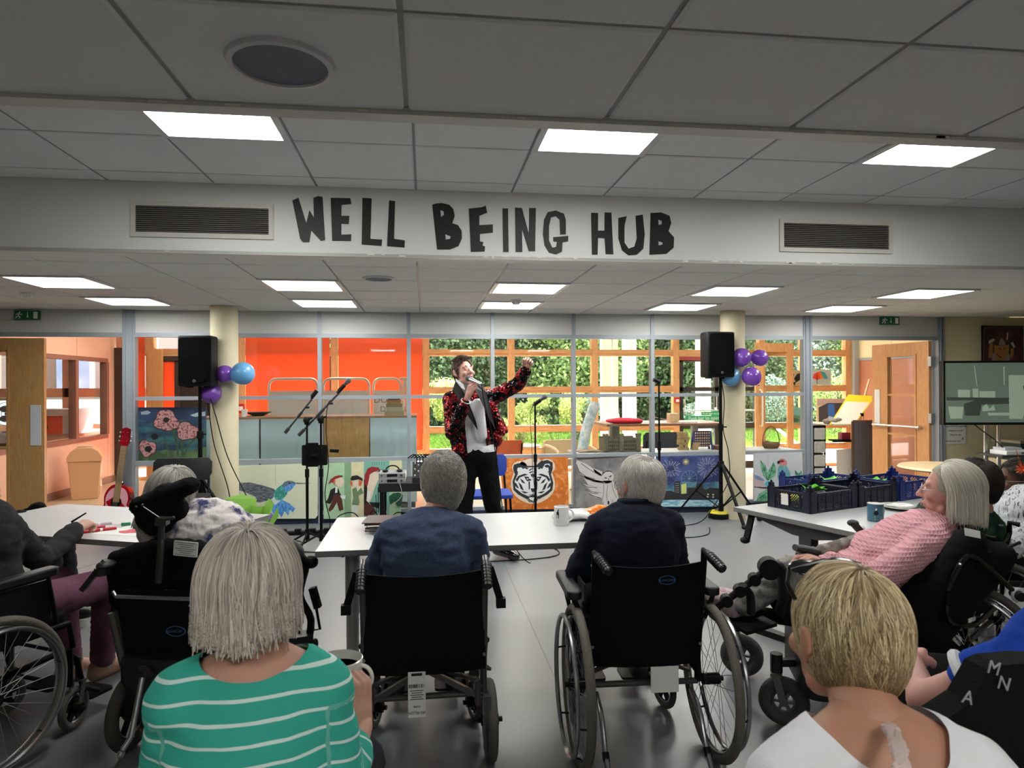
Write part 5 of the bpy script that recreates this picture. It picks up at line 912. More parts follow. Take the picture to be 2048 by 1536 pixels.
bc = aty(345,960,6.6); stack_chair('black_chair', (bc.x,6.62,0), PI, 'black chair standing under the left loudspeaker', PLUSH, top=.80, w=.56)
mx_ = atz(640,1060,.0)
for k, (P, lb, mm) in enumerate([([(-.9,6.9),(-.7,7.2),(-.45,7.25),(-.5,7.0),(-.8,6.95),(-1.3,7.1)],'tangled black cable before the figures painting',BLACK),([(-1.6,6.6),(-1.3,6.75),(-1.15,6.6),(-1.25,6.35),(-.9,6.2)],'black cable curling by the boom stands',BLACK),([(-.9,6.9),(-.5,6.5),(-.3,6.2),(.1,5.75),(.75,5.7),(1.12,5.8),(1.15,6.05),(.95,6.1)],'long black cable trailing under the table to the singer',BLACK),([(2.3,6.45),(2.5,6.3),(2.75,6.4),(2.9,6.7)],'short black cable between the right stands',BLACK),([(-.75,7.05),(-.5,7.2),(-.3,7.0),(-.6,6.9)],'white cable coiled before the figures painting',mat('cable_white', (206,204,200), .5))]):
 cable('floor_cable', [(x,y,.006) for x,y in P], lb, .005, mm)
cable('floor_cable', [(-.95,7.3,.006),(-.9,7.3,.12),(-.75,7.3,.15),(-.62,7.3,.02),(-.55,7.3,.17),(-.42,7.3,.02),(-.3,7.3,.14),(-.1,7.3,.1)], 'springy black cable standing up before the figures painting', .006)
r = E('extension_strip', (-1.0,7.0,0), 'black extension socket strip on the floor by the boom stands', 'socket strip'); MB().span((-1.5,6.98,0),(-.75,7.05,.035)).build('strip', BLACK, r, world=True, bevel=.005)
for k in range(5): MB().box((-1.4+.14*k,7.0,.045),(.06,.05,.03)).build('plug', BLACK, r, world=True)
c = atz(1438,1036,0); r = E('cable_reel', c, 'yellow and black cable reel on the floor under the right tripod', 'cable reel'); r.scale = (.84,.84,.9); MB().lathe([(.10,0),(.135,.01),(.135,.055),(.12,.065),(0,.065)],32).build('drum', BLACK, r, smooth=True); MB().lathe([(.05,.095),(.115,.088),(.13,.066),(.122,.06)][::-1],32).build('top_ring', mat('reel_yellow', (226,206,40), .4), r, smooth=True); MB().lathe([(.0,.098),(.05,.096)][::-1],20).tube(bez([(-.06,0,.09),(0,0,.12),(.06,0,.09)],5),.008).build('centre', mat('reel_grey', (120,118,104), .5), r)
BAL = {'p':mat('balloon_purple', (134,80,190), .25, trans=.25, coat=.5), 'b':mat('balloon_blue', (110,176,222), .25, trans=.25, coat=.5)}
def balloon(px, py, Y, rpx, col, kd, label, z=None):
 c = aty(px,py,Y); R_ = rpx*Y/FPX*1.0; r = E('balloon', c, label, 'balloon', 'balloons taped to the columns' if z is None else None); kd = V(kd).normalized()
 M_ = Matrix((frame_from(kd))).transposed().to_4x4(); MB().lathe([(math.sin(PI*k/14)*R_*(1-.12*max(0,k/14-.5)), -math.cos(PI*k/14)*R_*(1+.22*max(0,k/14-.5))) for k in range(15)],28,M_).build('skin', BAL[col], r, smooth=True)
 e = kd*R_*1.09; MB().tube([e*.98, e+kd*.012, e+kd*.022],[.004,.003,.011],8).build('knot', BAL[col], r); return r
balloon(450,748,7.0,17,'p',(.4,-.8,.1),'purple balloon touching the left loudspeaker, the upper one'); balloon(422,787,7.02,19,'p',(.2,.8,.5),'purple balloon hanging lower behind the left loudspeaker'); balloon(486,747,7.0,22,'b',(-1,-.3,-.3),'pale blue balloon at the right of the left cluster')
balloon(1483,715,6.98,20,'p',(-.2,-.75,-.6),'upper left purple balloon on the right column'); balloon(1519,716,7.04,18,'p',(-.9,-.2,.4),'upper right purple balloon on the right column'); balloon(1503,753,6.95,20,'p',(.3,-.6,-.7),'lowest purple balloon on the right column'); balloon(1461,754,7.02,20,'b',(.6,.4,.4),'pale blue balloon half hidden behind the right loudspeaker')
balloon(532,1035,7.2,13,'p',(-.3,.3,.9),'purple balloon on the floor behind the left table',z=1)
gb_ = E('green_paper_bag', aty(500,1080,5.9), 'crumpled green tissue paper bundle behind the left table', 'tissue paper'); gb_.location.z = 0; MW[gb_.name] = Matrix.Translation(gb_.location)
c = aty(492,1030,5.6); mb = MB(); N_ = 14
for k in range(26):
 a = rng.uniform(0,2*PI); p0 = V((c.x+rng.normal()*.05, c.y+rng.normal()*.05, .02)); p1 = V((c.x+.26*math.cos(a)*rng.uniform(.3,1), c.y+.2*math.sin(a), c.z+rng.uniform(-.22,.10))); s_ = V((-math.sin(a),math.cos(a),0))*rng.uniform(.08,.16); mb.add([p0-s_*.5,p0+s_*.5,p1+s_+V((0,0,rng.uniform(-.04,.04))),p1+V((0,.03,.05)),p1-s_], [(0,1,2,3,4)])
mb.build('tissue', mat('tissue_green', (140,190,84), .7, trans=.4), gb_, world=True)
# ================================================================ TV CORNER
tv = E('television', (6.0,6.7,0), 'large wall-height television on a chrome stand showing dancers in green tint', 'television')
a = aty(1885,722,6.75); xL, zT, zB = a.x, a.z, aty(1884,850,6.75).z; W_ = 1.28; ang = math.radians(-9)
Mt = Matrix.Translation((xL,6.75,(zT+zB)/2)) @ Matrix.Rotation(ang,4,'Z'); H_ = zT-zB
MB().span((0,0,-H_/2),(W_,.06,H_/2),Mt).build('housing', BLACK, tv, world=True); bz = .022
mb = MB()
for s_ in ((0,-H_/2,bz,H_/2),(W_-bz,-H_/2,W_,H_/2),(bz,H_/2-bz,W_-bz,H_/2),(bz,-H_/2,W_-bz,-H_/2+bz*1.2)): mb.span((s_[0],-.012,s_[1]),(s_[2],0,s_[3]),Mt)
mb.build('bezel', mat('bezel', (14,15,20), .25), tv, world=True)
SCR = mat('screen_tv', (84,98,86), .3, emit=.16); SC2 = mat('screen_tv_light', (120,134,118), .3, emit=.2); SC3 = mat('screen_tv_dark', (60,70,62), .3, emit=.08)
MB().span((bz,-.003,-H_/2+bz),(W_-bz,0,H_/2-bz),Mt).build('screen', SCR, tv, world=True)
TZ = fx(0,0,1)
def scr(P): return [(.0+(x-30)/992*1.045*1.0, H_/2-(y-490)/(1250-490)*H_) for x, y in P]
def sprism(Ps, m_, nm, k):
 mb = MB()
 for P in Ps: mb.prism([scr(P)], Mt @ Matrix.Translation((0,-.003-.0006*k,0)) @ ROT, .0005)
 mb.build(nm, m_, tv, world=True, kind='stuff')
sprism([[(695,660),(1220,668),(1220,1185),(700,1180)],[(180,830),(305,835),(305,935),(185,935)],[(330,820),(390,822),(390,940),(335,940)],[(345,545),(355,545),(380,790),(372,790)],[(640,560),(655,560),(655,780),(645,780)],[(80,1030),(240,1035),(225,1175),(105,1175)],[(480,1105),(700,1105),(700,1140),(490,1140)],[(400,850),(560,850),(560,935),(400,935)]], SC2, 'bright_picture_areas', 1)
sprism([[(910,695),(945,682),(990,692),(995,740),(960,768),(925,745)],[(838,790),(910,765),(920,860),(950,870),(995,870),(1010,905),(985,1000),(930,1050),(905,1110),(880,1165),(838,1175),(845,1140),(870,1050),(850,1030),(880,960),(885,880),(850,860)],[(1040,760),(1100,700),(1140,760),(1130,900),(1160,1175),(1120,1175),(1080,1000),(1050,1170),(1010,1175),(1050,950),(1030,850)],[(240,1000),(400,940),(690,950),(700,1000),(420,1010),(400,1140),(250,1140)],[(65,920),(700,930),(700,950),(65,960)]], SC3, 'dark_picture_areas', 2)
sprism([[(425,1040),(470,1000),(500,1060),(540,1010),(560,1080),(430,1090)],[(915,780),(950,770),(985,780),(980,860),(925,862)]], SC2, 'picture_highlights', 3)
mb = MB()
for x in (6.19,6.35): mb.cyl((x,6.85,.05),(x,6.85,1.6),.022)
mb.build('stand_poles', CHR, tv, world=True, smooth=True); MB().span((5.9,6.55,0),(6.7,7.1,.05)).build('stand_base', BLACK, tv, world=True); MB().bar((6.25,6.80,1.4),(6.3,6.90,1.4),.3,.3).build('mount', BLACK, tv, world=True)
zS = aty(2000,908,6.6).z; MB().span((6.02,6.45,zS-.02),(6.95,6.8,zS)).build('stand_shelf', DGREY, tv, world=True)
r = E('set_top_box', (6.22,6.55,zS), 'white games console lying on the television stand shelf', 'console'); MB().span((6.08,6.46,zS),(6.42,6.68,zS+.045)).build('case', WHT, r, world=True, bevel=.006); MB().span((6.25,6.458,zS+.015),(6.38,6.462,zS+.03)).build('slot', DGREY, r, world=True); MB().span((6.1,6.5,zS+.045),(6.3,6.66,zS+.075)).build('upper_box', mat('pale_grey', (190,194,200), .4), r, world=True, bevel=.005)
cable('tv_cable', [(6.0,6.8,zB),(6.03,6.7,.95),(6.1,6.62,.86),(6.12,6.5,zS+.03)], 'black cable from the television down to the shelf', .006)
r = E('green_crate_box', (6.85,6.9,0), 'dark green box at the right edge behind the television stand', 'box'); MB().span((6.62,6.85,.6),(7.3,7.2,.80)).build('box', mat('box_green', (36,52,44), .6), r, world=True); MB().span((6.6,6.83,.80),(7.32,7.22,.83)).build('lid', mat('lid_tan', (150,140,116), .6), r, world=True); MB().span((6.6,6.85,0),(7.3,7.3,.6)).build('cupboard', CREAM, r, world=True)
fp = E('framed_picture', (7.08,YW-.04,1.7), 'framed dark red picture of a horned armoured figure on the cream wall', 'picture'); Tz = fx(1880,640,5.905); q_ = [aty(x,y,YW-.035) for x,y in Tz([(490,68),(958,72),(958,560),(490,560)])]
xa, xb, za, zb = q_[0].x, q_[1].x, q_[2].z-.06, q_[0].z
MB().span((xa,YW-.05,za),(xb,YW-.032,zb)).build('backing', pm('maroon', (92,52,54), c2=(64,40,44), c2s=4), fp, world=True); mb = MB()
for s_ in ((xa,za,xa+.02,zb),(xb-.02,za,xb,zb),(xa,zb-.02,xb,zb),(xa,za,xb,za+.02)): mb.span((s_[0],YW-.07,s_[1]),(s_[2],YW-.03,s_[3]))
mb.build('frame', mat('frame_brown', (62,46,40), .4), fp, world=True)
def fl(Ps, m_, nm, k):
 mb = MB()
 for P in Ps: mb.prism([[(p.x,p.z) for p in [aty(x,y,YW-.05) for x,y in Tz(P)]]], Matrix.Translation((0,YW-.0505-.0008*k,0)) @ ROT, .0006)
 mb.build(nm, m_, fp, world=True, kind='stuff')
fl([[(640,295),(700,300),(770,298),(815,290),(812,380),(790,480),(660,480),(640,400)],[(585,280),(625,275),(620,360),(610,440),(570,450),(575,370)],[(835,340),(868,330),(870,400),(850,460),(825,440)]], pm('tan_fig', (176,124,70)), 'figure', 1)
fl([[(690,290),(700,250),(728,208),(760,250),(772,290),(730,300)],[(612,400),(650,390),(660,480),(612,480)],[(790,400),(820,400),(825,480),(770,480)]], pm('grey_fig', (156,140,132)), 'helmet', 2)
fl([[(568,270),(580,240),(630,218),(650,230),(620,262),(580,282)],[(830,270),(860,258),(888,320),(865,330)],[(788,150),(800,142),(804,165),(798,236),(784,236)]], pm('bone', (206,196,184)), 'gauntlets', 3)
fl([[tuple(p) for p in stroke([(545,280),(580,210),(650,180),(710,185),(735,215)],4)],[tuple(p) for p in stroke([(740,215),(790,182),(860,195),(905,250)],4)],[(685,325),(710,335),(730,345),(700,345)],[(740,345),(775,325),(765,345)],[(665,395),(720,440),(712,448),(668,410)]], pm('lines_fig', (60,34,28)), 'drawn_lines', 4)
ns = E('wall_notice', (6.45,YW-.035,.76), 'white printed notice taped to the cream wall below the television', 'notice'); a, b = aty(1890,848,YW-.035), aty(1932,884,YW-.035)
MB().span((a.x,YW-.036,b.z-.02),(b.x,YW-.033,a.z+.03)).build('sheet', PAPER, ns, world=True); cx = (a.x+b.x)/2
for k, t in enumerate(['Please DO ICE move the','Telegenic remote.','Many tha nks']): text(t, .030 if k==0 else .028, (cx,YW-.0365,a.z-.03-.052*k), BLKP, ns)
text('Well done for 3x3', .028, (cx-.04,YW-.0365,a.z-.21), BLKP, ns); text('K', .05, (cx+.1,YW-.0365,a.z-.185), BLKP, ns)
# ================================================================ TABLES AND WHAT STANDS ON THEM
TZ_ = .73
def tabletop(corners, name, label, legs=None):
 c = sum((V(p) for p in corners), V((0,0)))/4; r = E(name, (c.x,c.y,0), label, 'table')
 MB().prism([[(p[0]-c.x,p[1]-c.y) for p in corners]], Matrix.Translation((0,0,TZ_-.026)), .002).build('core', TABE, r)
 MB().prism([[(p[0]-c.x,p[1]-c.y) for p in corners]], Matrix.Translation((0,0,TZ_-.027)), .0265).build('edge_band', TABE, r); MB().prism([[((p[0]-c.x)*.999,(p[1]-c.y)*.999) for p in corners]], Matrix.Translation((0,0,TZ_-.0006)), .001).build('tabletop', TABT, r); return r
t1 = tabletop([(-.50,3.19),(1.22,3.19),(1.22,3.99),(-.50,3.99)], 'centre_table', 'white rectangular table in front of the two men seated in the middle')
for x in (-.42,1.08):
 cx_ = x-.36+.0;
for px, yy in ((-.36,3.45),(1.12,3.5)):
 o = MW[t1.name].translation; MB().cyl((px-o.x,yy-o.y,.36),(px-o.x,yy-o.y,.704),.036).cyl((px-o.x,yy-o.y,.03),(px-o.x,yy-o.y,.38),.031).build('leg', GREYLEG, t1, smooth=True); MB().box((px-o.x,yy-o.y+.12,.02),(.07,.68,.035)).build('foot', GREYLEG, t1, bevel=.006)
MB().box((0,0,.68),(1.4,.06,.045)).build('crossbeam', GREYLEG, t1)
MB().box((-.86+.36+.0,.33,.7305),(.05,.035,.0012)).build('sticker', mat('sticker', (210,196,196), .6), t1)
u = V((.925,-.38)); vv = V((.38,.925)); P0 = V((-2.32,4.73)); w_t = .78
t2 = tabletop([tuple(P0), tuple(P0-vv*w_t), tuple(P0-vv*w_t+u*1.53), tuple(P0+u*1.53)], 'left_table', 'white angled table at the left with felt pens on it')
for s in (.25,1.28):
 q2 = P0+u*s-vv*.39; o = MW[t2.name].translation; MB().cyl((q2.x-o.x,q2.y-o.y,.03),(q2.x-o.x,q2.y-o.y,.704),.035).build('leg', GREYLEG, t2, smooth=True); a_ = q2+vv*.3; b_ = q2-vv*.3; MB().bar((a_.x-o.x,a_.y-o.y,.02),(b_.x-o.x,b_.y-o.y,.02),.07,.035).build('foot', GREYLEG, t2)
u3 = V((.34,-.94)); v3 = V((.94,.34)); P1 = V((1.874,3.971))
t3 = tabletop([tuple(P1), tuple(P1+u3*.86), tuple(P1+u3*.86+v3*1.36), tuple(P1+v3*1.36)], 'right_table', 'white table at the right carrying blue plastic crates'); o3_ = MW[t3.name].translation
lp = P1+u3*.47+v3*.09; k2 = V((lp.x-o3_.x, lp.y-o3_.y, 0)); DG2 = mat('leg_dark', (74,76,76), .5)
mb = MB();
for s_, e_ in ((.02,.10),): pass
M_ = Matrix.Translation(k2+V((0,0,0))) @ Matrix.Rotation(math.atan2(u3.y,u3.x),4,'Z') @ Matrix(((1,0,0,0),(0,0,-1,0),(0,1,0,0),(0,0,0,1)))
mb.prism([[(-.36,.703),(.36,.703),(.36,.685),(.08,.63),(-.08,.63),(-.36,.685)]], M_ @ Matrix.Translation((0,0,-.035)), .07); mb.build('leg_bracket', DG2, t3)
a3 = math.atan2(u3.y,u3.x); R3 = Matrix.Translation(k2) @ Matrix.Rotation(a3,4,'Z')
MB().box((0,0,.36),(.08,.06,.6),R3).build('leg', DG2, t3); MB().box((0,0,.03),(.72,.07,.05),R3).build('foot', mat('foot_grey', (150,150,148), .5), t3)
R4 = Matrix.Translation(k2+V((v3.x,v3.y,0))*1.1) @ Matrix.Rotation(a3,4,'Z'); MB().box((0,0,.36),(.08,.06,.66),R4).build('leg', DG2, t3); MB().box((0,0,.03),(.72,.07,.05),R4).build('foot', MATS['foot_grey'], t3)
e1 = P1-V((o3_.x,o3_.y))+u3*.1+v3*.05; MB().bar((e1.x,e1.y,.70),(e1.x-.05,e1.y-.03,.56),.035,.02).ell((e1.x-.06,e1.y-.03,.55),(.03,.03,.02),10).bar((e1.x,e1.y,.70),(e1.x+.09,e1.y-.02,.69),.03,.02).build('side_clamp', BLACK, t3)
def crate(org, ang, L_, W_2, h, m_, label, name='plastic_crate'):
 r = E(name, (org[0],org[1],TZ_), label, 'crate', rz=ang)
 def panel(n, Lx, M_):
  mb = MB(); t = .006; mb.span((0,0,0),(Lx,t,.018),M_).span((0,0,h-.014),(Lx,t*1.4,h),M_); k = max(4,int(Lx/.062))
  for i in range(k+1): x = Lx*i/k; mb.span((max(0,x-.005),-.002,0),(min(Lx,x+.005),t+.001,h),M_)
  for i in range(k):
   a, b = Lx*i/k, Lx*(i+1)/k; nn = 5; ww__ = b-a
   for j in range(-3,nn+1):
    for s in (1,-1):
     z0 = .018+(h-.032)*j/nn; z1 = z0+ww__*1.0; pts = []
     xa_, xb_ = a, b; za_, zb_ = (z0,z1) if s > 0 else (z1,z0)
     lo, hi = .018, h-.014
     t0, t1_ = 0., 1.; dz = zb_-za_
     for (bd, sg) in ((lo,1),(hi,-1)):
      f0 = sg*(za_-bd); f1 = sg*(zb_-bd)
      if f0 < 0 and f1 < 0: t0 = 2
      elif f0 < 0: t0 = max(t0, f0/(f0-f1))
      elif f1 < 0: t1_ = min(t1_, f0/(f0-f1))
     if t0 < t1_:
      p_ = V((a+(b-a)*t0,t/2,za_+dz*t0)); q2_ = V((a+(b-a)*t1_,t/2,za_+dz*t1_)); mb.bar(M_@p_, M_@q2_, .0032, .0032)
  mb.build('lattice_side', m_, r)
 panel(0,L_,Matrix()); panel(0,L_,Matrix.Translation((0,W_2-.006,0))); RZ = Matrix.Rotation(PI/2,4,'Z'); panel(0,W_2,Matrix.Translation((.006,0,0))@RZ); panel(0,W_2,Matrix.Translation((L_,0,0))@RZ)
 MB().span((0,0,0),(L_,W_2,.006)).build('floor_tray', m_, r)
 for x, y in ((0,0),(L_,0),(0,W_2),(L_,W_2)):
  sx = 1 if x == 0 else -1; sy = 1 if y == 0 else -1; mb = MB(); mb.span((x-.004*sx,y-.004*sy,0),(x+.05*sx,y+.006*sy,h+.012)).span((x-.004*sx,y-.004*sy,0),(x+.006*sx,y+.05*sy,h+.012)).span((x+.0*sx,y+.0*sy,h+.012),(x+.035*sx,y+.012*sy,h+.035)).span((x,y,h+.012),(x+.012*sx,y+.035*sy,h+.035)).ell((x+.012*sx,y+.012*sy,h+.04),(.008,.008,.012),8); mb.build('corner_post', m_, r)
 return r
ca = math.atan2(v3.y,v3.x)
cA = V((2.205,3.68));
crate(cA, ca+.03, .42, .30, .115, NAVYP, 'dark blue lattice crate nearest the viewer on the right table, with a white tag')
cB = cA+V((math.cos(ca+.03),math.sin(ca+.03)))*.44; crate(cB, ca+.03, .38, .30, .115, NAVYP, 'dark blue lattice crate in the middle of the right table')
cC = cB+V((math.cos(ca),math.sin(ca)))*.42+V((0,.02)); crate(cC, ca+.03, .42, .32, .12, BLUEP, 'brighter blue lattice crate farthest right on the table')
cD = cA+V((-math.sin(ca),math.cos(ca)))*.33+V((.38,.14)); crate(cD, ca+.03, .5, .24, .12, BLUEP, 'blue lattice crate behind the dark ones')
w3 = E('crate_tag', (*(cA+V((.13,-.0))),TZ_+.05), 'small white paper tag on the nearest crate', 'tag'); pT = cA+V((math.cos(ca),math.sin(ca)))*.02+V((math.sin(ca),-math.cos(ca)))*.006
Mr = Matrix.Translation((cA.x,cA.y,TZ_)) @ Matrix.Rotation(ca+.03,4,'Z'); MB().span((-.008,.15,.03),(-.005,.2,.095),Mr).build('tag_card', PAPER, w3, world=True)
GRN = mat('leaf_toy_green', (96,190,60), .5); i = 0
def toy(cr_, x, y, kind, m_, label):
 M_ = Matrix.Translation((cr_.x,cr_.y,TZ_)) @ Matrix.Rotation(ca+.03,4,'Z'); p = M_ @ V((x,y,.055)); r = E(kind, p, label, kind.split('_')[-1] if 'toy' not in kind else 'toy')
 if kind == 'lettuce':
  mb = MB()
  for k in range(14): a = k*.9; e_ = V((math.cos(a),math.sin(a),0)); s_ = V((-e_.y,e_.x,0)); mb.add([p, p+e_*.05+s_*.03+V((0,0,.04)), p+e_*.085+V((0,0,.05+.02*math.sin(3*a))), p+e_*.05-s_*.03+V((0,0,.045))],[(0,1,2,3)])
  mb.build('leaves', m_, r, world=True)
 elif kind in ('red_pepper','tomato','lemon','potato'): lump('fruit', m_, r, p, (.045,.04,.038), i, .18)
 else:
  mb = MB().tube([p, p+V((.06,.03,.01)), p+V((.11,.02,.03))],[.018,.014,.004],8); mb.build('carrot_body', m_, r, world=True, smooth=True); MB().cyl(p,p+V((-.03,0,.02)),.006,n=6).build('stalk', GRN, r, world=True)
toy(cA,.10,.17,'lemon',mat('lime_green', (196,214,60), .5),'yellow-green round fruit in the nearest crate'); toy(cA,.07,.08,'tomato',mat('maroon_item', (90,30,36), .5),'dark red item at the near corner of the nearest crate'); toy(cA,.05,.22,'potato',mat('gold_item', (206,170,50), .5),'golden item at the left of the nearest crate'); toy(cA,.3,.15,'potato',mat('dark_item', (46,40,44), .6),'dark item at the right of the nearest crate')
toy(cA,.34,.24,'lettuce',GRN,'green leafy piece between the dark crates'); toy(cB,.12,.16,'red_pepper',mat('pepper_red', (190,36,44), .4),'red rounded vegetable in the middle crate'); toy(cB,.25,.14,'potato',MATS['dark_item'],'dark lump in the middle crate'); toy(cD,.36,.10,'lettuce',GRN,'bright green lettuce in the rear blue crate'); toy(cC,.22,.18,'carrot',mat('carrot_orange', (226,110,50), .5),'orange carrot in the brightest blue crate'); toy(cC,.1,.16,'potato',MATS['dark_item'],'dark lump in the brightest blue crate'); toy(cC,.12,.24,'lettuce',GRN,'green leaf at the back of the brightest blue crate')
def mug(p, h, R_, m_, label, hang=0., inner=None, rim=None, name='mug'):
 r = E(name, p, label, 'mug'); MB().lathe([(0,.004),(R_*.9,.004),(R_*.92,0),(R_,.006),(R_,h),(R_-.004,h+.001),(R_-.006,h-.004),(R_-.006,.01),(0,.01)],32).build('mug_body', m_, r, smooth=True)
 P = [V((R_-.002+.034*math.sin(t),0,h*.5+h*.32*math.cos(t))) for t in np.linspace(0,PI,12)]; MB().tube([Matrix.Rotation(hang,3,'Z')@q for q in P],.005,8).build('handle', inner or m_, r, smooth=True); return r
pw = mat('mug_white', (222,222,220), .2); c = atz(1123,1050,TZ_+.0); m1 = mug((c.x,c.y,TZ_+.001), .10, .040, pw, 'white mug with a small dark animal print on the centre table', hang=.3)
mb = MB(); zz = TZ_+.001
def curved(P, R_, zc, a0): return [V((math.cos(a0+x/R_)*(R_+.0008), math.sin(a0+x/R_)*(R_+.0008), zc+z)) for x, z in P]
an = curved([(-.006,-.02),(-.003,-.02),(-.003,0),(.004,-.002),(.005,-.02),(.008,-.02),(.009,.008),(.006,.02),(.009,.028),(.003,.03),(.0,.018),(-.006,.014)], .040, .06, -PI/2-.75); MB().add(an, [tuple(range(len(an)))]).build('animal_print', BLKP, m1)
tl = curved([(-.012,-.002),(.014,-.002),(.014,.002),(-.012,.002)], .040, .025, -PI/2-.7); MB().add(tl,[(0,1,2,3)]).build('caption_line', mat('print_grey', (150,150,150), .6), m1)
c = atz(1751,1042,TZ_); m2 = mug((c.x,c.y,TZ_+.001), .095, .041, mat('mug_teal', (66,112,136), .3), 'teal blue mug with a bee print and yellow lettering', hang=.35, inner=pw)
MB().lathe([(.0355,.094),(.0415,.0965),(.040,.0955)],32).build('white_rim', pw, m2)
be = curved([(-.012,-.006),(-.008,-.014),(.004,-.016),(.012,-.008),(.012,.004),(.004,.012),(-.006,.010)], .041, .052, -PI/2-.55); MB().add(be,[tuple(range(len(be)))]).build('bee_print', BLKP, m2); w4 = curved([(-.006,.010),(.0,.024),(.005,.022),(.004,.012)], .0412, .052, -PI/2-.55); MB().add(w4,[(0,1,2,3)]).build('bee_wing', WHT, m2)
for k_, (a_, b_) in enumerate(((-.012,.02),(-.012,.02))): l_ = curved([(a_,-.004),(b_,-.004),(b_,.003),(a_,.003)], .0412, .028-.013*k_, -PI/2-.4); MB().add(l_,[(0,1,2,3)]).build('yellow_lettering', mat('print_yellow', (220,200,50), .6), m2)
r = E('white_ball', atz(1722,1058,TZ_+.02), 'small white ball on the table edge beside the teal mug', 'ball'); MB().ell((0,0,0),.02,16).build('ball', pw, r, smooth=True); r.location.z = TZ_+.0205
c = atz(1805,1018,TZ_); r = E('plate', (c.x,c.y,TZ_+.001), 'white plate covered with clear wrap beside the teal mug', 'plate'); MB().lathe([(0,.004),(.07,.004),(.12,.016),(.125,.02),(.12,.021),(.07,.009),(0,.009)],40).build('plate', pw, r, smooth=True); lump('wrapped_food', mat('clingwrap', (206,206,200), .15, bump=.6, bs=40), E('wrapped_food', (c.x,c.y,TZ_+.01), 'food under clear wrap on the white plate', 'food'), (c.x,c.y,TZ_+.022), (.09,.08,.014), 8)
c = atz(1188,1038,TZ_); r = E('clear_bag', (c.x,c.y,TZ_), 'clear plastic bag with orange and white print on the centre table', 'bag')
lump('clear_wrap', mat('bag_clear', (196,198,200), .12, bump=.8, bs=30, c2=(232,232,230), c2s=20), r, (c.x-.06,c.y,TZ_+.028), (.17,.09,.028), 2, .35, 28); lump('orange_wrap', mat('bag_orange', (226,120,26), .25, bump=.6, bs=30), r, (c.x+.05,c.y-.01,TZ_+.038), (.13,.085,.038), 6, .3, 28)
for k in range(9):
 cx_, cy_ = -.16+random.uniform(-.015,.015), 3.68+random.uniform(-.012,.012); col = [(30,30,32),(196,190,184),(60,48,44),(214,210,206),(40,40,44),(150,140,136),(24,24,28),(200,196,190),(70,62,62)][k]
 r = E('magazine', (cx_,cy_,TZ_+.001+.0052*k), ['lowest magazine of the pile by the man in blue','second magazine from the bottom of the pile','dark third magazine of the pile','pale fourth magazine of the pile','fifth dark magazine, mid-pile','grey sixth magazine of the pile','black seventh magazine of the pile','pale eighth magazine just under the top one','top magazine with a dark cover on the pile'][k], 'magazine', rz=random.uniform(-.12,.12)); MB().rbox((0,0,.0024),(.29,.21,.0046),.004).build('pages', mat('mag%d'%k, col, .4), r)
r = E('magazine', (-.16,3.56,TZ_+.03), 'glossy magazine with orange and blue cover sliding off the pile', 'magazine', rz=.05); Mq = Matrix.Rotation(-.25,4,'X'); MB().span((-.135,-.06,0),(.135,.06,.004),Mq).build('pages', PAPER, r); MB().span((-.13,-.055,.004),(-.03,.055,.0045),Mq).build('orange_print', mat('mag_orange', (220,140,90), .3), r); MB().span((-.03,-.055,.004),(.13,.055,.0045),Mq).build('blue_print', mat('mag_blue', (120,160,180), .3), r)
text('Read All', .022, MW[r.name] @ (Mq @ V((.04,-.02,.006))), WHT, r, rot=(-.25,0,.05))
def pen(px, py, ang, m_, label, L_=.13, cap=None):
 c = atz(px,py,TZ_+.008); r = E('felt_pen', c, label, 'pen', rz=ang); MB().cyl((-L_/2,0,0),(L_/2-.04,0,0),.0085).build('barrel', m_, r, smooth=True); MB().cyl((L_/2-.045,0,0),(L_/2,0,0),.0095,.008).build('cap', cap or m_, r, smooth=True); MB().lathe([(.0088,0),(.0092,.006),(.0088,.012)],10,Matrix.Translation((0,0,0))@Matrix.Rotation(PI/2,4,'Y')).build('band', WHT, r); return r
pen(200,1060,.55,RED,'red felt pen lying nearest the table edge',.15); pen(182,1056,.5,mat('pink_pen', (200,40,80), .4),'pinkish red felt pen partly under the sleeve',.13); pen(196,1049,.45,mat('clear_pen', (200,180,186), .3),'pale clear felt pen beside the red ones',.13)
c = atz(252,1048,TZ_+.01); r = E('green_marker_cap', c, 'small green cap on the paper of the left table', 'cap', rz=.2); MB().rbox((0,0,0),(.045,.018,.016),.004).build('cap', mat('cap_green', (30,130,84), .5), r)
c = atz(262,1062,TZ_); r = E('paper_sheet', (c.x,c.y,TZ_+.0005), 'white sheet with a red painted poppy shape on the left table', 'paper', rz=-.38); MB().box((0,0,.0005),(.30,.21,.0008)).build('sheet', PAPER, r); MB().prism([blob(.03,.0,.085,.045,18,0,.2,2)],Matrix.Translation((0,-.01,.0009)),.0004).build('red_shape', mat('poppy_red_print', (206,70,84), .7), r)
c = atz(225,1052,TZ_); r = E('cd_case', (c.x,c.y,TZ_+.0005), 'clear plastic sheet lying by the green cap', 'plastic sheet', rz=-.2); MB().box((0,0,.0008),(.16,.10,.0012)).build('sheet', mat('clear_sheet', (212,214,216), .15), r)
c = aty(205,1088,4.05); r = E('red_toy_vehicle', (c.x,c.y,TZ_-.10), 'small red and white toy vehicle hanging under the left table edge', 'toy'); MB().rbox((0,0,.03),(.07,.09,.07),.012).build('body', RED, r, bevel=.004); MB().cyl((.045,-.02,0),(.085,-.03,-.01),.012).ell((.09,-.03,-.01),(.018,.018,.018),10).build('wheel', BLACK, r); MB().box((0,-.046,.03),(.04,.002,.03)).build('white_panel', WHT, r); MB().box((0,0,.07),(.03,.05,.03)).build('hanger', RED, r)
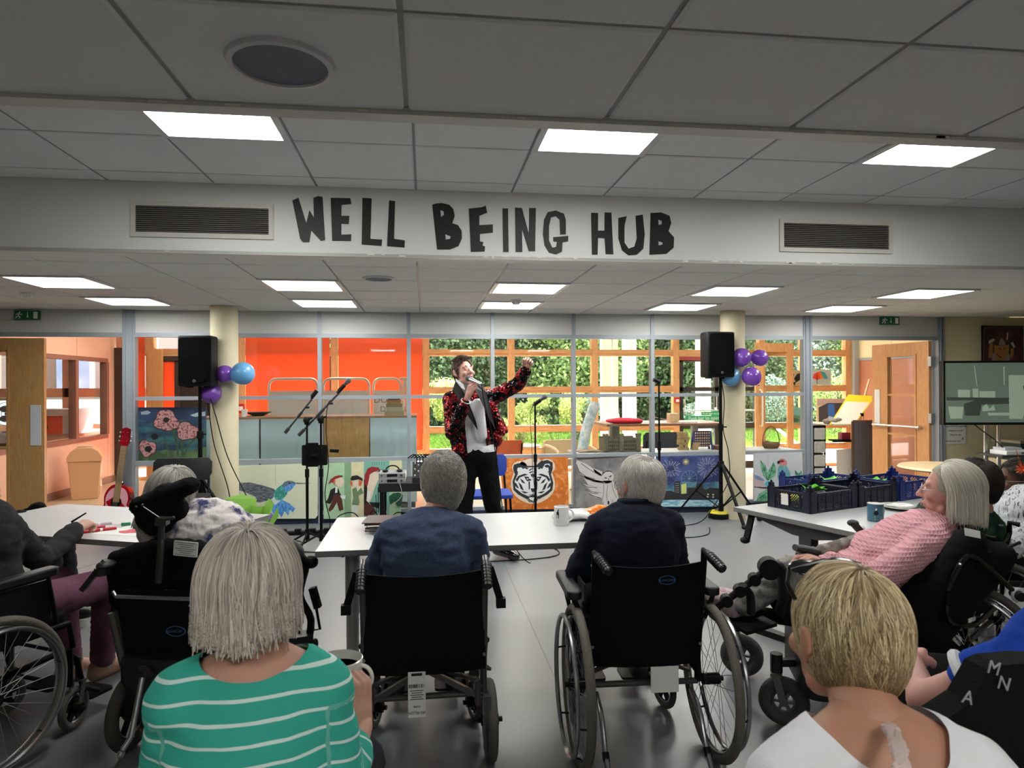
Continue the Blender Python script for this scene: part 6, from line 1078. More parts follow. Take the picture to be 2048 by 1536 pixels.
# ================================================================ BODY TOOLKIT
def cap(mb, a, b, ra, rb, n=14, fx_=None, flat=1.):
 a, b = V(a), V(b); d = b-a; Ld = max(d.length, 1e-5); x, y, z = frame_from(d if d.length > 1e-5 else (0,0,1), fx_)
 vs = []; fs = []; K = 5; prof = [(ra*math.sin(t), -ra*math.cos(t)) for t in np.linspace(.0,PI/2,K)]+[(rb*math.cos(t), Ld+rb*math.sin(t)) for t in np.linspace(0,PI/2,K)]
 M_ = Matrix((x,y,z)).transposed().to_4x4(); M_.translation = a; return mb.lathe(prof, n, M_, sx=1, sy=flat)
def melt(prims, name, mats, parent, vox=.012, smooth=6, fold=0., fscale=.08, cut=None, extra=None, thick=0., attr=None, kind=None, fdir=None, label=None):
 mb = MB(); prims(mb); me = bpy.data.meshes.new('t'); me.from_pydata([tuple(p) for p in mb.v], [], mb.f)
 bm = bmesh.new(); bm.from_mesh(me); bmesh.ops.remove_doubles(bm, verts=bm.verts, dist=1e-6); bmesh.ops.recalc_face_normals(bm, faces=bm.faces); bm.to_mesh(me); bm.free()
 o = bpy.data.objects.new('t', me); COL.objects.link(o)
 r = o.modifiers.new('r','REMESH'); r.mode = 'VOXEL'; r.voxel_size = vox; s = o.modifiers.new('s','SMOOTH'); s.factor = .5; s.iterations = smooth
 dg = bpy.context.evaluated_depsgraph_get(); dg.update(); m2 = bpy.data.meshes.new_from_object(o.evaluated_get(dg)); bpy.data.objects.remove(o)
 n = len(m2.vertices); co = np.empty(n*3); m2.vertices.foreach_get('co', co); co = co.reshape(-1,3); no = np.empty(n*3); m2.vertex_normals.foreach_get('vector', no); no = no.reshape(-1,3)
 if fold:
  fd = fdir or (1.,1.,2.2); q = [noise.noise((c[0]/fscale*fd[0], c[1]/fscale*fd[1], c[2]/fscale*fd[2]))+.5*noise.noise((c[0]/fscale*2.3, c[1]/fscale*2.3, c[2]/fscale*fd[2]*2.1+7)) for c in co]
  q = np.array(q); q = 1-2*np.abs(q)-.5; co = co+no*(q*fold)[:,None]; m2.vertices.foreach_set('co', co.reshape(-1))
 if cut:
  bm = bmesh.new(); bm.from_mesh(m2); bmesh.ops.delete(bm, geom=[v for v in bm.verts if cut(v.co)], context='VERTS')
  bv = [v for v in bm.verts if v.is_boundary]
  for _ in range(10):
   nw = {}
   for v in bv:
    q = [e.other_vert(v).co for e in v.link_edges if e.is_boundary]
    if len(q) == 2: nw[v] = v.co*.4+(q[0]+q[1])*.3
   for v, c in nw.items(): v.co = c
  bm.to_mesh(m2); bm.free()
 if attr:
  n = len(m2.vertices); co = np.empty(n*3); m2.vertices.foreach_get('co', co); co = co.reshape(-1,3); a = m2.attributes.new('stripe','FLOAT','POINT'); a.data.foreach_set('value', [attr(V(c)) for c in co])
 if extra: # second finer-built mesh joined into the same object
  bm = bmesh.new(); bm.from_mesh(m2)
  for e in extra: bm.from_mesh(e)
  bm.to_mesh(m2); bm.free()
 m2.materials.clear()
 for mm in (mats if isinstance(mats,(list,tuple)) else [mats]): m2.materials.append(mm)
 m2.polygons.foreach_set('use_smooth', [True]*len(m2.polygons)); m2.polygons.foreach_set('material_index', [0]*len(m2.polygons)); m2.name = name or 't'
 if name is None: return m2
 o = link(m2, name, parent, kind=kind, label=label)
 if thick: md = o.modifiers.new('t','SOLIDIFY'); md.thickness = thick; md.offset = -1
 return o
def headM(c, yaw=0., pitch=0., roll=0.): return Matrix.Translation(c) @ Matrix.Rotation(yaw,4,'Z') @ Matrix.Rotation(pitch,4,'X') @ Matrix.Rotation(roll,4,'Y')
def head_prims(mb, M, s=1., jaw=1., mouth=0.):
 def e(c, r): mb.ell(V(c)*s, tuple(q*s for q in r), 16, M)
 def c2(a, b, ra, rb): cap(mb, M@(V(a)*s), M@(V(b)*s), ra*s, rb*s, 10)
 e((0,-.014,.030),(.076,.094,.088)); e((0,.028,-.010),(.066,.066,.088)); e((0,.034,-.062),(.054*jaw,.052,.046)); e((0,.070,-.104-mouth*.4),(.024,.020,.018)); c2((-.045,.02,-.075),(0,.06,-.102-mouth*.4),.018,.018); c2((.045,.02,-.075),(0,.06,-.102-mouth*.4),.018,.018)
 c2((0,.088,.012),(0,.110,-.026),.0085,.0125); e((.012,.098,-.031),(.009,.010,.008)); e((-.012,.098,-.031),(.009,.010,.008)); c2((-.040,.076,.026),(.040,.076,.026),.0125,.0125)
 e((.038,.066,-.026),(.024,.022,.022)); e((-.038,.066,-.026),(.024,.022,.022)); c2((-.016,.090,-.058),(.016,.090,-.058),.0075,.0075); c2((-.013,.088,-.070-mouth),(.013,.088,-.070-mouth),.0085,.0085)
 for q in (-1,1): e((q*.030,.076,.006),(.013,.011,.010)); cap(mb, M@(V((q*.077,-.012,.018))*s), M@(V((q*.077,.0,-.03))*s), .014*s, .009*s, 8); e((q*.084,-.016,.004),(.006,.016,.027))
def face_bits(M, parent, s=1., skinlip=(170,100,96), closed=False, glasses=None, brow=(90,80,72), mouth=0., world=True):
 mb = MB(); mb.tube([M@(V((x,.0995-.55*x*x*12,-.060+abs(x)*-.1))*s) for x in (-.022,-.012,0,.012,.022)],[.002*s,.004*s,.0045*s,.004*s,.002*s],6).tube([M@(V((x,.0965-.55*x*x*12,-.069-mouth+abs(x)*.15))*s) for x in (-.020,-.01,0,.01,.020)],[.002*s,.005*s,.0055*s,.005*s,.002*s],6); mb.build('lips', mat('lips_%d'%skinlip[0], skinlip, .45), parent, smooth=True)
 if mouth: MB().ell(M@(V((0,.090,-.065-mouth*.5))*s), (.016*s,.008*s,mouth*.55*s), 12).build('mouth_opening', mat('mouth_dark', (50,18,18), .6), parent)
 for q in (-1,1):
  if closed: MB().tube([M@(V((q*(.030+x),.0885-abs(x)*.35,.004-(.012**2-x*x)*40))*s) for x in (-.014,-.007,0,.007,.014)], .0014*s, 5).build('eyelid_line', mat('lash', (60,40,34), .6), parent)
  else: MB().ell(M@(V((q*.030,.081,.006))*s), .0088*s, 12).build('eyeball', mat('eye_white', (226,222,216), .2), parent, smooth=True); MB().ell(M@(V((q*.030,.0882,.006))*s), (.0042*s,.002*s,.0042*s), 10).build('iris', mat('iris', (50,44,38), .2), parent)
  MB().tube([M@(V((q*x,y,z))*s) for x,y,z in ((.014,.090,.028),(.030,.089,.033),(.046,.078,.028))],[.0028*s,.0032*s,.0015*s],6).build('eyebrow', mat('brow_%d'%brow[0], brow, .9), parent)
 if glasses:
  mb = MB()
  for q in (-1,1):
   c = V((q*.033,.100,.0)); mb.tube([M@((c+V((.023*math.cos(a)*1.05,-abs(.023*math.cos(a))*.12,.019*math.sin(a))))*s) for a in np.linspace(0,2*PI,20)[:-1]], .0014*s, 6, closed=True); mb.tube([M@(V((q*.057,.097,.004))*s), M@(V((q*.080,.05,.006))*s), M@(V((q*.086,-.01,.008))*s), M@(V((q*.086,-.025,-.008))*s)], .0014*s, 6)
  mb.tube([M@(V((-.010,.103,.003))*s), M@(V((0,.106,.007))*s), M@(V((.010,.103,.003))*s)], .0014*s, 6); mb.build('glasses', glasses, parent, smooth=True)
def hand_mesh(Mh, side=1, curl=(.5,.6,.7,.8), spread=.05, thumb=(.6,.2), s=1., mcurl=0.):
 def pr(mb):
  cap(mb, Mh@(V((0,-.02,0))*s), Mh@(V((0,.02,0))*s), .026*s, .030*s, 12, Mh.to_3x3()@V((0,0,1)), .7)
  for i, x in enumerate((.028,.010,-.009,-.026)): cap(mb, Mh@(V((x*.6*side,.012,0))*s), Mh@(V((x*side,.078-.006*abs(i-1),.002))*s), .0145*s, .0115*s, 10)
  for i, (x, Lf) in enumerate(((.030,.070),(.010,.079),(-.010,.073),(-.028,.056))):
   p = V((x*side,.082-.006*abs(i-1),.002)); a = curl[i]*.9+mcurl; sp = spread*(1.5-i)*side
   for seg, (fl, rr) in enumerate(((.46,.0092),(.30,.0083),(.24,.0074))):
    d = V((math.sin(sp), math.cos(a)*math.cos(sp), -math.sin(a))); q = p+d*Lf*fl; cap(mb, Mh@(p*s), Mh@(q*s), rr*s, rr*.92*s, 9); p = q; a += curl[i]*(1.15 if seg == 0 else .8)
  p = V((.022*side,.022,-.004)); a = thumb[0]
  for seg, (fl, rr) in enumerate(((.036,.0135),(.030,.0108),(.024,.0092))):
   d = V((math.sin(a)*side, math.cos(a), -thumb[1]-.25*seg)).normalized(); q = p+d*fl; cap(mb, Mh@(p*s), Mh@(q*s), rr*s, rr*.9*s, 9); p = q; a -= .3
 return melt(pr, None, [], None, vox=.0034*s, smooth=2)
def aimM(p, d, up, side=1):
 y = V(d).normalized(); z = V(up)-y*V(up).dot(y); z.normalize(); x = y.cross(z); M_ = Matrix((x,y,z)).transposed().to_4x4(); M_.translation = V(p); return M_
SK = {}
def skin(nm, c):
 m = mat('skin_'+nm, c, .5, var=.07, vs=25, bump=.08, bs=300, spec=.35); b = m.node_tree.nodes['Principled BSDF']; b.inputs['Subsurface Weight'].default_value = .12; b.inputs['Subsurface Radius'].default_value = (.02,.008,.004); b.inputs['Subsurface Scale'].default_value = .3; return m
def clothm(nm, c, **k): k.setdefault('var',.08); k.setdefault('vs',12); k.setdefault('bump',.25); k.setdefault('bs',380); return mat('cloth_'+nm, c, .92, spec=.2, **k)
def torso(mb, J, g=0., w=1., d=1., hips=True, belly=1.):
 ax = (J['shR']-J['shL']).normalized(); up = (J['neck']-J['pel']).normalized(); fw = up.cross(ax).normalized(); R3_ = Matrix((ax, fw, ax.cross(fw))).transposed().to_4x4()
 def e(c, r): mb.ell((0,0,0), tuple(q+g for q in r), 18, Matrix.Translation(c) @ R3_)
 if hips: e(J['pel'], (.175*w,.135*d,.125))
 e(J['pel'].lerp(J['chest'],.45), (.158*w,.122*d*belly,.16)); e(J['chest'], (.166*w,.115*d,.17)); e(J['chest'].lerp(J['neck'],.45), (.150*w,.092*d,.11))
 cap(mb, J['shL'], J['shR'], .056+g, .056+g, 14)
 nb = J['neck']
 for k in ('shL','shR'): cap(mb, nb.lerp(J[k],.12)-up*.02, J[k], .052+g, .056+g, 12)
def limbs(mb, J, side, g=0., upto=1., r=(.050,.040,.036,.027), frm=0.):
 s, e, w_ = J['sh'+side], J['el'+side], J['wr'+side]
 cap(mb, s, e, r[0]+g, r[1]+g)
 if upto > 0: cap(mb, e, e.lerp(w_,upto), r[2]+g*1.1, (r[2]*(1-upto)+r[3]*upto)+g*1.3)
def legs(mb, J, side, g=0., upto=1.):
 h, k, a = J['hip'+side], J['kn'+side], J['an'+side]; cap(mb, h, k, .083+g, .058+g); cap(mb, k, k.lerp(a,upto), .055+g, (.055*(1-upto)+.038*upto)+g*1.4)
def shoe(name, a, fwd, m_, parent, L_=.25, label=None):
 M_ = Matrix.Translation(V(a)) @ Matrix.Rotation(math.atan2(-fwd[0], fwd[1]),4,'Z')
 def pr(mb): cap(mb, M_@V((0,-.04,-.045)), M_@V((0,L_-.10,-.055)), .040, .036); cap(mb, M_@V((0,L_-.14,-.055)), M_@V((0,L_-.08,-.058)), .042, .034); cap(mb, M_@V((0,-.03,-.02)), M_@V((0,.02,.0)), .042, .045)
 return melt(pr, name, m_, parent, vox=.008, smooth=4, cut=None, label=label)
def hairmat(nm, c, c2, rough=.35):
 m = bpy.data.materials.new('hair_'+nm); MATS['hair_'+nm] = m; m.use_nodes = True; n = m.node_tree.nodes; L = m.node_tree.links; b = n['Principled BSDF']; b.inputs['Roughness'].default_value = rough; b.inputs['Specular IOR Level'].default_value = .4
 at_ = n.new('ShaderNodeAttribute'); at_.attribute_name = 'shade'; rp = n.new('ShaderNodeMix'); rp.data_type = 'RGBA'; rp.inputs[6].default_value = lin(c); rp.inputs[7].default_value = lin(c2); L.new(at_.outputs['Fac'], rp.inputs[0]); L.new(rp.outputs[2], b.inputs['Base Color']); return m
def hair_base(nm, c): return mat('hairbase_'+nm, c, .8, var=.3, vs=40, stretch=(3,3,.5), bump=.5, bs=60)
def strands(name, parent, M, roots, dirs, m_, L_=.2, k=9, grav=.5, layer=(1.02,1.12), E_=(.080,.100,.095), Ec=(0,-.012,.028), rad=.0011, curl_in=0., zmin=-9, clump=0, jit=.004, gdir=(0,0,-1), flare=0., shade=None, seed=1, lift=0., hug=False, lay_z=.0):
 g_ = np.random.default_rng(seed); N = len(roots); P = np.empty((N,k,3)); p = roots.copy(); d = dirs/np.linalg.norm(dirs,axis=1)[:,None]; E_ = np.array(E_); Ec = np.array(Ec); lay = g_.uniform(layer[0],layer[1],N); G = np.array(gdir,float); Ls = (L_ if np.ndim(L_) else np.full(N,L_))*g_.uniform(.88,1.08,N); ds = Ls/(k-1)
 G = np.array((M.to_3x3().inverted() @ V(G)).normalized())
 jx = g_.normal(size=(N,3))*jit
 if clump: cid = g_.integers(0,clump,N); cj = g_.normal(size=(clump,3))*jit*2.0; jx = jx*.5+cj[cid]; cl = g_.uniform(.0,1,clump); sh = np.clip(.75*cl[cid]+.35*g_.uniform(0,1,N)-.05,0,1)
 else: sh = g_.uniform(0,1,N)
 if shade is not None: sh = np.clip(shade(roots, sh),0,1)
 P[:,0] = p
 zst = zmin+g_.uniform(0,1,N)**1.5*lay_z+g_.normal(size=N)*.006+(.30*np.abs(roots[:,0]) if curl_in else 0); go = np.ones(N)
 for i in range(1,k):
  t = i/(k-1); d = d+G*grav*(.35+t)*.5;
  bl_ = (p[:,2] < Ec[2]-E_[2]*.2) & (not hug); d = np.where(bl_[:,None], d*.12+G*1., d)
  if curl_in and t > .5: rr = p-Ec; rr[:,2] = 0; d = d-rr/np.maximum(.02,np.linalg.norm(rr,axis=1))[:,None]*curl_in*max(0,t-.5)*2
  d /= np.linalg.norm(d,axis=1)[:,None]; p = p+(d*ds[:,None]+jx*(2.4*t/k))*go[:,None]
  q = (p-Ec)/E_; q[:,2] = np.where(q[:,2] < 0, q[:,2]*.72, q[:,2]); n_ = np.linalg.norm(q,axis=1); tgt = 1+(lay-1)*min(1,.35+t*1.1)+lift*min(1,t*2); below = (p[:,2] < Ec[2]-E_[2]*.35) & (not hug)
  sc = np.where(~below, tgt/np.maximum(n_,.01), 1.); newp = Ec+(p-Ec)*sc[:,None]
  rr = p[:,:2]-Ec[:2]; nr = np.linalg.norm(rr/E_[:2],axis=1); tg2 = lay*.955*(1+flare*t); sc2 = np.where(below & (nr < tg2*.98), tg2*.98/np.maximum(nr,.01), 1.); newp[:,:2] = np.where(below[:,None], Ec[:2]+rr*sc2[:,None], newp[:,:2])
  d = newp-P[:,i-1]; d /= np.maximum(1e-6,np.linalg.norm(d,axis=1))[:,None]; p = np.where(go[:,None]>0, P[:,i-1]+d*ds[:,None], P[:,i-1]+d*.0004); nn_ = (p-Ec)/E_**2; nn_ /= np.linalg.norm(nn_,axis=1)[:,None]; d = d-nn_*(np.maximum(0,np.sum(d*nn_,axis=1))*.95)[:,None]; P[:,i] = p; go = np.where(p[:,2]-d[:,2]*0 < zst, 0., go)
 Mn = np.array(M); W = P.reshape(-1,3) @ Mn[:3,:3].T + Mn[:3,3]
 hc = bpy.data.hair_curves.new(name); hc.add_curves([k]*N); hc.attributes['position'].data.foreach_set('vector', W.astype(np.float32).reshape(-1))
 ra = hc.attributes.get('radius') or hc.attributes.new('radius','FLOAT','POINT'); rv = np.tile(np.concatenate([np.full(k-3,rad), [rad*.8,rad*.55,rad*.2]]), N); ra.data.foreach_set('value', rv.astype(np.float32))
 sa = hc.attributes.new('shade','FLOAT','CURVE'); sa.data.foreach_set('value', sh.astype(np.float32)); hc.materials.append(m_)
 return link(hc, name, parent, kind='stuff')
def scalp(n, seed, zlow=-.05, front=.055, E_=(.080,.100,.095), Ec=(0,-.012,.028), ear=True, back_low=-.075, keep=None):
 g_ = np.random.default_rng(seed); u = g_.normal(size=(n*3,3)); u /= np.linalg.norm(u,axis=1)[:,None]; p = u*np.array(E_)+np.array(Ec); y = p[:,1]
 zl = np.where(y > front, .085, np.where(y > .01, .01+(y-.01)*1.2, np.where(y > -.03, -.005, back_low))); m = p[:,2] > zl
 if keep is not None: m &= keep(p)
 return p[m][:n]
def flow(roots, crown=(0,-.05,.12), swirl=0., fwd=0.):
 c = np.array(crown); d = roots-c; n_ = (roots-np.array((0,-.012,.028))); n_ /= np.linalg.norm(n_,axis=1)[:,None]; d = d-n_*np.sum(d*n_,axis=1)[:,None]; d /= np.maximum(1e-5,np.linalg.norm(d,axis=1))[:,None]; t = np.cross(n_,d); return d+t*swirl+np.array((0,fwd,0))
def jd(base, **k): J = {a: V(b) for a, b in base.items()}; J.update({a: V(b) for a, b in k.items()}); return J
SEAT = dict(pel=(0,0,.60), chest=(0,-.03,.88), neck=(0,.0,1.06), shL=(-.165,-.01,.99), shR=(.165,-.01,.99), elL=(-.23,.10,.74), elR=(.23,.10,.74), wrL=(-.17,.33,.74), wrR=(.17,.33,.74), hipL=(-.09,.03,.57), hipR=(.09,.03,.57), knL=(-.13,.44,.56), knR=(.13,.44,.56), anL=(-.13,.48,.14), anR=(.13,.48,.14))
def at_head(J, M, s=1.): return M @ V((0,-.02,-.085))
# ================================================================ WHEELCHAIRS  (local frame: +Y forward, origin on the floor under the backrest)
RIM = mat('rim_alu', (176,178,180), .25, metal=.9); FR_G = mat('frame_grey', (92,90,88), .35, metal=.7); SLG = mat('sling_black', (10,10,12), .9, var=.2, vs=30, bump=.35, bs=260, spec=.2)
def spoke_wheel(r, x, y, R_, side, pushrim=True, spokes=28, tyre=.018, name='rear_wheel', solid=False, rubm=None, yaw=0.):
 c = V((x,y,R_)); ax = V((math.cos(yaw),math.sin(yaw),0)); t = MB().ring(c, ax, R_-tyre, tyre, 56, 10).build(name, rubm or RUB, r, smooth=True)
 MB().ring(c, ax, R_-tyre*2.2, .008, 56, 8).build('rim', RIM, t, smooth=True)
 X_, Y_, Z_ = frame_from(ax); hb = MB().cyl(c-ax*.035, c+ax*.035, .022, n=16).cyl(c-ax*.05, c+ax*.05, .010); hb.build('hub', BLACK, t, smooth=True)
 if solid:
  mb = MB()
  for k in range(5): a = 2*PI*k/5+.3; d = X_*math.cos(a)+Y_*math.sin(a); mb.bar(c+d*.015, c+d*(R_-tyre*2), .024, .014, up=ax)
  mb.build('wheel_spoke', BLACK, t)
 else:
  mb = MB()
  for k in range(spokes): a = 2*PI*k/spokes; b = a+(.35 if k%2 else -.35); s = .03 if (k//2)%2 else -.03; mb.tube([c+ax*s+(X_*math.cos(b)+Y_*math.sin(b))*.02, c+(X_*math.cos(a)+Y_*math.sin(a))*(R_-tyre*2.2)], .0012, 4)
  mb.build('spokes', STEEL, t, kind='stuff')
 if pushrim:
  cc = c+ax*side*.045; MB().ring(cc, ax, R_-.045, .0095, 56, 8).build('push_rim', RIM, t, smooth=True); mb = MB()
  for k in range(6): a = 2*PI*k/6+.2; d = X_*math.cos(a)+Y_*math.sin(a); mb.cyl(cc+d*(R_-.05), c+d*(R_-tyre*2.3), .004)
  mb.build('rim_clip', BLACK, t, kind='stuff')
 return t
def caster(r, x, y, R_, yaw=0., top=.30, m_=None, w_=.014):
 t = spoke_wheel(r, x, y, R_, 1, False, tyre=w_, name='caster_wheel', solid=True, yaw=yaw, rubm=m_); ax = V((math.cos(yaw),math.sin(yaw),0)); c = V((x,y,R_))
 f = V((-ax.y, ax.x, 0))*.03; mb = MB()
 for s in (-1,1): mb.bar(c+ax*s*.026, c+ax*s*.026+f+V((0,0,R_+.02)), .025, .005, up=ax)
 mb.bar(c-ax*.03+f+V((0,0,R_+.02)), c+ax*.03+f+V((0,0,R_+.02)), .03, .008).cyl(c+f+V((0,0,R_+.02)), V((c.x+f.x,c.y+f.y,top)), .013); mb.build('caster_fork', FR_G, t); return t
def sling(r, w_, z0, z1, y, name='backrest', sag=.03, m_=None, lean=-.06):
 nx, nz = 12, 8; vs = []; fs = []
 for t in (0,.012):
  for j in range(nz+1):
   for i in range(nx+1): u = i/nx*2-1; z = z0+(z1-z0)*j/nz; vs.append((u*w_/2, y+lean*(z-z0)/(z1-z0)-sag*(1-u*u)-t*1.0+.0015*math.sin(z*90), z+(-.012*(1-u*u) if j == nz else 0)))
 k = nx+1; o = (nz+1)*k
 for j in range(nz):
  for i in range(nx): a = j*k+i; fs += [(a,a+1,a+k+1,a+k),(o+a+k,o+a+k+1,o+a+1,o+a)]
 for j in range(nz): fs += [(j*k,(j+1)*k,o+(j+1)*k,o+j*k),(j*k+nx,o+j*k+nx,o+(j+1)*k+nx,(j+1)*k+nx)]
 for i in range(nx): fs += [(i,o+i,o+i+1,i+1),(nz*k+i,nz*k+i+1,o+nz*k+i+1,o+nz*k+i)]
 return MB().add(vs, fs).build(name, m_ or SLG, r, smooth=True)
def manual_chair(loc, rz, label, w_=.44, R_=.30, wy=.0, handle=.88, back0=.42, transit=False, armr=True, tag_=True, antitip=True, seat=.50, lean=-.06, handle_dir=None, wheel_m=None, cast=(.42,.085), hang=False, handles=True, az=.725, ax_=.035):
 r = E('wheelchair', loc, label, 'wheelchair', rz=rz); h = w_/2
 MB().rbox((0,.23,seat-.02),(w_-.02,.42,.07),.04).build('seat', SLG, r, bevel=.012)
 sling(r, w_+.01, back0, handle-.045, .015, lean=lean)
 for s in (-1,1):
  x = s*h; top = V((x,lean,handle)); hd = V((handle_dir[0] if handle_dir else 0, -1, -.12 if not handle_dir else handle_dir[1])).normalized()
  MB().tube([(x,.02,.30),(x,.02,back0),tuple(top-V((0,-.002,.05))),tuple(top)]+[tuple(top+hd*.04)] , .0125, 10).build('back_tube', FR_G if transit else BLKM, r, smooth=True)
  if handles:
   g_ = MB().tube([top+hd*.02, top+hd*.05, top+hd*.13, top+hd*.135],[.015,.018,.0175,.012],14).build('push_handle', mat('grip_black', (22,22,24), .35), r, smooth=True)
   mb = MB()
   for k in range(6): mb.ring(top+hd*(.045+.014*k), hd, .0175, .0022, 16, 5)
   mb.build('grip_ribs', MATS['grip_black'], g_)
  MB().tube([(x,.02,.34),(x,.40,.36),(x*.98,.46,.30),(x*.95,.50,.14)],.0125,10).tube([(x,.02,seat-.03),(x,.42,seat-.03),(x,.44,.36)],.0125,10).cyl((x,.42,.36),(x,.42,.20),.016).build('side_frame', FR_G if transit else BLKM, r, smooth=True)
  mb = MB()
  for z in (.46,.55,.66,.78): mb.cyl((x-.002,-.035*(z-.3)+.0,z),(x,-.06*(z-.3)-.006,z),.006,n=8)
  mb.build('rivets', STEEL, r)
  if armr:
   MB().rbox((s*(h+ax_),.17,az),(.06,.33,.035),.02).build('armrest_pad', PLUSH, r, bevel=.008); MB().tube([(s*(h+.03),.02,seat+.05),(s*(h+ax_),.02,az-.02),(s*(h+ax_),.30,az-.02),(s*(h+.03),.34,.5)],.010).build('armrest_frame', BLKM, r); MB().span((s*(h+.02)-.003,.04,.47),(s*(h+.02)+.003,.32,.69)).build('side_guard', mat('guard_black', (24,24,26), .5), r)
  spoke_wheel(r, s*(h+.055 if not transit else h+.03), wy, R_, s, pushrim=not transit, tyre=.018 if not transit else .022, solid=transit, rubm=wheel_m)
  caster(r, s*(h-.01), cast[0], cast[1], yaw=.25*s)
  MB().tube([(x*.95,.50,.16),(x*.8,.60,.10)],.010).rbox((x*.55,.60,.09),(.16,.13,.012),.02).build('footplate', BLACK, r)
  MB().bar((s*(h+.01),wy+.10,R_+.18),(s*(h+.05),wy+.24,R_+.10),.02,.012).cyl((s*(h+.02),wy+.1,R_+.16),(s*(h+.02),wy+.02,R_+.30),.006).ell((s*(h+.02),wy+.02,R_+.31),.013,8).build('brake_lever', BLACK, r)
  if antitip: MB().tube(bez([(x*.9,.03,.26),(x*.9,-.06,.22),(x*.9,-.13,.12),(x*.9,-.2,.055)],4),.011,10).build('anti_tip_tube', RIM, r, smooth=True); MB().tube([(x*.9,-.135,.115),(x*.9,-.155,.09)],.0135).build('tube_band', BLACK, r); MB().cyl((x*.9-.012,-.21,.03),(x*.9+.012,-.21,.03),.028,n=16).build('anti_tip_wheel', BLACK, r)
 MB().bar((-h,.12,.30),(h,.12,.46),.022,.012).bar((-h,.12,.46),(h,.12,.30),.022,.012).cyl((-h,.02,.30),(h,.02,.30),.012).build('cross_brace', FR_G, r)
 return r
# ================================================================ PEOPLE
def seated(loc, rz, label, J, headspec, sk, name='person', arms=('L','R'), sleeve=1., torso_w=1., torso_d=1., shirt=None, shirt_name='shirt', trousers=None, shoes=None, hands=None, neck_r=.052, sg=.016, fold=.006, cutf=None, attr=None, belly=1., vox=.013, headk={}, fdir=None, headless=False, foldsc=.09):
 r = E(name, loc, label, 'person', rz=rz); Mh_ = headM(*headspec[:4]); hs = headspec[4] if len(headspec) > 4 else 1.; J['headb'] = at_head(J, Mh_, hs)
 ex = [hand_mesh(*a, **k) for a, k in (hands or [])]
 hm = melt(lambda mb: (head_prims(mb, Mh_, hs, **headk), cap(mb, J['headb']+V((0,0,.03)), J['neck'].lerp(J['chest'],.12), neck_r, neck_r*1.08)), None, [], None, vox=.0058, smooth=3)
 def body(mb):
  torso(mb, J, 0, torso_w, torso_d, belly=belly); cap(mb, J['headb'].lerp(J['neck'],.5), J['neck'].lerp(J['chest'],.2), neck_r, neck_r*1.12)
  for s in arms: limbs(mb, J, s)
  for s in ('L','R'): legs(mb, J, s); cap(mb, J['an'+s], J['an'+s]+V((0,.1,-.04)), .036, .03)
 b = melt(body, 'body', sk, r, vox=vox, smooth=8, extra=[hm]+ex)
 if shirt:
  def sh(mb):
   torso(mb, J, sg, torso_w, torso_d, belly=belly)
   for s in arms:
    if sleeve >= .99: limbs(mb, J, s, sg, (sleeve-1) if sleeve > 1 else .0)
    else: cap(mb, J['sh'+s], J['sh'+s].lerp(J['el'+s],sleeve), .050+sg*1.3, .046+sg*1.6)
  melt(sh, shirt_name, shirt, r, vox=vox*.9, smooth=7, fold=fold, cut=cutf, attr=attr, fdir=fdir, fscale=foldsc)
 if trousers:
  melt(lambda mb: [mb.ell(J['pel']+V((0,0,-.02)), (.185*torso_w,.15,.115), 16)]+[legs(mb, J, s, .014, .93) for s in ('L','R')], 'trousers', trousers, r, vox=.014, smooth=6, fold=.006)
 if shoes:
  for s in ('L','R'): shoe('shoe', J['an'+s], (0,1), shoes, r)
 return r, Mh_ @ Matrix.Scale(hs,4)
SK_P = skin('pale', (206,160,142)); SK_R = skin('ruddy', (196,140,120)); SK_T = skin('tan', (186,136,112)); SK_D = skin('deep', (92,58,44))
GREYH = hairmat('grey', (120,116,108), (204,200,192)); SILV = hairmat('silver', (172,166,158), (244,240,234)); BLON = hairmat('blonde', (104,76,42), (250,230,186)); DARKH = hairmat('dark', (22,18,16), (60,50,42)); BROWNH = hairmat('brown', (44,26,18), (90,58,40)); CREAMH = hairmat('cream', (176,170,154), (244,240,228))
def short_hair(r, M, m_, base, n=7000, L_=.05, seed=1, bald=0., back_low=-.09, swirl=.3, rad=.0011, E_=(.0785,.0985,.092), lay=(1.03,1.10), crown=(0,-.06,.11), grav=.25, jit=.0035, keep=None):
 sc = scalp(n, seed, back_low=back_low, keep=keep)
 if bald: g_ = np.random.default_rng(seed+9); dd_ = np.linalg.norm(sc-np.array((0,-.055,.115)),axis=1); sc = sc[(dd_ > bald*g_.uniform(.5,1.2,len(sc)))]
 def pr(mb): mb.ell((0,-.016,.032), (.0775,.0965,.090), 20, M); mb.ell((0,-.06,-.045), (.056,.042,.048), 14, M)
 melt(pr, 'hair', base, r, vox=.006, smooth=2, cut=lambda c: (lambda q: q.z < (.088 if q.y > .055 else (.02+(q.y-.01)*1.2 if q.y > .01 else (.0 if q.y > -.03 else back_low+.01))))(M.inverted() @ c), kind=None)
 strands('hair_strands', r, M, sc, flow(sc, crown, swirl), m_, L_=L_, k=7, grav=grav, layer=lay, hug=True, E_=E_, Ec=(0,-.014,.030), rad=rad, seed=seed, clump=160, jit=jit)
 return sc
c5 = V((-.005,2.60,0)); manual_chair((c5.x+.0,2.60,0), 0, 'black transit wheelchair with small rear wheels holding the man in blue', w_=.45, R_=.155, wy=.10, handle=.84, back0=.40, transit=True, wheel_m=RUB, antitip=False, handle_dir=(0,-.75), armr=False)
wc5 = [o for o in bpy.data.objects if o.name.startswith('wheelchair')][-1]
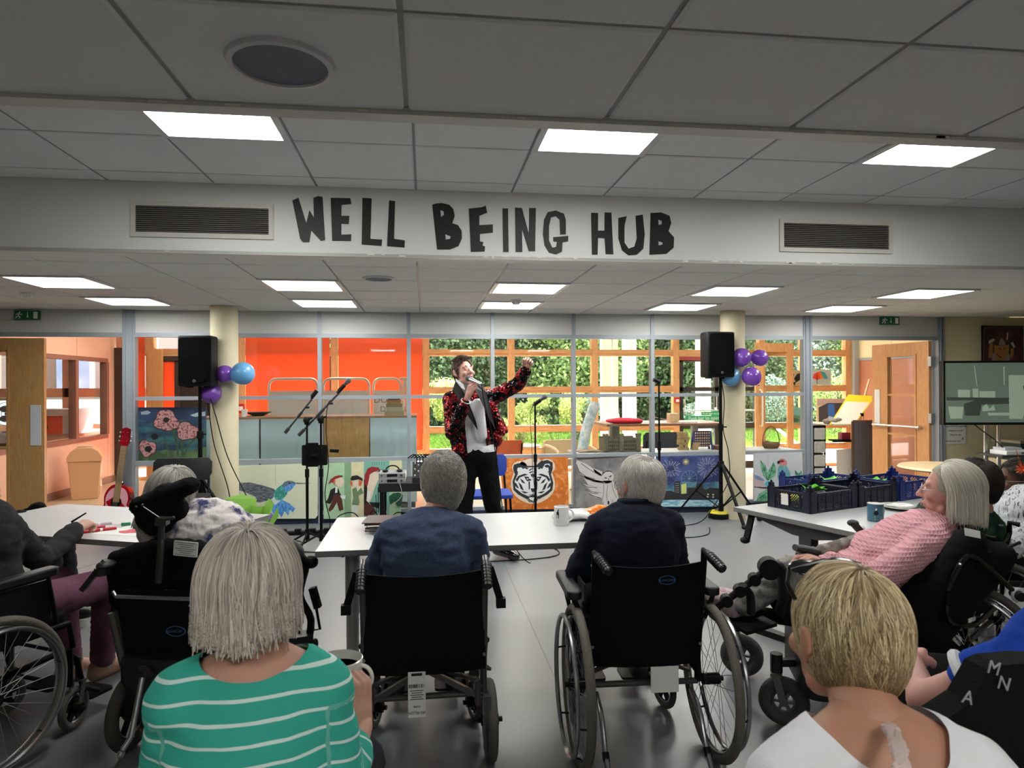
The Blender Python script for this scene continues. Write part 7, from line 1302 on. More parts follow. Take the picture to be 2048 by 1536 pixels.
for s in (-1,1):
 MB().tube([(s*.215,.02,.34),(s*.235,.03,.28),(s*.235,.02,.16)],.014,8).bar((s*.235,-.005,.30),(s*.235,-.005,.10),.03,.03).build('rear_bracket', FR_G, wc5); MB().bar((s*.245,-.05,.80),(s*.285,-.03,.67),.016,.022).box((s*.287,-.03,.66),(.035,.03,.035)).build('brake_handle', BLACK, wc5)
 MB().bar((s*.02,.0,.40),(s*.2,.0,.30),.02,.02).cyl((s*.2,-.01,.36),(s*.2,-.01,.27),.012).build('fold_strut', FR_G, wc5)
tg = MB(); tg.box((-.03,-.03,.33),(.065,.002,.17)); tg.build('service_tag', PAPER, wc5); text('NOT04 SSE', .013, MW[wc5.name] @ V((-.03,-.0315,.262)), BLKP, wc5); text('BACK', .010, MW[wc5.name] @ V((-.03,-.0315,.285)), BLKP, wc5)
mb = MB(); random.seed(5)
for k in range(14): mb.box((-.058+k*.0042,-.0315,.362),(random.choice([.001,.002,.003]),.0006,.014))
for k in range(5): mb.box((-.03,-.0315,.345-.008*k),(.05-.01*(k%2),.0006,.0025))
mb.box((-.03,-.0315,.405),(.04,.0006,.01)); mb.build('tag_print', BLKP, wc5)
J = jd(SEAT, pel=(0,.17,.58), chest=(.01,.17,.80), neck=(.035,.22,.945), shL=(-.125,.19,.872), shR=(.18,.19,.872), elL=(-.205,.30,.70), elR=(.235,.28,.66), wrL=(-.10,.50,.76), wrR=(.16,.50,.74), hipL=(-.09,.2,.55), hipR=(.09,.2,.55), knL=(-.13,.58,.55), knR=(.13,.58,.55), anL=(-.13,.60,.13), anR=(.13,.60,.13))
hp = aty(887,965,2.90)-c5
r5, M5 = seated(c5, 0, 'man with thick grey hair in a blue sweatshirt seated in the middle wheelchair', J, (V((hp.x,.30,hp.z-.008)),0,-.18,0,1.1), SK_R, shirt=clothm('slate_blue', (62,74,100), c2=(72,84,110), c2s=140), sleeve=2.0, trousers=clothm('dark', (30,32,38)), shoes=PLUSH, hands=[((aimM((-.10,.50,.76),(.6,.8,0),(0,0,1),1),),dict(side=1)),((aimM((.16,.50,.74),(-.6,.8,0),(0,0,1),-1),),dict(side=-1))], torso_w=1.0, torso_d=1.0, fold=.007, fdir=(.8,.8,2.4), sg=.020, foldsc=.11)
face_bits(M5, r5)
short_hair(r5, M5, GREYH, hair_base('grey', (96,92,86)), n=10000, L_=.06, seed=3, swirl=.5, lay=(1.03,1.15), jit=.006, grav=.25, back_low=-.068)
c6 = V((.86,2.60,0)); RZ6 = math.radians(-2.5)
wc6 = manual_chair(c6, RZ6, 'black self-propelled wheelchair with large spoked wheels holding the man in navy', w_=.43, R_=.305, wy=.02, handle=.84, back0=.38, handle_dir=(.22,-.35), cast=(.43,.095), armr=True, az=.655, ax_=.065, wheel_m=mat('tyre_warm_grey', (104,100,90), .75, var=.12, vs=25, bump=.4, bs=120))
OV = mat('badge_blue', (60,90,140), .5)
def oval_badge(r, x, y, z, s=1.): MB().ring((x,y,z),(0,1,0),.028*s,.0022*s,28,5).build('badge_ring', OV, r).data.transform(Matrix.Translation((x,y,z))@Matrix.Diagonal((1,1,.5,1))@Matrix.Translation((-x,-y,-z))); t_ = text('INVACARE', .0115*s, MW[r.name]@V((x,y-.002,z)), OV, r, name='badge_lettering'); return t_
oval_badge(wc6, .06, -.086, .735, 1.15)
MB().box((.06,-.05,.34),(.11,.003,.10)).build('service_card', PAPER, wc6)
J = jd(SEAT, pel=(0,.17,.58), chest=(0,.14,.81), neck=(.0,.18,.965), shL=(-.138,.17,.880), shR=(.138,.15,.888), elL=(-.222,.24,.69), elR=(.19,.20,.68), wrL=(-.12,.46,.74), wrR=(.10,.44,.72), hipL=(-.09,.2,.55), hipR=(.09,.2,.55), knL=(-.13,.58,.55), knR=(.13,.58,.55), anL=(-.13,.60,.13), anR=(.13,.60,.13))
hp = aty(1280,975,2.84)
hl = Matrix.Rotation(-RZ6,3,'Z') @ (hp-c6)
navy = clothm('navy_knit', (22,27,42), bump=.35, bs=240)
r6, M6 = seated(c6, RZ6, 'elderly white-haired man in glasses and navy cardigan in the spoked-wheel wheelchair', J, (V((hl.x,.24,hl.z+.008)),.42,-.08,0,1.05), SK_R, shirt=navy, shirt_name='cardigan', sleeve=2.0, trousers=clothm('dark', (30,32,38)), shoes=PLUSH, hands=[((aimM((-.12,.46,.74),(.6,.8,0),(0,0,1),1),),dict(side=1)),((aimM((.10,.44,.72),(-.6,.8,0),(0,0,1),-1),),dict(side=-1))], torso_w=.98, torso_d=1.0, fold=.006, sg=.020)
face_bits(M6, r6, glasses=mat('glasses_brown', (90,60,44), .3))
melt(lambda mb: [mb.ring(J['neck']+V((0,-.004,-.012+.02*k)), (0,.12,1), .066-.004*k, .014, 24, 8) for k in range(3)], 'collar', navy, r6, vox=.007, smooth=2)
sc = short_hair(r6, M6, SILV, hair_base('silver', (150,140,128)), n=9000, L_=.075, seed=5, bald=.03, swirl=.25, lay=(1.03,1.13), crown=(.0,-.045,.12), grav=.5)
def stripes(nm, base, line, per=.036, w_=.17):
 m = bpy.data.materials.new(nm); m.use_nodes = True; n = m.node_tree.nodes; L = m.node_tree.links; b = n['Principled BSDF']; b.inputs['Roughness'].default_value = .9; b.inputs['Specular IOR Level'].default_value = .2
 a = n.new('ShaderNodeAttribute'); a.attribute_name = 'stripe'; mu = n.new('ShaderNodeMath'); mu.operation = 'DIVIDE'; mu.inputs[1].default_value = per; L.new(a.outputs['Fac'], mu.inputs[0]); fr_ = n.new('ShaderNodeMath'); fr_.operation = 'FRACT'; L.new(mu.outputs[0], fr_.inputs[0]); lt = n.new('ShaderNodeMath'); lt.operation = 'LESS_THAN'; lt.inputs[1].default_value = w_; L.new(fr_.outputs[0], lt.inputs[0])
 mx = n.new('ShaderNodeMix'); mx.data_type = 'RGBA'; mx.inputs[6].default_value = lin(base); mx.inputs[7].default_value = lin(line); L.new(lt.outputs[0], mx.inputs[0]); L.new(mx.outputs[2], b.inputs['Base Color'])
 nz = n.new('ShaderNodeTexNoise'); nz.inputs['Scale'].default_value = 700; bp = n.new('ShaderNodeBump'); bp.inputs['Strength'].default_value = .2; bp.inputs['Distance'].default_value = .004; tc = n.new('ShaderNodeTexCoord'); L.new(tc.outputs['Object'], nz.inputs['Vector']); L.new(nz.outputs[0], bp.inputs['Height']); L.new(bp.outputs[0], b.inputs['Normal']); return m
TEAL = stripes('teal_stripes', (60,172,154), (214,236,230), per=.031)
def segd(p, a, b): ab = b-a; t = max(0,min(1,(p-a).dot(ab)/ab.length_squared)); return (p-(a+ab*t)).length, t*ab.length
c4_ = V((-.30,1.22,0)); RZ4 = 0.0
def loc4(px,py,Y): return aty(px,py,Y)-c4_
hd4 = loc4(499,1190,1.31)
J = jd(SEAT, pel=(.0,.02,.58), chest=(0,.02,.84), neck=(.0,.06,1.01), shL=(-.112,.02,.94), shR=(.108,.03,.938), elL=(-.175,.08,.66), elR=loc4(672,1570,1.24), wrL=(-.12,.34,.70), wrR=loc4(722,1448,1.36), hipL=(-.09,.08,.55), hipR=(.09,.08,.55), knL=(-.13,.5,.55), knR=(.13,.5,.55), anL=(-.13,.52,.13), anR=(.13,.52,.13))
def at4(p):
 best = (J['neck'].z-p.z)+ .0 + .35*abs(p.x)**2*8*0; bd = 1e9
 for s in 'RL':
  d1, t1 = segd(p, J['sh'+s], J['el'+s]); d2, t2 = segd(p, J['el'+s], J['wr'+s]); L1 = (J['sh'+s]-J['el'+s]).length
  if d1 < .082 and abs(p.x-J['neck'].x) > .135 and t1 > .015 or (d2 < .07 and abs(p.x) > .17): return 10+(t1 if d1 <= d2 else L1+t2)+.02*p.z-.35*(p.x-J['sh'+s].x)*(1 if s=='R' else -1)
 return 5-p.z-.20*(p.x*p.x)+.03*p.x
ncut = V((.0,.075,1.0))
nm4 = headM(V((hd4.x,hd4.y,hd4.z)),.05,-.10,0)
cc4 = loc4(678,1340,1.41)  # cup centre
r4, M4 = seated(c4_, RZ4, 'woman with a silver bob in a teal and white striped top holding a cup', J, (V((hd4.x,hd4.y,hd4.z)),.05,-.10,0,1.0), skin('rosy', (208,158,138)), shirt=TEAL, shirt_name='striped_top', sleeve=1.5, trousers=clothm('dark', (30,32,38)), shoes=PLUSH,
  hands=[((aimM((-.12,.34,.72),(.6,.8,0),(0,0,1),1),),dict(side=1)),((aimM(J['wrR']+V((0,0,.01)), V((-.12,-.02,1)), V((.75,-.62,0)), -1),),dict(side=-1,curl=(.95,1.0,1.05,1.1),thumb=(.55,.4),spread=.02,s=.92))], torso_w=.86, torso_d=.9, fold=.0045, sg=.012, cutf=lambda c: ((c.x-.0)/.100)**2+((c.y-.04)/.14)**2+((c.z-1.052)/.072)**2 < 1, attr=at4, neck_r=.05, vox=.010, foldsc=.12)
face_bits(M4, r4)
def bob(r, M, m_, base, zend, lay_z=.02, n=12000, seed=2, flare=.05, lay=(1.06,1.26), curl=.35, crown=(0,-.035,.125), E_=(.080,.1,.096), clump=240, rad=.0011, jit=.004, fl=None, front=.05, grav=.7, k=12, shade=None, zmin=None, ymax=.09):
 sc = scalp(n, seed, front=front, back_low=-.06, E_=E_, keep=lambda p: (p[:,1] < ymax-.055*(p[:,2] < .075)) if ymax < .08 else p[:,1] < 9)
 zt_ = sc[:,2]; L_ = (zt_-zend)*1.25+.09
 def pr(mb):
  mb.ell((0,-.015,.032), (E_[0]*.975,E_[1]*.98,E_[2]*.98), 22, M); cap(mb, M@V((-.038,-.045,.0)), M@V((-.038,-.042,zend+.05)), .036, .034); cap(mb, M@V((.038,-.045,.0)), M@V((.038,-.042,zend+.05)), .036, .034); cap(mb, M@V((0,-.06,.0)), M@V((0,-.055,zend+.05)), .05, .045); cap(mb, M@V((-.050,-.012,.0)), M@V((-.050,0,zend+.06)), .018, .016); cap(mb, M@V((.050,-.012,.0)), M@V((.050,0,zend+.06)), .018, .016)
 melt(pr, 'hair', base, r, vox=.008, smooth=4, cut=lambda c: (lambda q: (q.y > .045 and q.z < .078))(M.inverted() @ c))
 return strands('hair_strands', r, M, sc, flow(sc, crown, .12), m_, L_=L_, k=k, grav=grav, layer=lay, E_=E_, Ec=(0,-.014,.032), rad=rad, seed=seed, clump=clump, jit=jit, curl_in=curl, flare=flare, shade=shade, zmin=zmin if zmin is not None else zend, lay_z=lay_z)
bob(r4, M4, hairmat('ash', (146,134,124), (242,232,222)), hair_base('ash', (130,122,112)), -.062, lay_z=.06, n=17000, seed=2, clump=260, lay=(1.02,1.22), curl=.34, jit=.0075, rad=.0010, zmin=-.062, k=18)
cup = E('large_cup', c4_+cc4-V((0,0,.055)), 'wide white tea cup held by the woman in stripes', 'cup')
MB().lathe([(.024,0),(.030,.004),(.040,.022),(.046,.052),(.0475,.078),(.0455,.079),(.044,.052),(.037,.024),(.020,.010),(0,.009)],40).build('cup_body', mat('cup_white', (214,212,204), .2, coat=.3), cup, smooth=True)
MB().lathe([(0,.060),(.0445,.060)][::-1],36).build('tea', mat('tea', (128,104,86), .1), cup); P = [V((.046+.022*math.sin(t),0,.042+.024*math.cos(t))) for t in np.linspace(0,PI,12)]; MB().tube([Matrix.Rotation(-.2,3,'Z')@q for q in P],.0042,8).build('handle', MATS['cup_white'], cup, smooth=True)
sch = E('dining_chair', c4_+V((0,0,0)), 'chair under the woman in the striped top', 'chair'); MB().rbox((0,.02,.44),(.44,.42,.05),.04).build('seat', PLUSH, sch, bevel=.01)
for a in (-.18,.18):
 for b in (-.16,.2): MB().cyl((a,b,.42),(a*1.1,b*1.1,0),.012).build('leg', BLKM, sch)
c8 = V((.675,.92,0));
def loc8(px,py,Y): return aty(px,py,Y)-c8
hd8 = loc8(1692,1275,1.06)
J = jd(SEAT, pel=(0,.0,.58), chest=(-.01,.0,.80), neck=(.0,.055,.985), shL=(-.150,.01,.895), shR=(.128,-.0,.895), elL=(-.21,.10,.66), elR=(.21,.05,.66), wrL=(-.12,.30,.62), wrR=(.15,.3,.72), hipL=(-.09,.08,.55), hipR=(.09,.08,.55), knL=(-.13,.5,.55), knR=(.13,.5,.55), anL=(-.13,.52,.13), anR=(.13,.52,.13))
r8, M8 = seated(c8, 0, 'woman with short blonde hair and sunglasses on her head in a white top', J, (V((hd8.x,hd8.y,hd8.z)),.06,-.05,0,1.0), SK_T, shirt=clothm('white_cotton', (234,234,238)), shirt_name='white_top', sleeve=.75, trousers=clothm('denim', (44,60,92)), shoes=PLUSH, hands=[((aimM((-.12,.30,.62),(.5,.85,0),(0,0,1),1),),dict(side=1)),((aimM((.15,.3,.72),(-.6,.8,0),(0,0,1),-1),),dict(side=-1))], torso_w=1.0, fold=.003, sg=.012, cutf=lambda c: ((c.x+.008)/.094)**2+((c.y-.02)/.13)**2+((c.z-1.01)/.09)**2 < 1, neck_r=.049, vox=.010)
face_bits(M8, r8)
scb = scalp(14000, 8, front=.06, back_low=-.085)
def pr(mb): mb.ell((0,-.014,.033), (.0775,.098,.092), 22, M8); mb.ell((0,-.052,-.035), (.050,.042,.05), 14, M8)
melt(pr, 'hair', hair_base('blonde', (120,96,62)), r8, vox=.006, smooth=3, cut=lambda c: (lambda q: q.z < (.085 if q.y > .06 else (.01+(q.y-.01)*1.2 if q.y > .01 else (.0 if q.y > -.03 else -.075))))(M8.inverted() @ c))
strands('hair_strands', r8, M8, scb, flow(scb, (.012,-.035,.125), .22, .05), BLON, L_=np.where(scb[:,2] > .02, .10, .035), k=10, grav=.45, layer=(1.0,1.09), E_=(.0775,.0975,.092), Ec=(0,-.014,.030), rad=.0009, seed=9, clump=170, jit=.0026, zmin=-.10, curl_in=.2, hug=True, shade=lambda r_, s_: s_*np.clip(.02+(r_[:,2]+.035)*9,.02,1.))
sgm = mat('sunglass', (24,20,22), .15); sg_ = E('sunglasses', M8.translation+c8+V((0,.05,.11)), 'dark sunglasses pushed up on the blonde head', 'sunglasses'); Mw = Matrix.Translation(c8) @ M8
mb = MB()
for q in (-1,1): mb.tube([Mw@V((q*.078,.02,.062)), Mw@V((q*.080,.04,.085)), Mw@V((.01+q*.070,.064,.100))],.0035,8)
mb.build('temples', sgm, sg_, world=True)
for q in (-1,1): MB().ell((0,0,0),(.034,.006,.024),18, Mw @ Matrix.Translation((.012+q*.036,.066,.103)) @ Matrix.Rotation(-1.15,4,'X')).build('lens', sgm, sg_, world=True, smooth=True)
MB().tube([Mw@V((-.06,.064,.103)),Mw@V((.01,.068,.113)),Mw@V((.08,.064,.103))],.004,8).build('frame_bar', sgm, sg_, world=True)
pk_ = mat('strap_pink', (206,186,180), .8, bump=.4, bs=300); sp = E('woven_strap', c8+V((.08,-.08,.9)), 'pale pink plaited strap over the shoulder of the blonde woman', 'strap'); mb = MB(); A_ = bez([aty(1775,1450,.90),aty(1792,1490,.84),aty(1800,1540,.79),aty(1800,1620,.75)],8)
for ph in (0,2.1,4.2):
 mb.tube([p+V((.007*math.sin(i*.9+ph),-.004+.004*math.cos(i*1.8+ph),0)) for i, p in enumerate(A_)], .0055, 6)
mb.build('plait', pk_, sp, world=True)
c9 = V((1.27,1.12,0))
hd9 = aty(2185,1100,1.30)-c9
J = jd(SEAT, pel=(0,0,.58), chest=(.0,.02,.86), neck=(.03,.10,1.05), shL=(-.10,.04,1.0), shR=(.2,.0,.99), elL=aty(1850,1402,1.34)-c9, elR=(.3,.1,.75), wrL=(-.10,.42,.93), wrR=(.15,.35,.75), hipL=(-.09,.05,.55), hipR=(.09,.05,.55), knL=(-.22,.45,.60), knR=(.13,.45,.56))
J['shL'] = aty(2065,1335,1.22)-c9; J['wrL'] = J['elL']+V((.12,.20,.0))
r9, M9 = seated(c9, 0, 'man at the right edge in a bright blue short-sleeved shirt with white trim', J, (hd9,.75,-.05,0,1.0), skin('pink9', (216,160,146)), shirt=clothm('royal_blue', (24,70,176)), sleeve=.42, trousers=clothm('denim', (44,60,92)), shoes=PLUSH, hands=[((aimM(J['wrL'],(.6,.8,0),(0,0,1),1),),dict(side=1)),((aimM((.15,.35,.75),(-.6,.8,0),(0,0,1),-1),),dict(side=-1))], fold=.004, sg=.014, vox=.011)
face_bits(M9, r9)
a_ = J['shL'].lerp(J['elL'],.40); d_ = (J['elL']-J['shL']).normalized(); MB().ring(a_+d_*.03, d_, .0655, .011, 28, 8).build('white_cuff', clothm('white_cotton', (234,234,238)), r9, smooth=True)
short_hair(r9, M9, BROWNH, hair_base('brown', (50,32,24)), n=3000, L_=.04, seed=12)
ch9 = E('high_back_chair', (1.17,.93,0), 'black high-backed chair with white letters at the right edge', 'chair', rz=math.radians(8))
pl_ = [aty(x,y,1.0) for x,y in [(1968,1336),(1990,1326),(2060,1320),(2230,1326),(2230,1800),(1790,1800),(1800,1540),(1862,1446),(1932,1400)]]; mb = MB().prism([[(p.x,p.z) for p in pl_]], Matrix.Translation((0,1.04,0)) @ ROT, .05); mb.build('backrest', SLG, ch9, world=True)
MB().rbox((.05,.22,.50),(.45,.42,.08),.04).build('seat', SLG, ch9)
for x in (-.14,.24):
 for y in (.05,.40): MB().cyl((x,y,.48),(x,y,.0),.014).build('leg', BLKM, ch9)
for t_, x_, z_ in (('M',1988,1337),('N',2008,1368),('A',1936,1396)): text(t_, .030, aty(x_,z_,.985), mat('letter_grey', (150,150,152), .7), ch9, rot=(PI/2,.3,0))
c7 = V((1.95,2.72,0)); RZ7 = math.radians(72)   # local +Y points to picture left
Minv = (Matrix.Translation(c7) @ Matrix.Rotation(RZ7,4,'Z')).inverted()
def l7(px,py,Y): return Minv @ aty(px,py,Y)
hd7 = l7(1897,982,2.72)
J = jd(SEAT, pel=l7(1728,1168,2.76), chest=l7(1812,1102,2.76), neck=l7(1888,1046,2.74), shL=l7(1862,1088,2.60), shR=l7(1852,1066,2.92), elL=l7(1748,1160,2.50), elR=l7(1740,1140,3.0), wrL=l7(1655,1128,2.55), wrR=l7(1665,1122,2.9), hipL=l7(1760,1195,2.66), hipR=l7(1760,1195,2.86), knL=l7(1582,1142,2.72), knR=l7(1600,1138,2.9), anL=l7(1478,1212,2.78), anR=l7(1490,1205,2.92))
PINK = mat('cloth_waffle_pink', (222,164,172), .9, var=.05, spec=.2); n_ = PINK.node_tree.nodes; L_n = PINK.node_tree.links; tc = n_.new('ShaderNodeTexCoord'); wv = n_.new('ShaderNodeTexWave'); wv.inputs['Scale'].default_value = 22; wv.bands_direction = 'Y'; wv2 = n_.new('ShaderNodeTexWave'); wv2.inputs['Scale'].default_value = 22; wv2.bands_direction = 'Z'; L_n.new(tc.outputs['Object'], wv.inputs['Vector']); L_n.new(tc.outputs['Object'], wv2.inputs['Vector']); mm_ = n_.new('ShaderNodeMath'); mm_.operation = 'MAXIMUM'; L_n.new(wv.outputs[1], mm_.inputs[0]); L_n.new(wv2.outputs[1], mm_.inputs[1]); bp = n_.new('ShaderNodeBump'); bp.inputs['Strength'].default_value = 1.; bp.inputs['Distance'].default_value = .006; L_n.new(mm_.outputs[0], bp.inputs['Height']); L_n.new(bp.outputs[0], n_['Principled BSDF'].inputs['Normal'])
r7, M7 = seated(c7, RZ7, 'woman with a pale bob in a pink waffle jumper reclining in a tilted power wheelchair', J, (hd7,-.38,.04,0,1.02), skin('rose7', (204,152,138)), shirt=PINK, shirt_name='pink_jumper', sleeve=1.95, trousers=clothm('grey_print', (158,156,150), c2=(120,120,118), c2s=30), hands=[((aimM(J['wrL'],(J['wrL']-J['elL']),(0,0,1),1),),dict(side=1)),((aimM(J['wrR'],(J['wrR']-J['elR']),(0,0,1),-1),),dict(side=-1))], torso_w=1.12, torso_d=1.2, belly=1.1, fold=.006, sg=.02)
face_bits(M7, r7, glasses=mat('glasses_silver', (150,150,156), .3, metal=.6))
bob(r7, M7, CREAMH, hair_base('cream', (170,164,148)), -.105, n=13000, seed=21, lay=(1.06,1.30), curl=.12, flare=.10, clump=120, jit=.0025, front=.03, grav=1.1, zmin=-.105, ymax=.031, crown=(0,.041,.121))
melt(lambda mb: [mb.ring(J['neck']+V((0,.0,.0)), (J['headb']-J['neck']), .070, .020, 24, 8), cap(mb, J['neck']+V((0,.07,-.01)), J['chest']+V((0,.16,.05)), .035, .03), cap(mb, J['chest']+V((0,.16,.05)), J['pel']+V((0,.2,.12)), .03, .035)], 'scarf', clothm('scarf_grey', (146,138,130), c2=(110,104,98), c2s=30), r7, vox=.009, smooth=3, fold=.006, fscale=.03)
SOCK = mat('sock_stripe', (214,196,196), .9, c2=(200,166,170), c2s=10, stretch=(1,5,1), bump=.4, bs=200)
for s in 'LR':
 a = J['an'+s]; k_ = (a-J['kn'+s]).normalized(); f_ = (k_*.75+V((0,.1,.75))).normalized(); melt(lambda mb: (cap(mb, a-k_*.09, a, .044, .046), cap(mb, a, a+f_*.10-k_*-.02, .044, .036), cap(mb, a+k_*.03, a+f_*.15+k_*.03, .036, .028)), 'sock', SOCK, r7, vox=.008, smooth=4)
wc7 = E('power_wheelchair', c7, 'black tilted power wheelchair with raised legrests holding the woman in pink', 'wheelchair', rz=RZ7)
bdir = (J['neck']-J['pel']).normalized(); bn_ = V((0,-bdir.z,bdir.y))  # behind the back
def shell(mb):
 p0 = J['pel']-V((0,.10,.13)); p1 = J['neck']-V((0,.16,.08))
 for Yk in (2.52,2.61,2.70,2.79,2.88,2.97): cap(mb, l7(1815,1225,Yk), l7(1938,1088,Yk), .075, .07); cap(mb, l7(1860,1265,Yk), l7(2000,1112,Yk), .07, .06)
melt(shell, 'backrest', SLG, wc7, vox=.014, smooth=6, fold=.006)
melt(lambda mb: [cap(mb, J['pel']+V((x,-.06,-.14)), V((x*1.,.42,J['pel'].z-.07)), .06, .05) for x in (-.18,-.06,.06,.18)], 'seat', SLG, wc7, vox=.014, smooth=5)
MB().rbox((0,.05,.30),(.46,.62,.24),.06).rbox((0,-.15,.30),(.40,.3,.16),.05).build('base', PLUSH, wc7, bevel=.02, smooth=True)
MB().cyl((0,.1,.40),(0,.05,.55),.05).bar((-.15,-.2,.4),(-.15,-.05,.6),.04,.04).bar((.15,-.2,.4),(.15,-.05,.6),.04,.04).build('tilt_frame', BLKM, wc7)
lab7 = J['neck']+V((0,-.2,-.02));
MB().prism([[(-.015,-.03),(.015,-.034),(.022,.03),(-.010,.034)]], Matrix.Translation(l7(1945,1068,2.44)) @ Matrix.Rotation(-1.1,4,'Y') @ Matrix.Rotation(.3,4,'X') , .002).build('white_label', PAPER, wc7)
P = [l7(1895,1180,2.45), l7(1925,1122,2.43), l7(1955,1118,2.43), l7(2035,1190,2.40)]; MB().tube(bez(P,6),.010,8).build('frame_rail', mat('gloss_black', (14,14,16), .12, coat=.6), wc7, smooth=True); MB().tube(bez([l7(1893,1185,2.45),l7(1900,1240,2.44),l7(1945,1250,2.43),l7(1990,1215,2.42)],6),.010,8).build('frame_rail_lower', MATS['gloss_black'], wc7, smooth=True)
MB().tube(bez([l7(1930,1110,2.5),l7(1985,1105,2.5),l7(2040,1085,2.5)],6),.007,8).tube(bez([l7(1925,1128,2.5),l7(1985,1122,2.5),l7(2035,1108,2.5)],6),.006,8).build('rear_cables', mat('gloss_black', (14,14,16)), wc7, smooth=True); p_ = l7(2035,1190,2.40); MB().ring(p_,(1,.4,0),.022,.007,20,8).build('clamp_ring', mat('pale_grey', (190,194,200)), wc7, smooth=True); MB().cyl(p_-V((.03,0,0)),p_+V((.03,0,0)),.018).build('clamp', BLACK, wc7)
MB().rbox(tuple(l7(1650,1112,3.0)),(.06,.26,.035),.02).build('armrest_pad', PLUSH, wc7, bevel=.01); a, b = l7(1590,1095,2.62)-V((0,0,.0)), l7(1635,1106,2.62); MB().tube([a,a.lerp(b,.4),b],[.022,.032,.03],12,flat=.6).build('armrest_front', PLUSH, wc7, smooth=True)
a, b = l7(1706,1046,3.0), l7(1738,1082,2.98); MB().bar(a,b,.055,.028).ell(a,(.027,.027,.016),12).build('joystick_panel', PLUSH, wc7, smooth=True); mb = MB()
for t in (.35,.55,.7): q = a.lerp(b,t); mb.ell(q+V((.014,-.006,.014)),(.006,.006,.003),8); mb.ell(q+V((-.012,.004,.014)),(.004,.004,.003),8)
mb.build('panel_buttons', mat('badge_silver', (150,152,158)), wc7)
for s, Yk in (('L',2.62),('R',2.98)):
 k = l7(1538,1136,Yk); f = l7(1420,1226,Yk+.03); MB().tube([k, f],[.016,.014],10).build('legrest_bar', BLKM, wc7, smooth=True); MB().cyl(k-V((.03,0,0)),k+V((.03,0,0)),.042,n=24).build('knee_pad_hub', BLACK, wc7, smooth=True); q = l7(1562,1150,Yk); MB().tube(bez([k+V((0,0,.02)),q+V((0,-.0,.03)),l7(1568,1190,Yk),l7(1560,1225,Yk+.04)],5),[.03]*6+[.035]*6+[.03]*4,12,flat=.6).build('calf_pad', PLUSH, wc7, smooth=True)
 MB().tube(bez([l7(1485,1170,Yk),l7(1500,1190,Yk+.03),l7(1502,1228,Yk+.04)],5),.020,10,flat=.6).build('calf_strap', PLUSH, wc7, smooth=True)
 for t in (.25,.5,.72): q = k.lerp(f,t); MB().cyl(q-V((.022,0,0)),q+V((.022,0,0)),.024,n=14).build('clamp', BLACK, wc7)
a, b = l7(1407,1208,2.8), l7(1452,1243,2.78); c_ = l7(1510,1226,2.8); MB().bar(a,b,.30,.014,up=None).bar(b,c_,.30,.014).build('footboard', BLKM, wc7); MB().bar(l7(1500,1225,2.8),l7(1600,1240,2.8),.06,.05).bar(l7(1540,1232,2.8),l7(1538,1243,2.8),.03,.03).build('legrest_mount', BLKM, wc7)
cw = Minv @ atz(1568,1450,0); cw2 = Minv @ (atz(1568,1450,0)+V((.25,.45,0)))
GT = mat('caster_rubber', (70,70,68), .8, bump=.4, bs=120)
for q in (cw, Minv@(atz(1568,1450,0)+V((.05,.5,0)))):
 t = MB().ring((q.x,q.y,.105),(1,-.25,0),.076,.030,40,12).build('caster_wheel', GT, wc7, smooth=True); mb = MB().ring((q.x,q.y,.105),(1,-.25,0),.045,.006,28,6); X_, Y_, Z_ = frame_from((1,-.25,0))
 for k in range(6): a = k*PI/3; d = X_*math.cos(a)+Y_*math.sin(a); mb.bar(V((q.x,q.y,.105)),V((q.x,q.y,.105))+d*.045,.012,.02,up=Z_)
 mb.cyl(V((q.x,q.y,.105))-Z_*.03,V((q.x,q.y,.105))+Z_*.03,.014).build('wheel_centre', mat('hub_grey', (104,104,102), .5), t)
 mb = MB()
 for s in (-1,1): mb.bar(V((q.x,q.y,.105))+Z_*s*.036, V((q.x,q.y+.03,.225))+Z_*s*.036, .03,.006,up=Z_)
 mb.bar(V((q.x,q.y+.03,.225))-Z_*.04,V((q.x,q.y+.03,.225))+Z_*.04,.045,.012).build('caster_fork', mat('fork_grey', (112,110,106), .4, metal=.5), t); MB().cyl((q.x,q.y+.03,.23),(q.x,q.y+.03,.31),.026).bar((q.x,q.y+.03,.27),(q.x*.3,q.y-.25,.28),.03,.03).build('caster_arm', PLUSH, t)
for s in (-1,1): spoke_wheel(wc7, s*.31, -.26, .17, s, False, name='drive_wheel', tyre=.03, solid=True, rubm=GT)
wc10 = manual_chair((2.62,2.92,0), math.radians(35), 'black wheelchair behind the woman in pink, holding the man in green', w_=.44, R_=.30, handle=.80, antitip=False, armr=True, handles=False)
c10 = V((2.50,3.02,0)); RZ10 = math.radians(35); Mi = (Matrix.Translation(c10) @ Matrix.Rotation(RZ10,4,'Z')).inverted(); hd = Mi @ aty(1948,970,3.12)
J = jd(SEAT, pel=(0,0,.58), chest=(0,-.0,.80), neck=hd+V((-.0,-.04,-.145)), shL=hd+V((-.17,-.04,-.235)), shR=hd+V((.19,-.04,-.26)), elL=(-.22,.1,.62), elR=(.26,.1,.60), wrL=(-.12,.33,.66), wrR=(.12,.33,.66))
r10, M10 = seated(c10, RZ10, 'man with dark short hair in a dark green shirt behind the woman in pink', J, (hd,-.1,-.1,0,1.05), SK_R, shirt=clothm('bottle_green', (34,64,48)), sleeve=2.0, trousers=clothm('dark', (30,32,38)), shoes=PLUSH, torso_w=1.15, hands=[((aimM((-.12,.33,.66),(.5,.85,0),(0,0,1),1),),dict(side=1)),((aimM((.12,.33,.66),(-.5,.85,0),(0,0,1),-1),),dict(side=-1))])
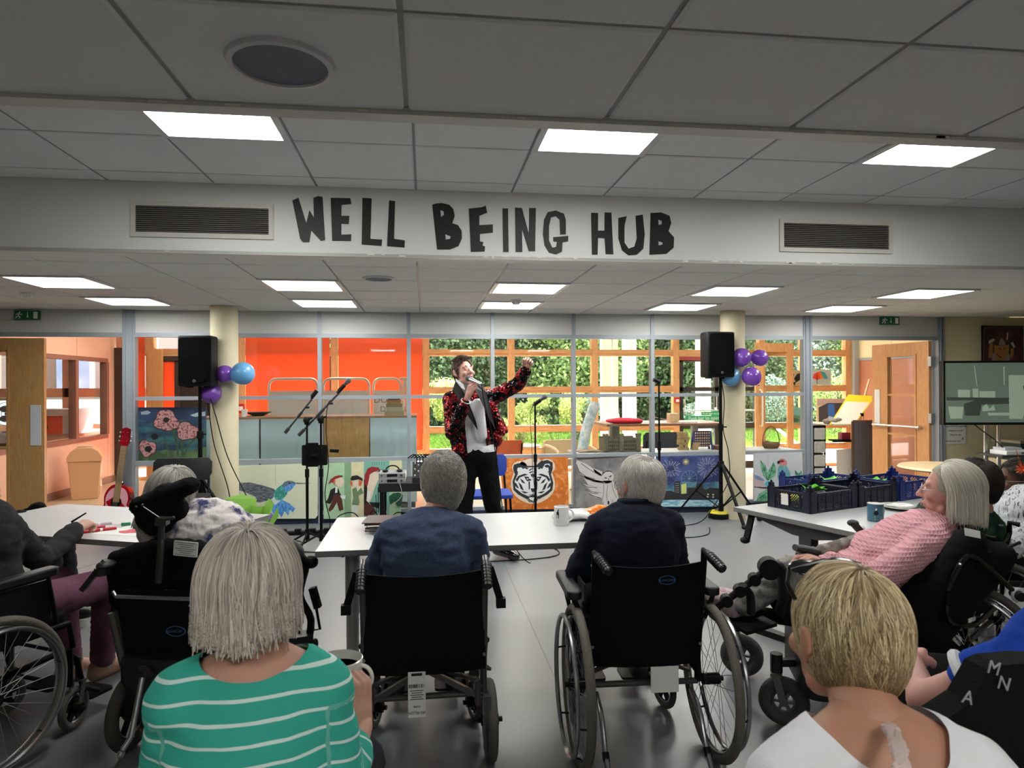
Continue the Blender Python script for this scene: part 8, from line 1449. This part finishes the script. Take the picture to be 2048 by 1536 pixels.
face_bits(M10, r10); short_hair(r10, M10, DARKH, hair_base('dark', (26,21,18)), n=8000, L_=.042, seed=31, lay=(1.05,1.14), back_low=-.10)
c11 = V((3.2,3.3,0)); RZ11 = math.radians(60); Mi = (Matrix.Translation(c11) @ Matrix.Rotation(RZ11,4,'Z')).inverted(); hd = Mi @ aty(2035,962,3.32)
J = jd(SEAT, pel=(0,0,.58), chest=(0,0,.78), neck=hd+V((0,-.04,-.13)), shL=hd+V((-.15,-.04,-.22)), shR=hd+V((.15,-.04,-.22)), elL=(-.2,.1,.62), elR=(.2,.1,.62), wrL=(-.12,.33,.68), wrR=(.12,.33,.68))
PL = mat('cloth_check', (206,208,212), .9, c2=(40,46,60), c2s=40, c2t=.6, stretch=(3,3,.4))
r11, M11 = seated(c11, RZ11, 'woman with dark cropped hair and glasses at the far right edge', J, (hd,.1,.0,0,.98), SK_D, shirt=PL, sleeve=2.0, trousers=clothm('dark', (30,32,38)), shoes=PLUSH, hands=[((aimM((-.12,.33,.68),(.5,.85,0),(0,0,1),1),),dict(side=1)),((aimM((.12,.33,.68),(-.5,.85,0),(0,0,1),-1),),dict(side=-1))], torso_w=.95)
face_bits(M11, r11, glasses=mat('glasses_silver', (150,150,156)), skinlip=(110,60,54), brow=(30,24,22)); short_hair(r11, M11, DARKH, hair_base('dark', (26,21,18)), n=5000, L_=.02, seed=33, lay=(1.02,1.08))
melt(lambda mb: [mb.ring(J['neck']+V((0,0,-.0)), (0,.3,1), .075, .028, 20, 8)], 'scarf', clothm('black_scarf', (16,16,18)), r11, vox=.01, smooth=3, fold=.006)
ofl = E('orange_flower', aty(2046,940,3.15), 'orange feathery hair flower at the far right edge', 'flower'); mb = MB(); c = aty(2046,938,3.15)
for k in range(60): d = V(rng.normal(size=3)).normalized(); mb.cyl(c, c+d*.035, .002, .0008, 4)
mb.cyl(c, c+V((-.04,0,.10)), .0015).build('petals', mat('flower_orange', (226,96,46), .6), ofl, world=True)
for (x,y,rz_,lab) in ((3.23,3.27,RZ11,'dark chair under the woman at the far right edge'),): stack_chair('seat_chair', (x,y,0), rz_, lab, PLUSH, top=.75)
c3 = V((-1.02,2.98,0)); RZ3 = math.radians(-12); Mi = (Matrix.Translation(c3) @ Matrix.Rotation(RZ3,4,'Z')).inverted(); hd = Mi @ aty(342,992,3.10)
BLO = mat('blouse', (214,206,204), .85, c2=(34,42,92), c2s=13, c2t=.545, stretch=(1.2,1.2,.6), bump=.3, bs=60)
J = jd(SEAT, pel=(0,.12,.60), chest=(.06,.13,.81), neck=(hd.x+.045,.16,.935), shL=(hd.x-.10,.15,.86), shR=(hd.x+.26,.18,.86), elL=(-.24,.26,.68), elR=(.34,.26,.70), wrL=(-.14,.44,.78), wrR=(.18,.45,.74), hipL=(-.09,.15,.57), hipR=(.09,.15,.57), knL=(-.13,.54,.57), knR=(.13,.54,.57), anL=(-.13,.58,.16), anR=(.13,.58,.16))
r3, M3 = seated(c3, RZ3, 'grey-haired woman in a white and navy blouse leaning on a black headrest', J, (V((hd.x,hd.y,hd.z+.005)),-.1,-.1,.30,1.0), SK_P, shirt=BLO, shirt_name='blouse', sleeve=1.8, trousers=clothm('dark', (30,32,38)), shoes=PLUSH, hands=[((aimM((-.14,.44,.78),(.5,.85,0),(0,0,1),1),),dict(side=1)),((aimM((.18,.45,.74),(-.5,.85,0),(0,0,1),-1),),dict(side=-1))], torso_w=1.12, torso_d=1.1, sg=.022, fold=.008, foldsc=.07)
face_bits(M3, r3); bob(r3, M3, GREYH, hair_base('grey', (96,92,86)), -.13, n=10000, seed=41, lay=(1.05,1.22), curl=.0, flare=.0, clump=140, zmin=-.12)
wc3 = E('power_wheelchair', c3, 'black power wheelchair with large angled headrest at the left', 'wheelchair', rz=RZ3)
def W3(px,py,Y): return Mi @ aty(px,py,Y)
a, b = W3(283,1010,2.90), W3(378,972,2.88)
melt(lambda mb: (cap(mb, a, b, .048, .046, flat=.8), cap(mb, a.lerp(b,.5)+V((0,.02,0)), a.lerp(b,.5), .05, .05), cap(mb, W3(300,1035,2.90), W3(352,1018,2.90), .055, .05), cap(mb, W3(305,1055,2.90), W3(330,1050,2.9), .035, .035), cap(mb, a, W3(300,1040,2.9), .04, .04)), 'headrest', SLG, wc3, vox=.010, smooth=5, fold=.004, fscale=.03)
MB().tube([W3(322,1078,2.80),W3(320,1120,2.78),W3(316,1165,2.80)],.014,10,flat=.6).tube([W3(322,1078,2.80),W3(323,1050,2.80)],.012,10).bar(W3(314,1042,2.80),W3(336,1042,2.80),.045,.03).tube([W3(318,1035,2.79),W3(284,1012,2.82)],.003).cyl(W3(325,1040,2.77),W3(345,1036,2.77),.006).ell(W3(346,1036,2.77),.008,8).ell(W3(285,1010,2.82),.006,8).ell(W3(272,1014,2.82),.006,8).build('headrest_stem', mat('stem_grey', (60,60,62), .3, metal=.4), wc3, smooth=True)
def back3(mb):
 for k in range(11): x = -.25+.05*k; cap(mb, V((x,.04,.42)), V((x,-.02,.86-.9*x*x-.04)), .05, .045)
 for x in (-.27,.27): cap(mb, V((x,.08,.5)), V((x*1.02,.06,.76)), .035, .03)
melt(back3, 'backrest', SLG, wc3, vox=.014, smooth=7, fold=.005)
MB().rbox((0,.22,.50),(.48,.46,.12),.05).build('seat', SLG, wc3, bevel=.02); MB().rbox((.0,.16,.27),(.40,.56,.26),.06).build('base', PLUSH, wc3, bevel=.02, smooth=True); mb = MB();
mb.prism([[(-.20,.66),(.22,.66),(.20,.40),(.10,.16),(-.10,.16),(-.20,.40)]], Matrix.Translation((0,-.06,0)) @ ROT, .02); mb.build('rear_bag', SLG, wc3, bevel=.01)
MB().tube([(-.22,-.09,.655),(-.20,-.10,.64),(.24,-.10,.635)],.008).build('rear_bar', STEEL, wc3); oval_badge(wc3, .04, -.0825, .50, 1.4)
M_ = Matrix.Translation((.09,-.095,.835)) @ Matrix.Rotation(.08,4,'Y'); MB().rbox((0,0,0),(.10,.004,.06),.004,M_,ax=1).build('printed_label', PAPER, wc3); mb = MB()
for k in range(7): mb.box((0,-.003,.024-.008*k),(.085-.02*(k%3),.001,.003),M_)
mb.build('label_print', mat('print_grey', (150,150,150)), wc3)
for s in (-1,1):
 MB().rbox((s*.30,.20,.70),(.075,.34,.04),.03).build('armrest_pad', PLUSH, wc3, bevel=.012); MB().tube([(s*.29,.02,.45),(s*.29,.04,.68),(s*.29,.30,.68)],.014).build('armrest_frame', BLKM, wc3)
a, b = W3(212,1120,2.95), W3(165,1180,2.95); MB().bar(a,b,.03,.02).rbox(tuple(W3(210,1140,2.95)),(.05,.09,.03),.02).ell(W3(213,1130,2.95),(.035,.045,.02),12).build('control_box', PLUSH, wc3, smooth=True)
qv = Mi @ atz(262,1497,0); GW = mat('tyre_dark_warm', (62,58,52), .8, bump=.4, bs=100)
spoke_wheel(wc3, qv.x, qv.y, .155, -1, False, name='rear_wheel', tyre=.026, solid=True, rubm=GW, yaw=.06); spoke_wheel(wc3, -qv.x, qv.y, .155, 1, False, name='rear_wheel', tyre=.026, solid=True, rubm=GW)
MB().tube([W3(285,1355,2.80),W3(262,1475,2.72)],.011,10).cyl(W3(262,1475,2.72),W3(245,1500,2.70),.010).ell(W3(242,1508,2.70),.014,8).build('anti_tip_tube', STEEL, wc3, smooth=True); MB().tube([W3(225,1225,2.95),W3(250,1330,2.95)],.02,8).tube([W3(300,1350,2.85),W3(280,1330,2.9),W3(300,1310,2.95)],.016,8).build('rear_strut', mat('frame_grey', (92,90,88)), wc3, smooth=True)
for s in (-1,1): caster(wc3, s*.2, .55, .10, yaw=.4*s, top=.32)
q = W3
MB().tube(bez([q(545,1100,3.0),q(575,1092,3.1),q(596,1108,3.2)],4),[.03]*4+[.036]*4+[.03],12).build('padded_arm_support', PLUSH, wc3, smooth=True)
MB().tube(bez([q(598,1110,3.25),q(612,1130,3.25),q(600,1190,3.25),q(622,1240,3.25),q(612,1300,3.25)],4),.017,8).tube([q(628,1190,3.3),q(640,1258,3.3),q(612,1262,3.3)],.007,8).bar(q(625,1175,3.25),q(636,1215,3.25),.03,.03).ell(q(622,1124,3.25),(.035,.03,.03),10).ell(q(630,1195,3.25),(.022,.02,.02),8).build('side_mechanism', BLKM, wc3, smooth=True)
MB().bar(q(570,1285,3.2),q(620,1278,3.25),.09,.06).bar(q(618,1300,3.3),q(634,1300,3.3),.07,.05).ell(q(629,1285,3.3),(.018,.02,.02),8).bar(q(600,1262,3.25),q(560,1320,3.2),.025,.02).build('motor_box', PLUSH, wc3)
c1 = V((-1.86,3.02,0)); RZ1 = math.radians(-38); Mi = (Matrix.Translation(c1) @ Matrix.Rotation(RZ1,4,'Z')).inverted()
def W1(px,py,Y): return Mi @ aty(px,py,Y)
J = jd(SEAT, pel=(0,.05,.58), chest=W1(-40,1090,3.1), neck=W1(-30,1010,3.15), shL=W1(-120,1040,3.3), shR=W1(15,1062,3.12), elL=(-.2,.1,.66), elR=W1(80,1120,3.30), wrL=(-.2,.28,.62), wrR=W1(152,1060,3.62), hipL=(-.09,.1,.55), hipR=(.09,.1,.55), knL=W1(120,1160,3.72), knR=W1(215,1165,3.60), anL=W1(140,1325,3.80), anR=W1(205,1325,3.72))
r1, M1 = seated(c1, RZ1, 'person in a charcoal cardigan and mauve trousers drawing at the left table', J, (W1(-60,960,3.2),-.2,-.3,0,1.0), SK_P, shirt=clothm('charcoal', (40,40,42), bump=.4, bs=160), shirt_name='cardigan', sleeve=1.95, trousers=clothm('mauve', (112,72,92)), hands=[((aimM(J['wrR'], aty(158,1040,3.72)-aty(150,1062,3.62), (.2,-.3,1), 1),),dict(side=-1,curl=(.8,.9,1.0,1.0),thumb=(.5,.4))),((aimM((-.2,.28,.62),(.5,.85,0),(0,0,1),1),),dict(side=1))], fold=.006)
face_bits(M1, r1); short_hair(r1, M1, GREYH, hair_base('grey', (96,92,86)), n=4000, L_=.06, seed=51)
SAN = mat('sandal_tan', (150,116,96), .7)
for s in 'LR': shoe('sandal', J['an'+s]+V((0,0,.005)), (math.sin(-.2),math.cos(.2)), SAN, r1, L_=.24); melt(lambda mb: cap(mb, J['an'+s]-V((0,0,.01)), J['an'+s]+V((0,0,.07)), .046, .046), 'ankle_band', mat('ankle_grey', (150,148,146), .9), r1, vox=.01, smooth=2)
MB().tube([W1(143,1042,3.70),W1(171,1027,3.70)],[.005,.003],8).build('pen', BLACK, E('pen', aty(143,1042,3.70), 'dark pen held in the hand at the left table', 'pen'), world=False)
bpy.data.objects.remove([o for o in bpy.data.objects if o.name.startswith('pen') and o.type == 'MESH' and o.parent and o.parent.name.startswith('pen')][-1])
pn = E('drawing_pen', aty(150,1040,3.70), 'dark pen held over the left table by the drawing hand', 'pen'); MB().tube([aty(143,1044,3.68),aty(172,1026,3.68)],[.005,.0035],8).build('barrel', BLACK, pn, world=True, smooth=True)
bpy.data.objects.remove(bpy.data.objects['pen'])
wc1 = manual_chair((-1.90,2.86,0), math.radians(-25), 'black self-propelled wheelchair with grey tyres at the left edge', w_=.44, R_=.305, wy=.06, handle=.86, antitip=False, cast=(.45,.09), wheel_m=mat('tyre_warm_grey', (104,100,90)))
c2 = V((-2.75,4.55,0)); RZ2 = math.radians(-80); Mi = (Matrix.Translation(c2) @ Matrix.Rotation(RZ2,4,'Z')).inverted(); hd = Mi @ aty(-42,985,4.5)
J = jd(SEAT, neck=hd+V((0,-.03,-.13)), shL=hd+V((-.16,-.03,-.2)), shR=hd+V((.16,-.03,-.2)), chest=(0,0,.6), elL=(-.2,.1,.55), elR=(.2,.1,.55), wrL=(-.15,.3,.7), wrR=(.15,.3,.7), pel=(0,0,.52))
r2, M2 = seated(c2, RZ2, 'grey-haired person in black at the far left edge beyond the left table', J, (hd,0,0,0,.95), SK_P, shirt=clothm('black_coat', (14,14,18)), sleeve=2.0, trousers=clothm('dark', (30,32,38)), shoes=PLUSH, hands=[((aimM((.15,.3,.7),(-.5,.85,0),(0,0,1),-1),),dict(side=-1))])
short_hair(r2, M2, GREYH, hair_base('grey', (96,92,86)), n=3000, L_=.05, seed=61); face_bits(M2, r2)
q = aty(35,1015,4.6); stack_chair('padded_chair', (q.x-.02,4.62,0), RZ2, 'black padded chair at the far left edge behind the left table', SLG, top=.84, w=.5)
# ================================================================ THE SINGER
cs = V((.44,5.72,0)); FA = math.radians(180-(-18))   # faces the viewer, turned a little to the right of the picture
RS = math.radians(180+20); Mi = (Matrix.Translation(cs) @ Matrix.Rotation(RS,4,'Z')).inverted()
def WS(px,py,Y): return Mi @ aty(px,py,Y)
J = dict(pel=WS(952,905,5.74), chest=WS(942,832,5.76), neck=WS(932,784,5.75), shR=WS(903,800,5.72), shL=WS(982,798,5.80), elR=WS(905,866,5.60), wrR=WS(936,792,5.44), elL=WS(1036,768,5.74), wrL=WS(1053,738,5.66), hipL=WS(972,915,5.76), hipR=WS(935,915,5.72), knL=WS(985,1010,5.74), knR=WS(928,1010,5.70), anL=WS(1000,1092,5.82), anR=WS(935,1092,5.70))
J = {k: V(v) for k, v in J.items()}
sr = E('person', cs, 'singer in a red and black sequin jacket with one arm raised', 'person', rz=RS)
SKS = skin('singer', (210,160,146)); hM = headM(WS(927,745,5.70), math.radians(10), .26, .05)
wr = J['wrR']; hR = aimM(wr, (WS(944,770,5.44)-wr), (WS(930,760,5.2)-wr), 1); hL = aimM(J['wrL'], WS(1058,712,5.64)-J['wrL'], (0,1,.2), 1)
ex = [hand_mesh(aimM(wr, WS(948,764,5.42)-wr, Mi.to_3x3()@V((-.5,-.8,.3)), 1), side=-1, curl=(.75,.8,.85,.9), thumb=(.5,.5), spread=.02), hand_mesh(aimM(J['wrL'], WS(1062,712,5.62)-J['wrL'], Mi.to_3x3()@V((.3,1,.2)), 1), side=1, curl=(1.05,1.1,1.1,1.15), thumb=(.6,.6), spread=.02)]
hm = melt(lambda mb: (head_prims(mb, hM, 1.0, 1., .010), cap(mb, hM@V((0,-.02,-.05)), J['neck']-V((0,0,.03)), .056, .062)), None, [], None, vox=.0055, smooth=3)
def body(mb):
 torso(mb, J, -.012, .95, .76)
 for s in 'LR': limbs(mb, J, s, -.003); legs(mb, J, s, -.012)
melt(body, 'body', SKS, sr, vox=.012, smooth=6, extra=[hm]+ex)
face_bits(hM, sr, closed=True, mouth=.010, brow=(60,34,24), skinlip=(176,96,92))
short_hair(sr, hM, BROWNH, hair_base('brown', (58,36,26)), n=6000, L_=.035, seed=71, lay=(1.03,1.08), rad=.0016, back_low=-.075, keep=lambda p: p[:,1] < .050-(.03*(p[:,2] < .07)))
qf = scalp(2500, 72, keep=lambda p: (p[:,2] > .085) & (p[:,1] > -.03)); strands('hair_quiff', sr, hM, qf, np.tile(np.array((.1,-.3,1.)),(len(qf),1))*1., BROWNH, L_=.055, k=7, grav=-.02, layer=(1.05,1.2), E_=(.0785,.0985,.095), rad=.0018, seed=73, clump=60, lift=.12)
SQ = bpy.data.materials.new('sequins'); SQ.use_nodes = True; n = SQ.node_tree.nodes; L = SQ.node_tree.links; b = n['Principled BSDF']; tc = n.new('ShaderNodeTexCoord')
vo = n.new('ShaderNodeTexVoronoi'); vo.inputs['Scale'].default_value = 95; L.new(tc.outputs['Object'], vo.inputs['Vector']); nz = n.new('ShaderNodeTexNoise'); nz.inputs['Scale'].default_value = 9; nz.inputs['Detail'].default_value = 5; nz.inputs['Distortion'].default_value = 1.5; L.new(tc.outputs['Object'], nz.inputs['Vector'])
rp = n.new('ShaderNodeValToRGB'); rp.color_ramp.elements[0].position = .49; rp.color_ramp.elements[1].position = .56; rp.color_ramp.elements[0].color = (.006,.004,.005,1); rp.color_ramp.elements[1].color = (.30,.014,.018,1); L.new(nz.outputs[0], rp.inputs[0]); L.new(rp.outputs[0], b.inputs['Base Color']); b.inputs['Metallic'].default_value = .75; b.inputs['Roughness'].default_value = .22
sub = n.new('ShaderNodeVectorMath'); sub.operation = 'SUBTRACT'; L.new(vo.outputs['Color'], sub.inputs[0]); sub.inputs[1].default_value = (.5,.5,.5); sc_ = n.new('ShaderNodeVectorMath'); sc_.operation = 'SCALE'; sc_.inputs['Scale'].default_value = 1.3; L.new(sub.outputs[0], sc_.inputs[0]); ge = n.new('ShaderNodeNewGeometry'); ad = n.new('ShaderNodeVectorMath'); ad.operation = 'ADD'; L.new(ge.outputs['Normal'], ad.inputs[0]); L.new(sc_.outputs[0], ad.inputs[1]); nn = n.new('ShaderNodeVectorMath'); nn.operation = 'NORMALIZE'; L.new(ad.outputs[0], nn.inputs[0]); L.new(nn.outputs[0], b.inputs['Normal'])
ax = (J['shR']-J['shL']).normalized()
hemL, hemR = WS(1018,868,5.66), WS(905,902,5.60)
def jacket(mb):
 torso(mb, J, .022, 1.02, 1.0, hips=False); cap(mb, J['shR'], J['elR'], .072, .064); cap(mb, J['elR'], J['elR'].lerp(J['wrR'],.78), .062, .052); cap(mb, J['shL'], J['elL'], .070, .062); cap(mb, J['elL'], J['elL'].lerp(J['wrL'],.86), .062, .052)
 cap(mb, WS(905,815,5.64), WS(918,900,5.62), .070, .060); cap(mb, WS(925,820,5.66), WS(925,905,5.66), .085, .062); cap(mb, WS(930,830,5.82), WS(950,902,5.84), .11, .09)
 cap(mb, WS(982,812,5.70), WS(1004,866,5.68), .050, .030); cap(mb, WS(990,830,5.74), WS(1012,862,5.72), .05, .022); cap(mb, WS(978,830,5.80), WS(992,880,5.80), .07, .06)
def jcut(c):
 pw = (Matrix.Translation(cs) @ Matrix.Rotation(RS,4,'Z')) @ c; d_ = pw-CAM; X_ = 1024+FPX*d_.dot(_r)/d_.dot(_f); Y_ = 768-FPX*d_.dot(_u)/d_.dot(_f)
 return False
A0, A1 = J['neck']+V((0,.06,.02)), WS(974,880,5.56); fwd = V((0,1,0))
B0, B1 = WS(928,775,5.6), WS(950,870,5.56)
def inside(c):
 if c.y < min(J['chest'].y+.035, 99): return False
 t = (B0.z-c.z)/(B0.z-B1.z)
 if t < -.3: return False
 cxm = B0.x*(1-t)+B1.x*t; wl = .030+.055*max(0,t); wr_ = .030+.02*max(0,t); dx = c.x-cxm
 return -wl-.01 < dx < wr_
melt(jacket, 'sequin_jacket', SQ, sr, vox=.010, smooth=4, fold=.006, fscale=.06, cut=inside, thick=.006)
SHW = clothm('dress_shirt', (224,224,228), bump=.15)
def shirt(mb): torso(mb, J, .008, .97, .88, hips=True); cap(mb, J['neck']-V((0,0,.02)), hM@V((0,-.015,-.085)), .062, .060); cap(mb, WS(955,810,5.65), WS(960,870,5.64), .055, .06)
melt(shirt, 'dress_shirt', SHW, sr, vox=.010, smooth=5, fold=.004, fdir=(2.2,2.2,.6), cut=lambda c: c.z < J['pel'].z-.0)
LAP = mat('satin_black', (16,16,19), .45)
def lap(px_pts, Y0, nm):
 P = [WS(x,y,Y0+dy) for x,y,dy in px_pts]; mb = MB(); n_ = (P[1]-P[0]).cross(P[2]-P[0]).normalized(); m_ = V((0,.006,0)); mb.add([p for p in P]+[p+m_ for p in P], [tuple(range(len(P))), tuple(range(len(P),2*len(P)))[::-1]]+[(i,(i+1)%len(P),len(P)+(i+1)%len(P),len(P)+i) for i in range(len(P))]); mb.build(nm, LAP, sr)
lap([(911,762,.02),(922,776,-.02),(935,800,-.04),(952,845,-.05),(955,860,-.05),(938,835,-.04),(918,800,-.03),(905,778,.0)], 5.60, 'lapel'); lap([(948,762,.0),(962,764,.04),(972,785,.0),(985,830,-.03),(990,858,-.04),(975,830,-.05),(958,795,-.05),(946,775,-.04)], 5.61, 'lapel')
def coll(pts):
 P = [WS(*p) for p in pts]; mb = MB(); m_ = V((0,.005,0)); k = len(P); mb.add(P+[p+m_ for p in P], [tuple(range(k)), tuple(range(k,2*k))[::-1]]+[(i,(i+1)%k,k+(i+1)%k,k+i) for i in range(k)]); mb.build('collar_wing', SHW, sr)
coll([(911,757,5.66),(926,768,5.58),(930,780,5.56),(922,776,5.58),(912,766,5.63)])
TRO = clothm('black_trousers', (12,12,14))
melt(lambda mb: (mb.ell(J['pel']-V((0,0,.01)), (.165,.13,.115), 18), [legs(mb, J, s, .016, .97) for s in 'LR'], [cap(mb, J['kn'+s], J['an'+s]+V((0,0,.02)), .066, .060) for s in 'LR']), 'trousers', TRO, sr, vox=.012, smooth=5, fold=.006, fdir=(1.5,1.5,.8))
for s in 'LR': shoe('patent_shoe', J['an'+s]-V((0,0,.0)), ((.35 if s=='R' else -.35),1), mat('patent', (10,10,12), .08, coat=.8), sr, L_=.27)
d = (J['wrR']-J['elR']).normalized(); MB().ring(J['elR'].lerp(J['wrR'],.86), d, .036, .006, 20, 8).build('shirt_cuff', SHW, sr, smooth=True)
mp = E('hand_microphone', aty(950,752,5.45), 'silver hand-held microphone at the mouth of the singer', 'microphone'); a = aty(937,757,5.50); b = aty(968,771,5.36); d = (b-a).normalized()
MB().tube([a+d*.02,a+d*.16],[.017,.012],14).build('mic_body', mat('mic_silver', (190,190,194), .25, metal=.8), mp, world=True, smooth=True); MB().ell(a,(.025,.025,.025),16).build('mic_grille', MATS['mic_mesh'], mp, world=True, smooth=True)
cable('microphone_cable', [a+d*.16, aty(968,800,5.4), aty(980,850,5.4), aty(990,900,5.42), aty(998,960,5.45), aty(1004,1010,5.5), aty(1010,1060,5.6), (.85,5.6,.006), (1.1,5.8,.006)], 'cable trailing from the microphone of the singer', .004)
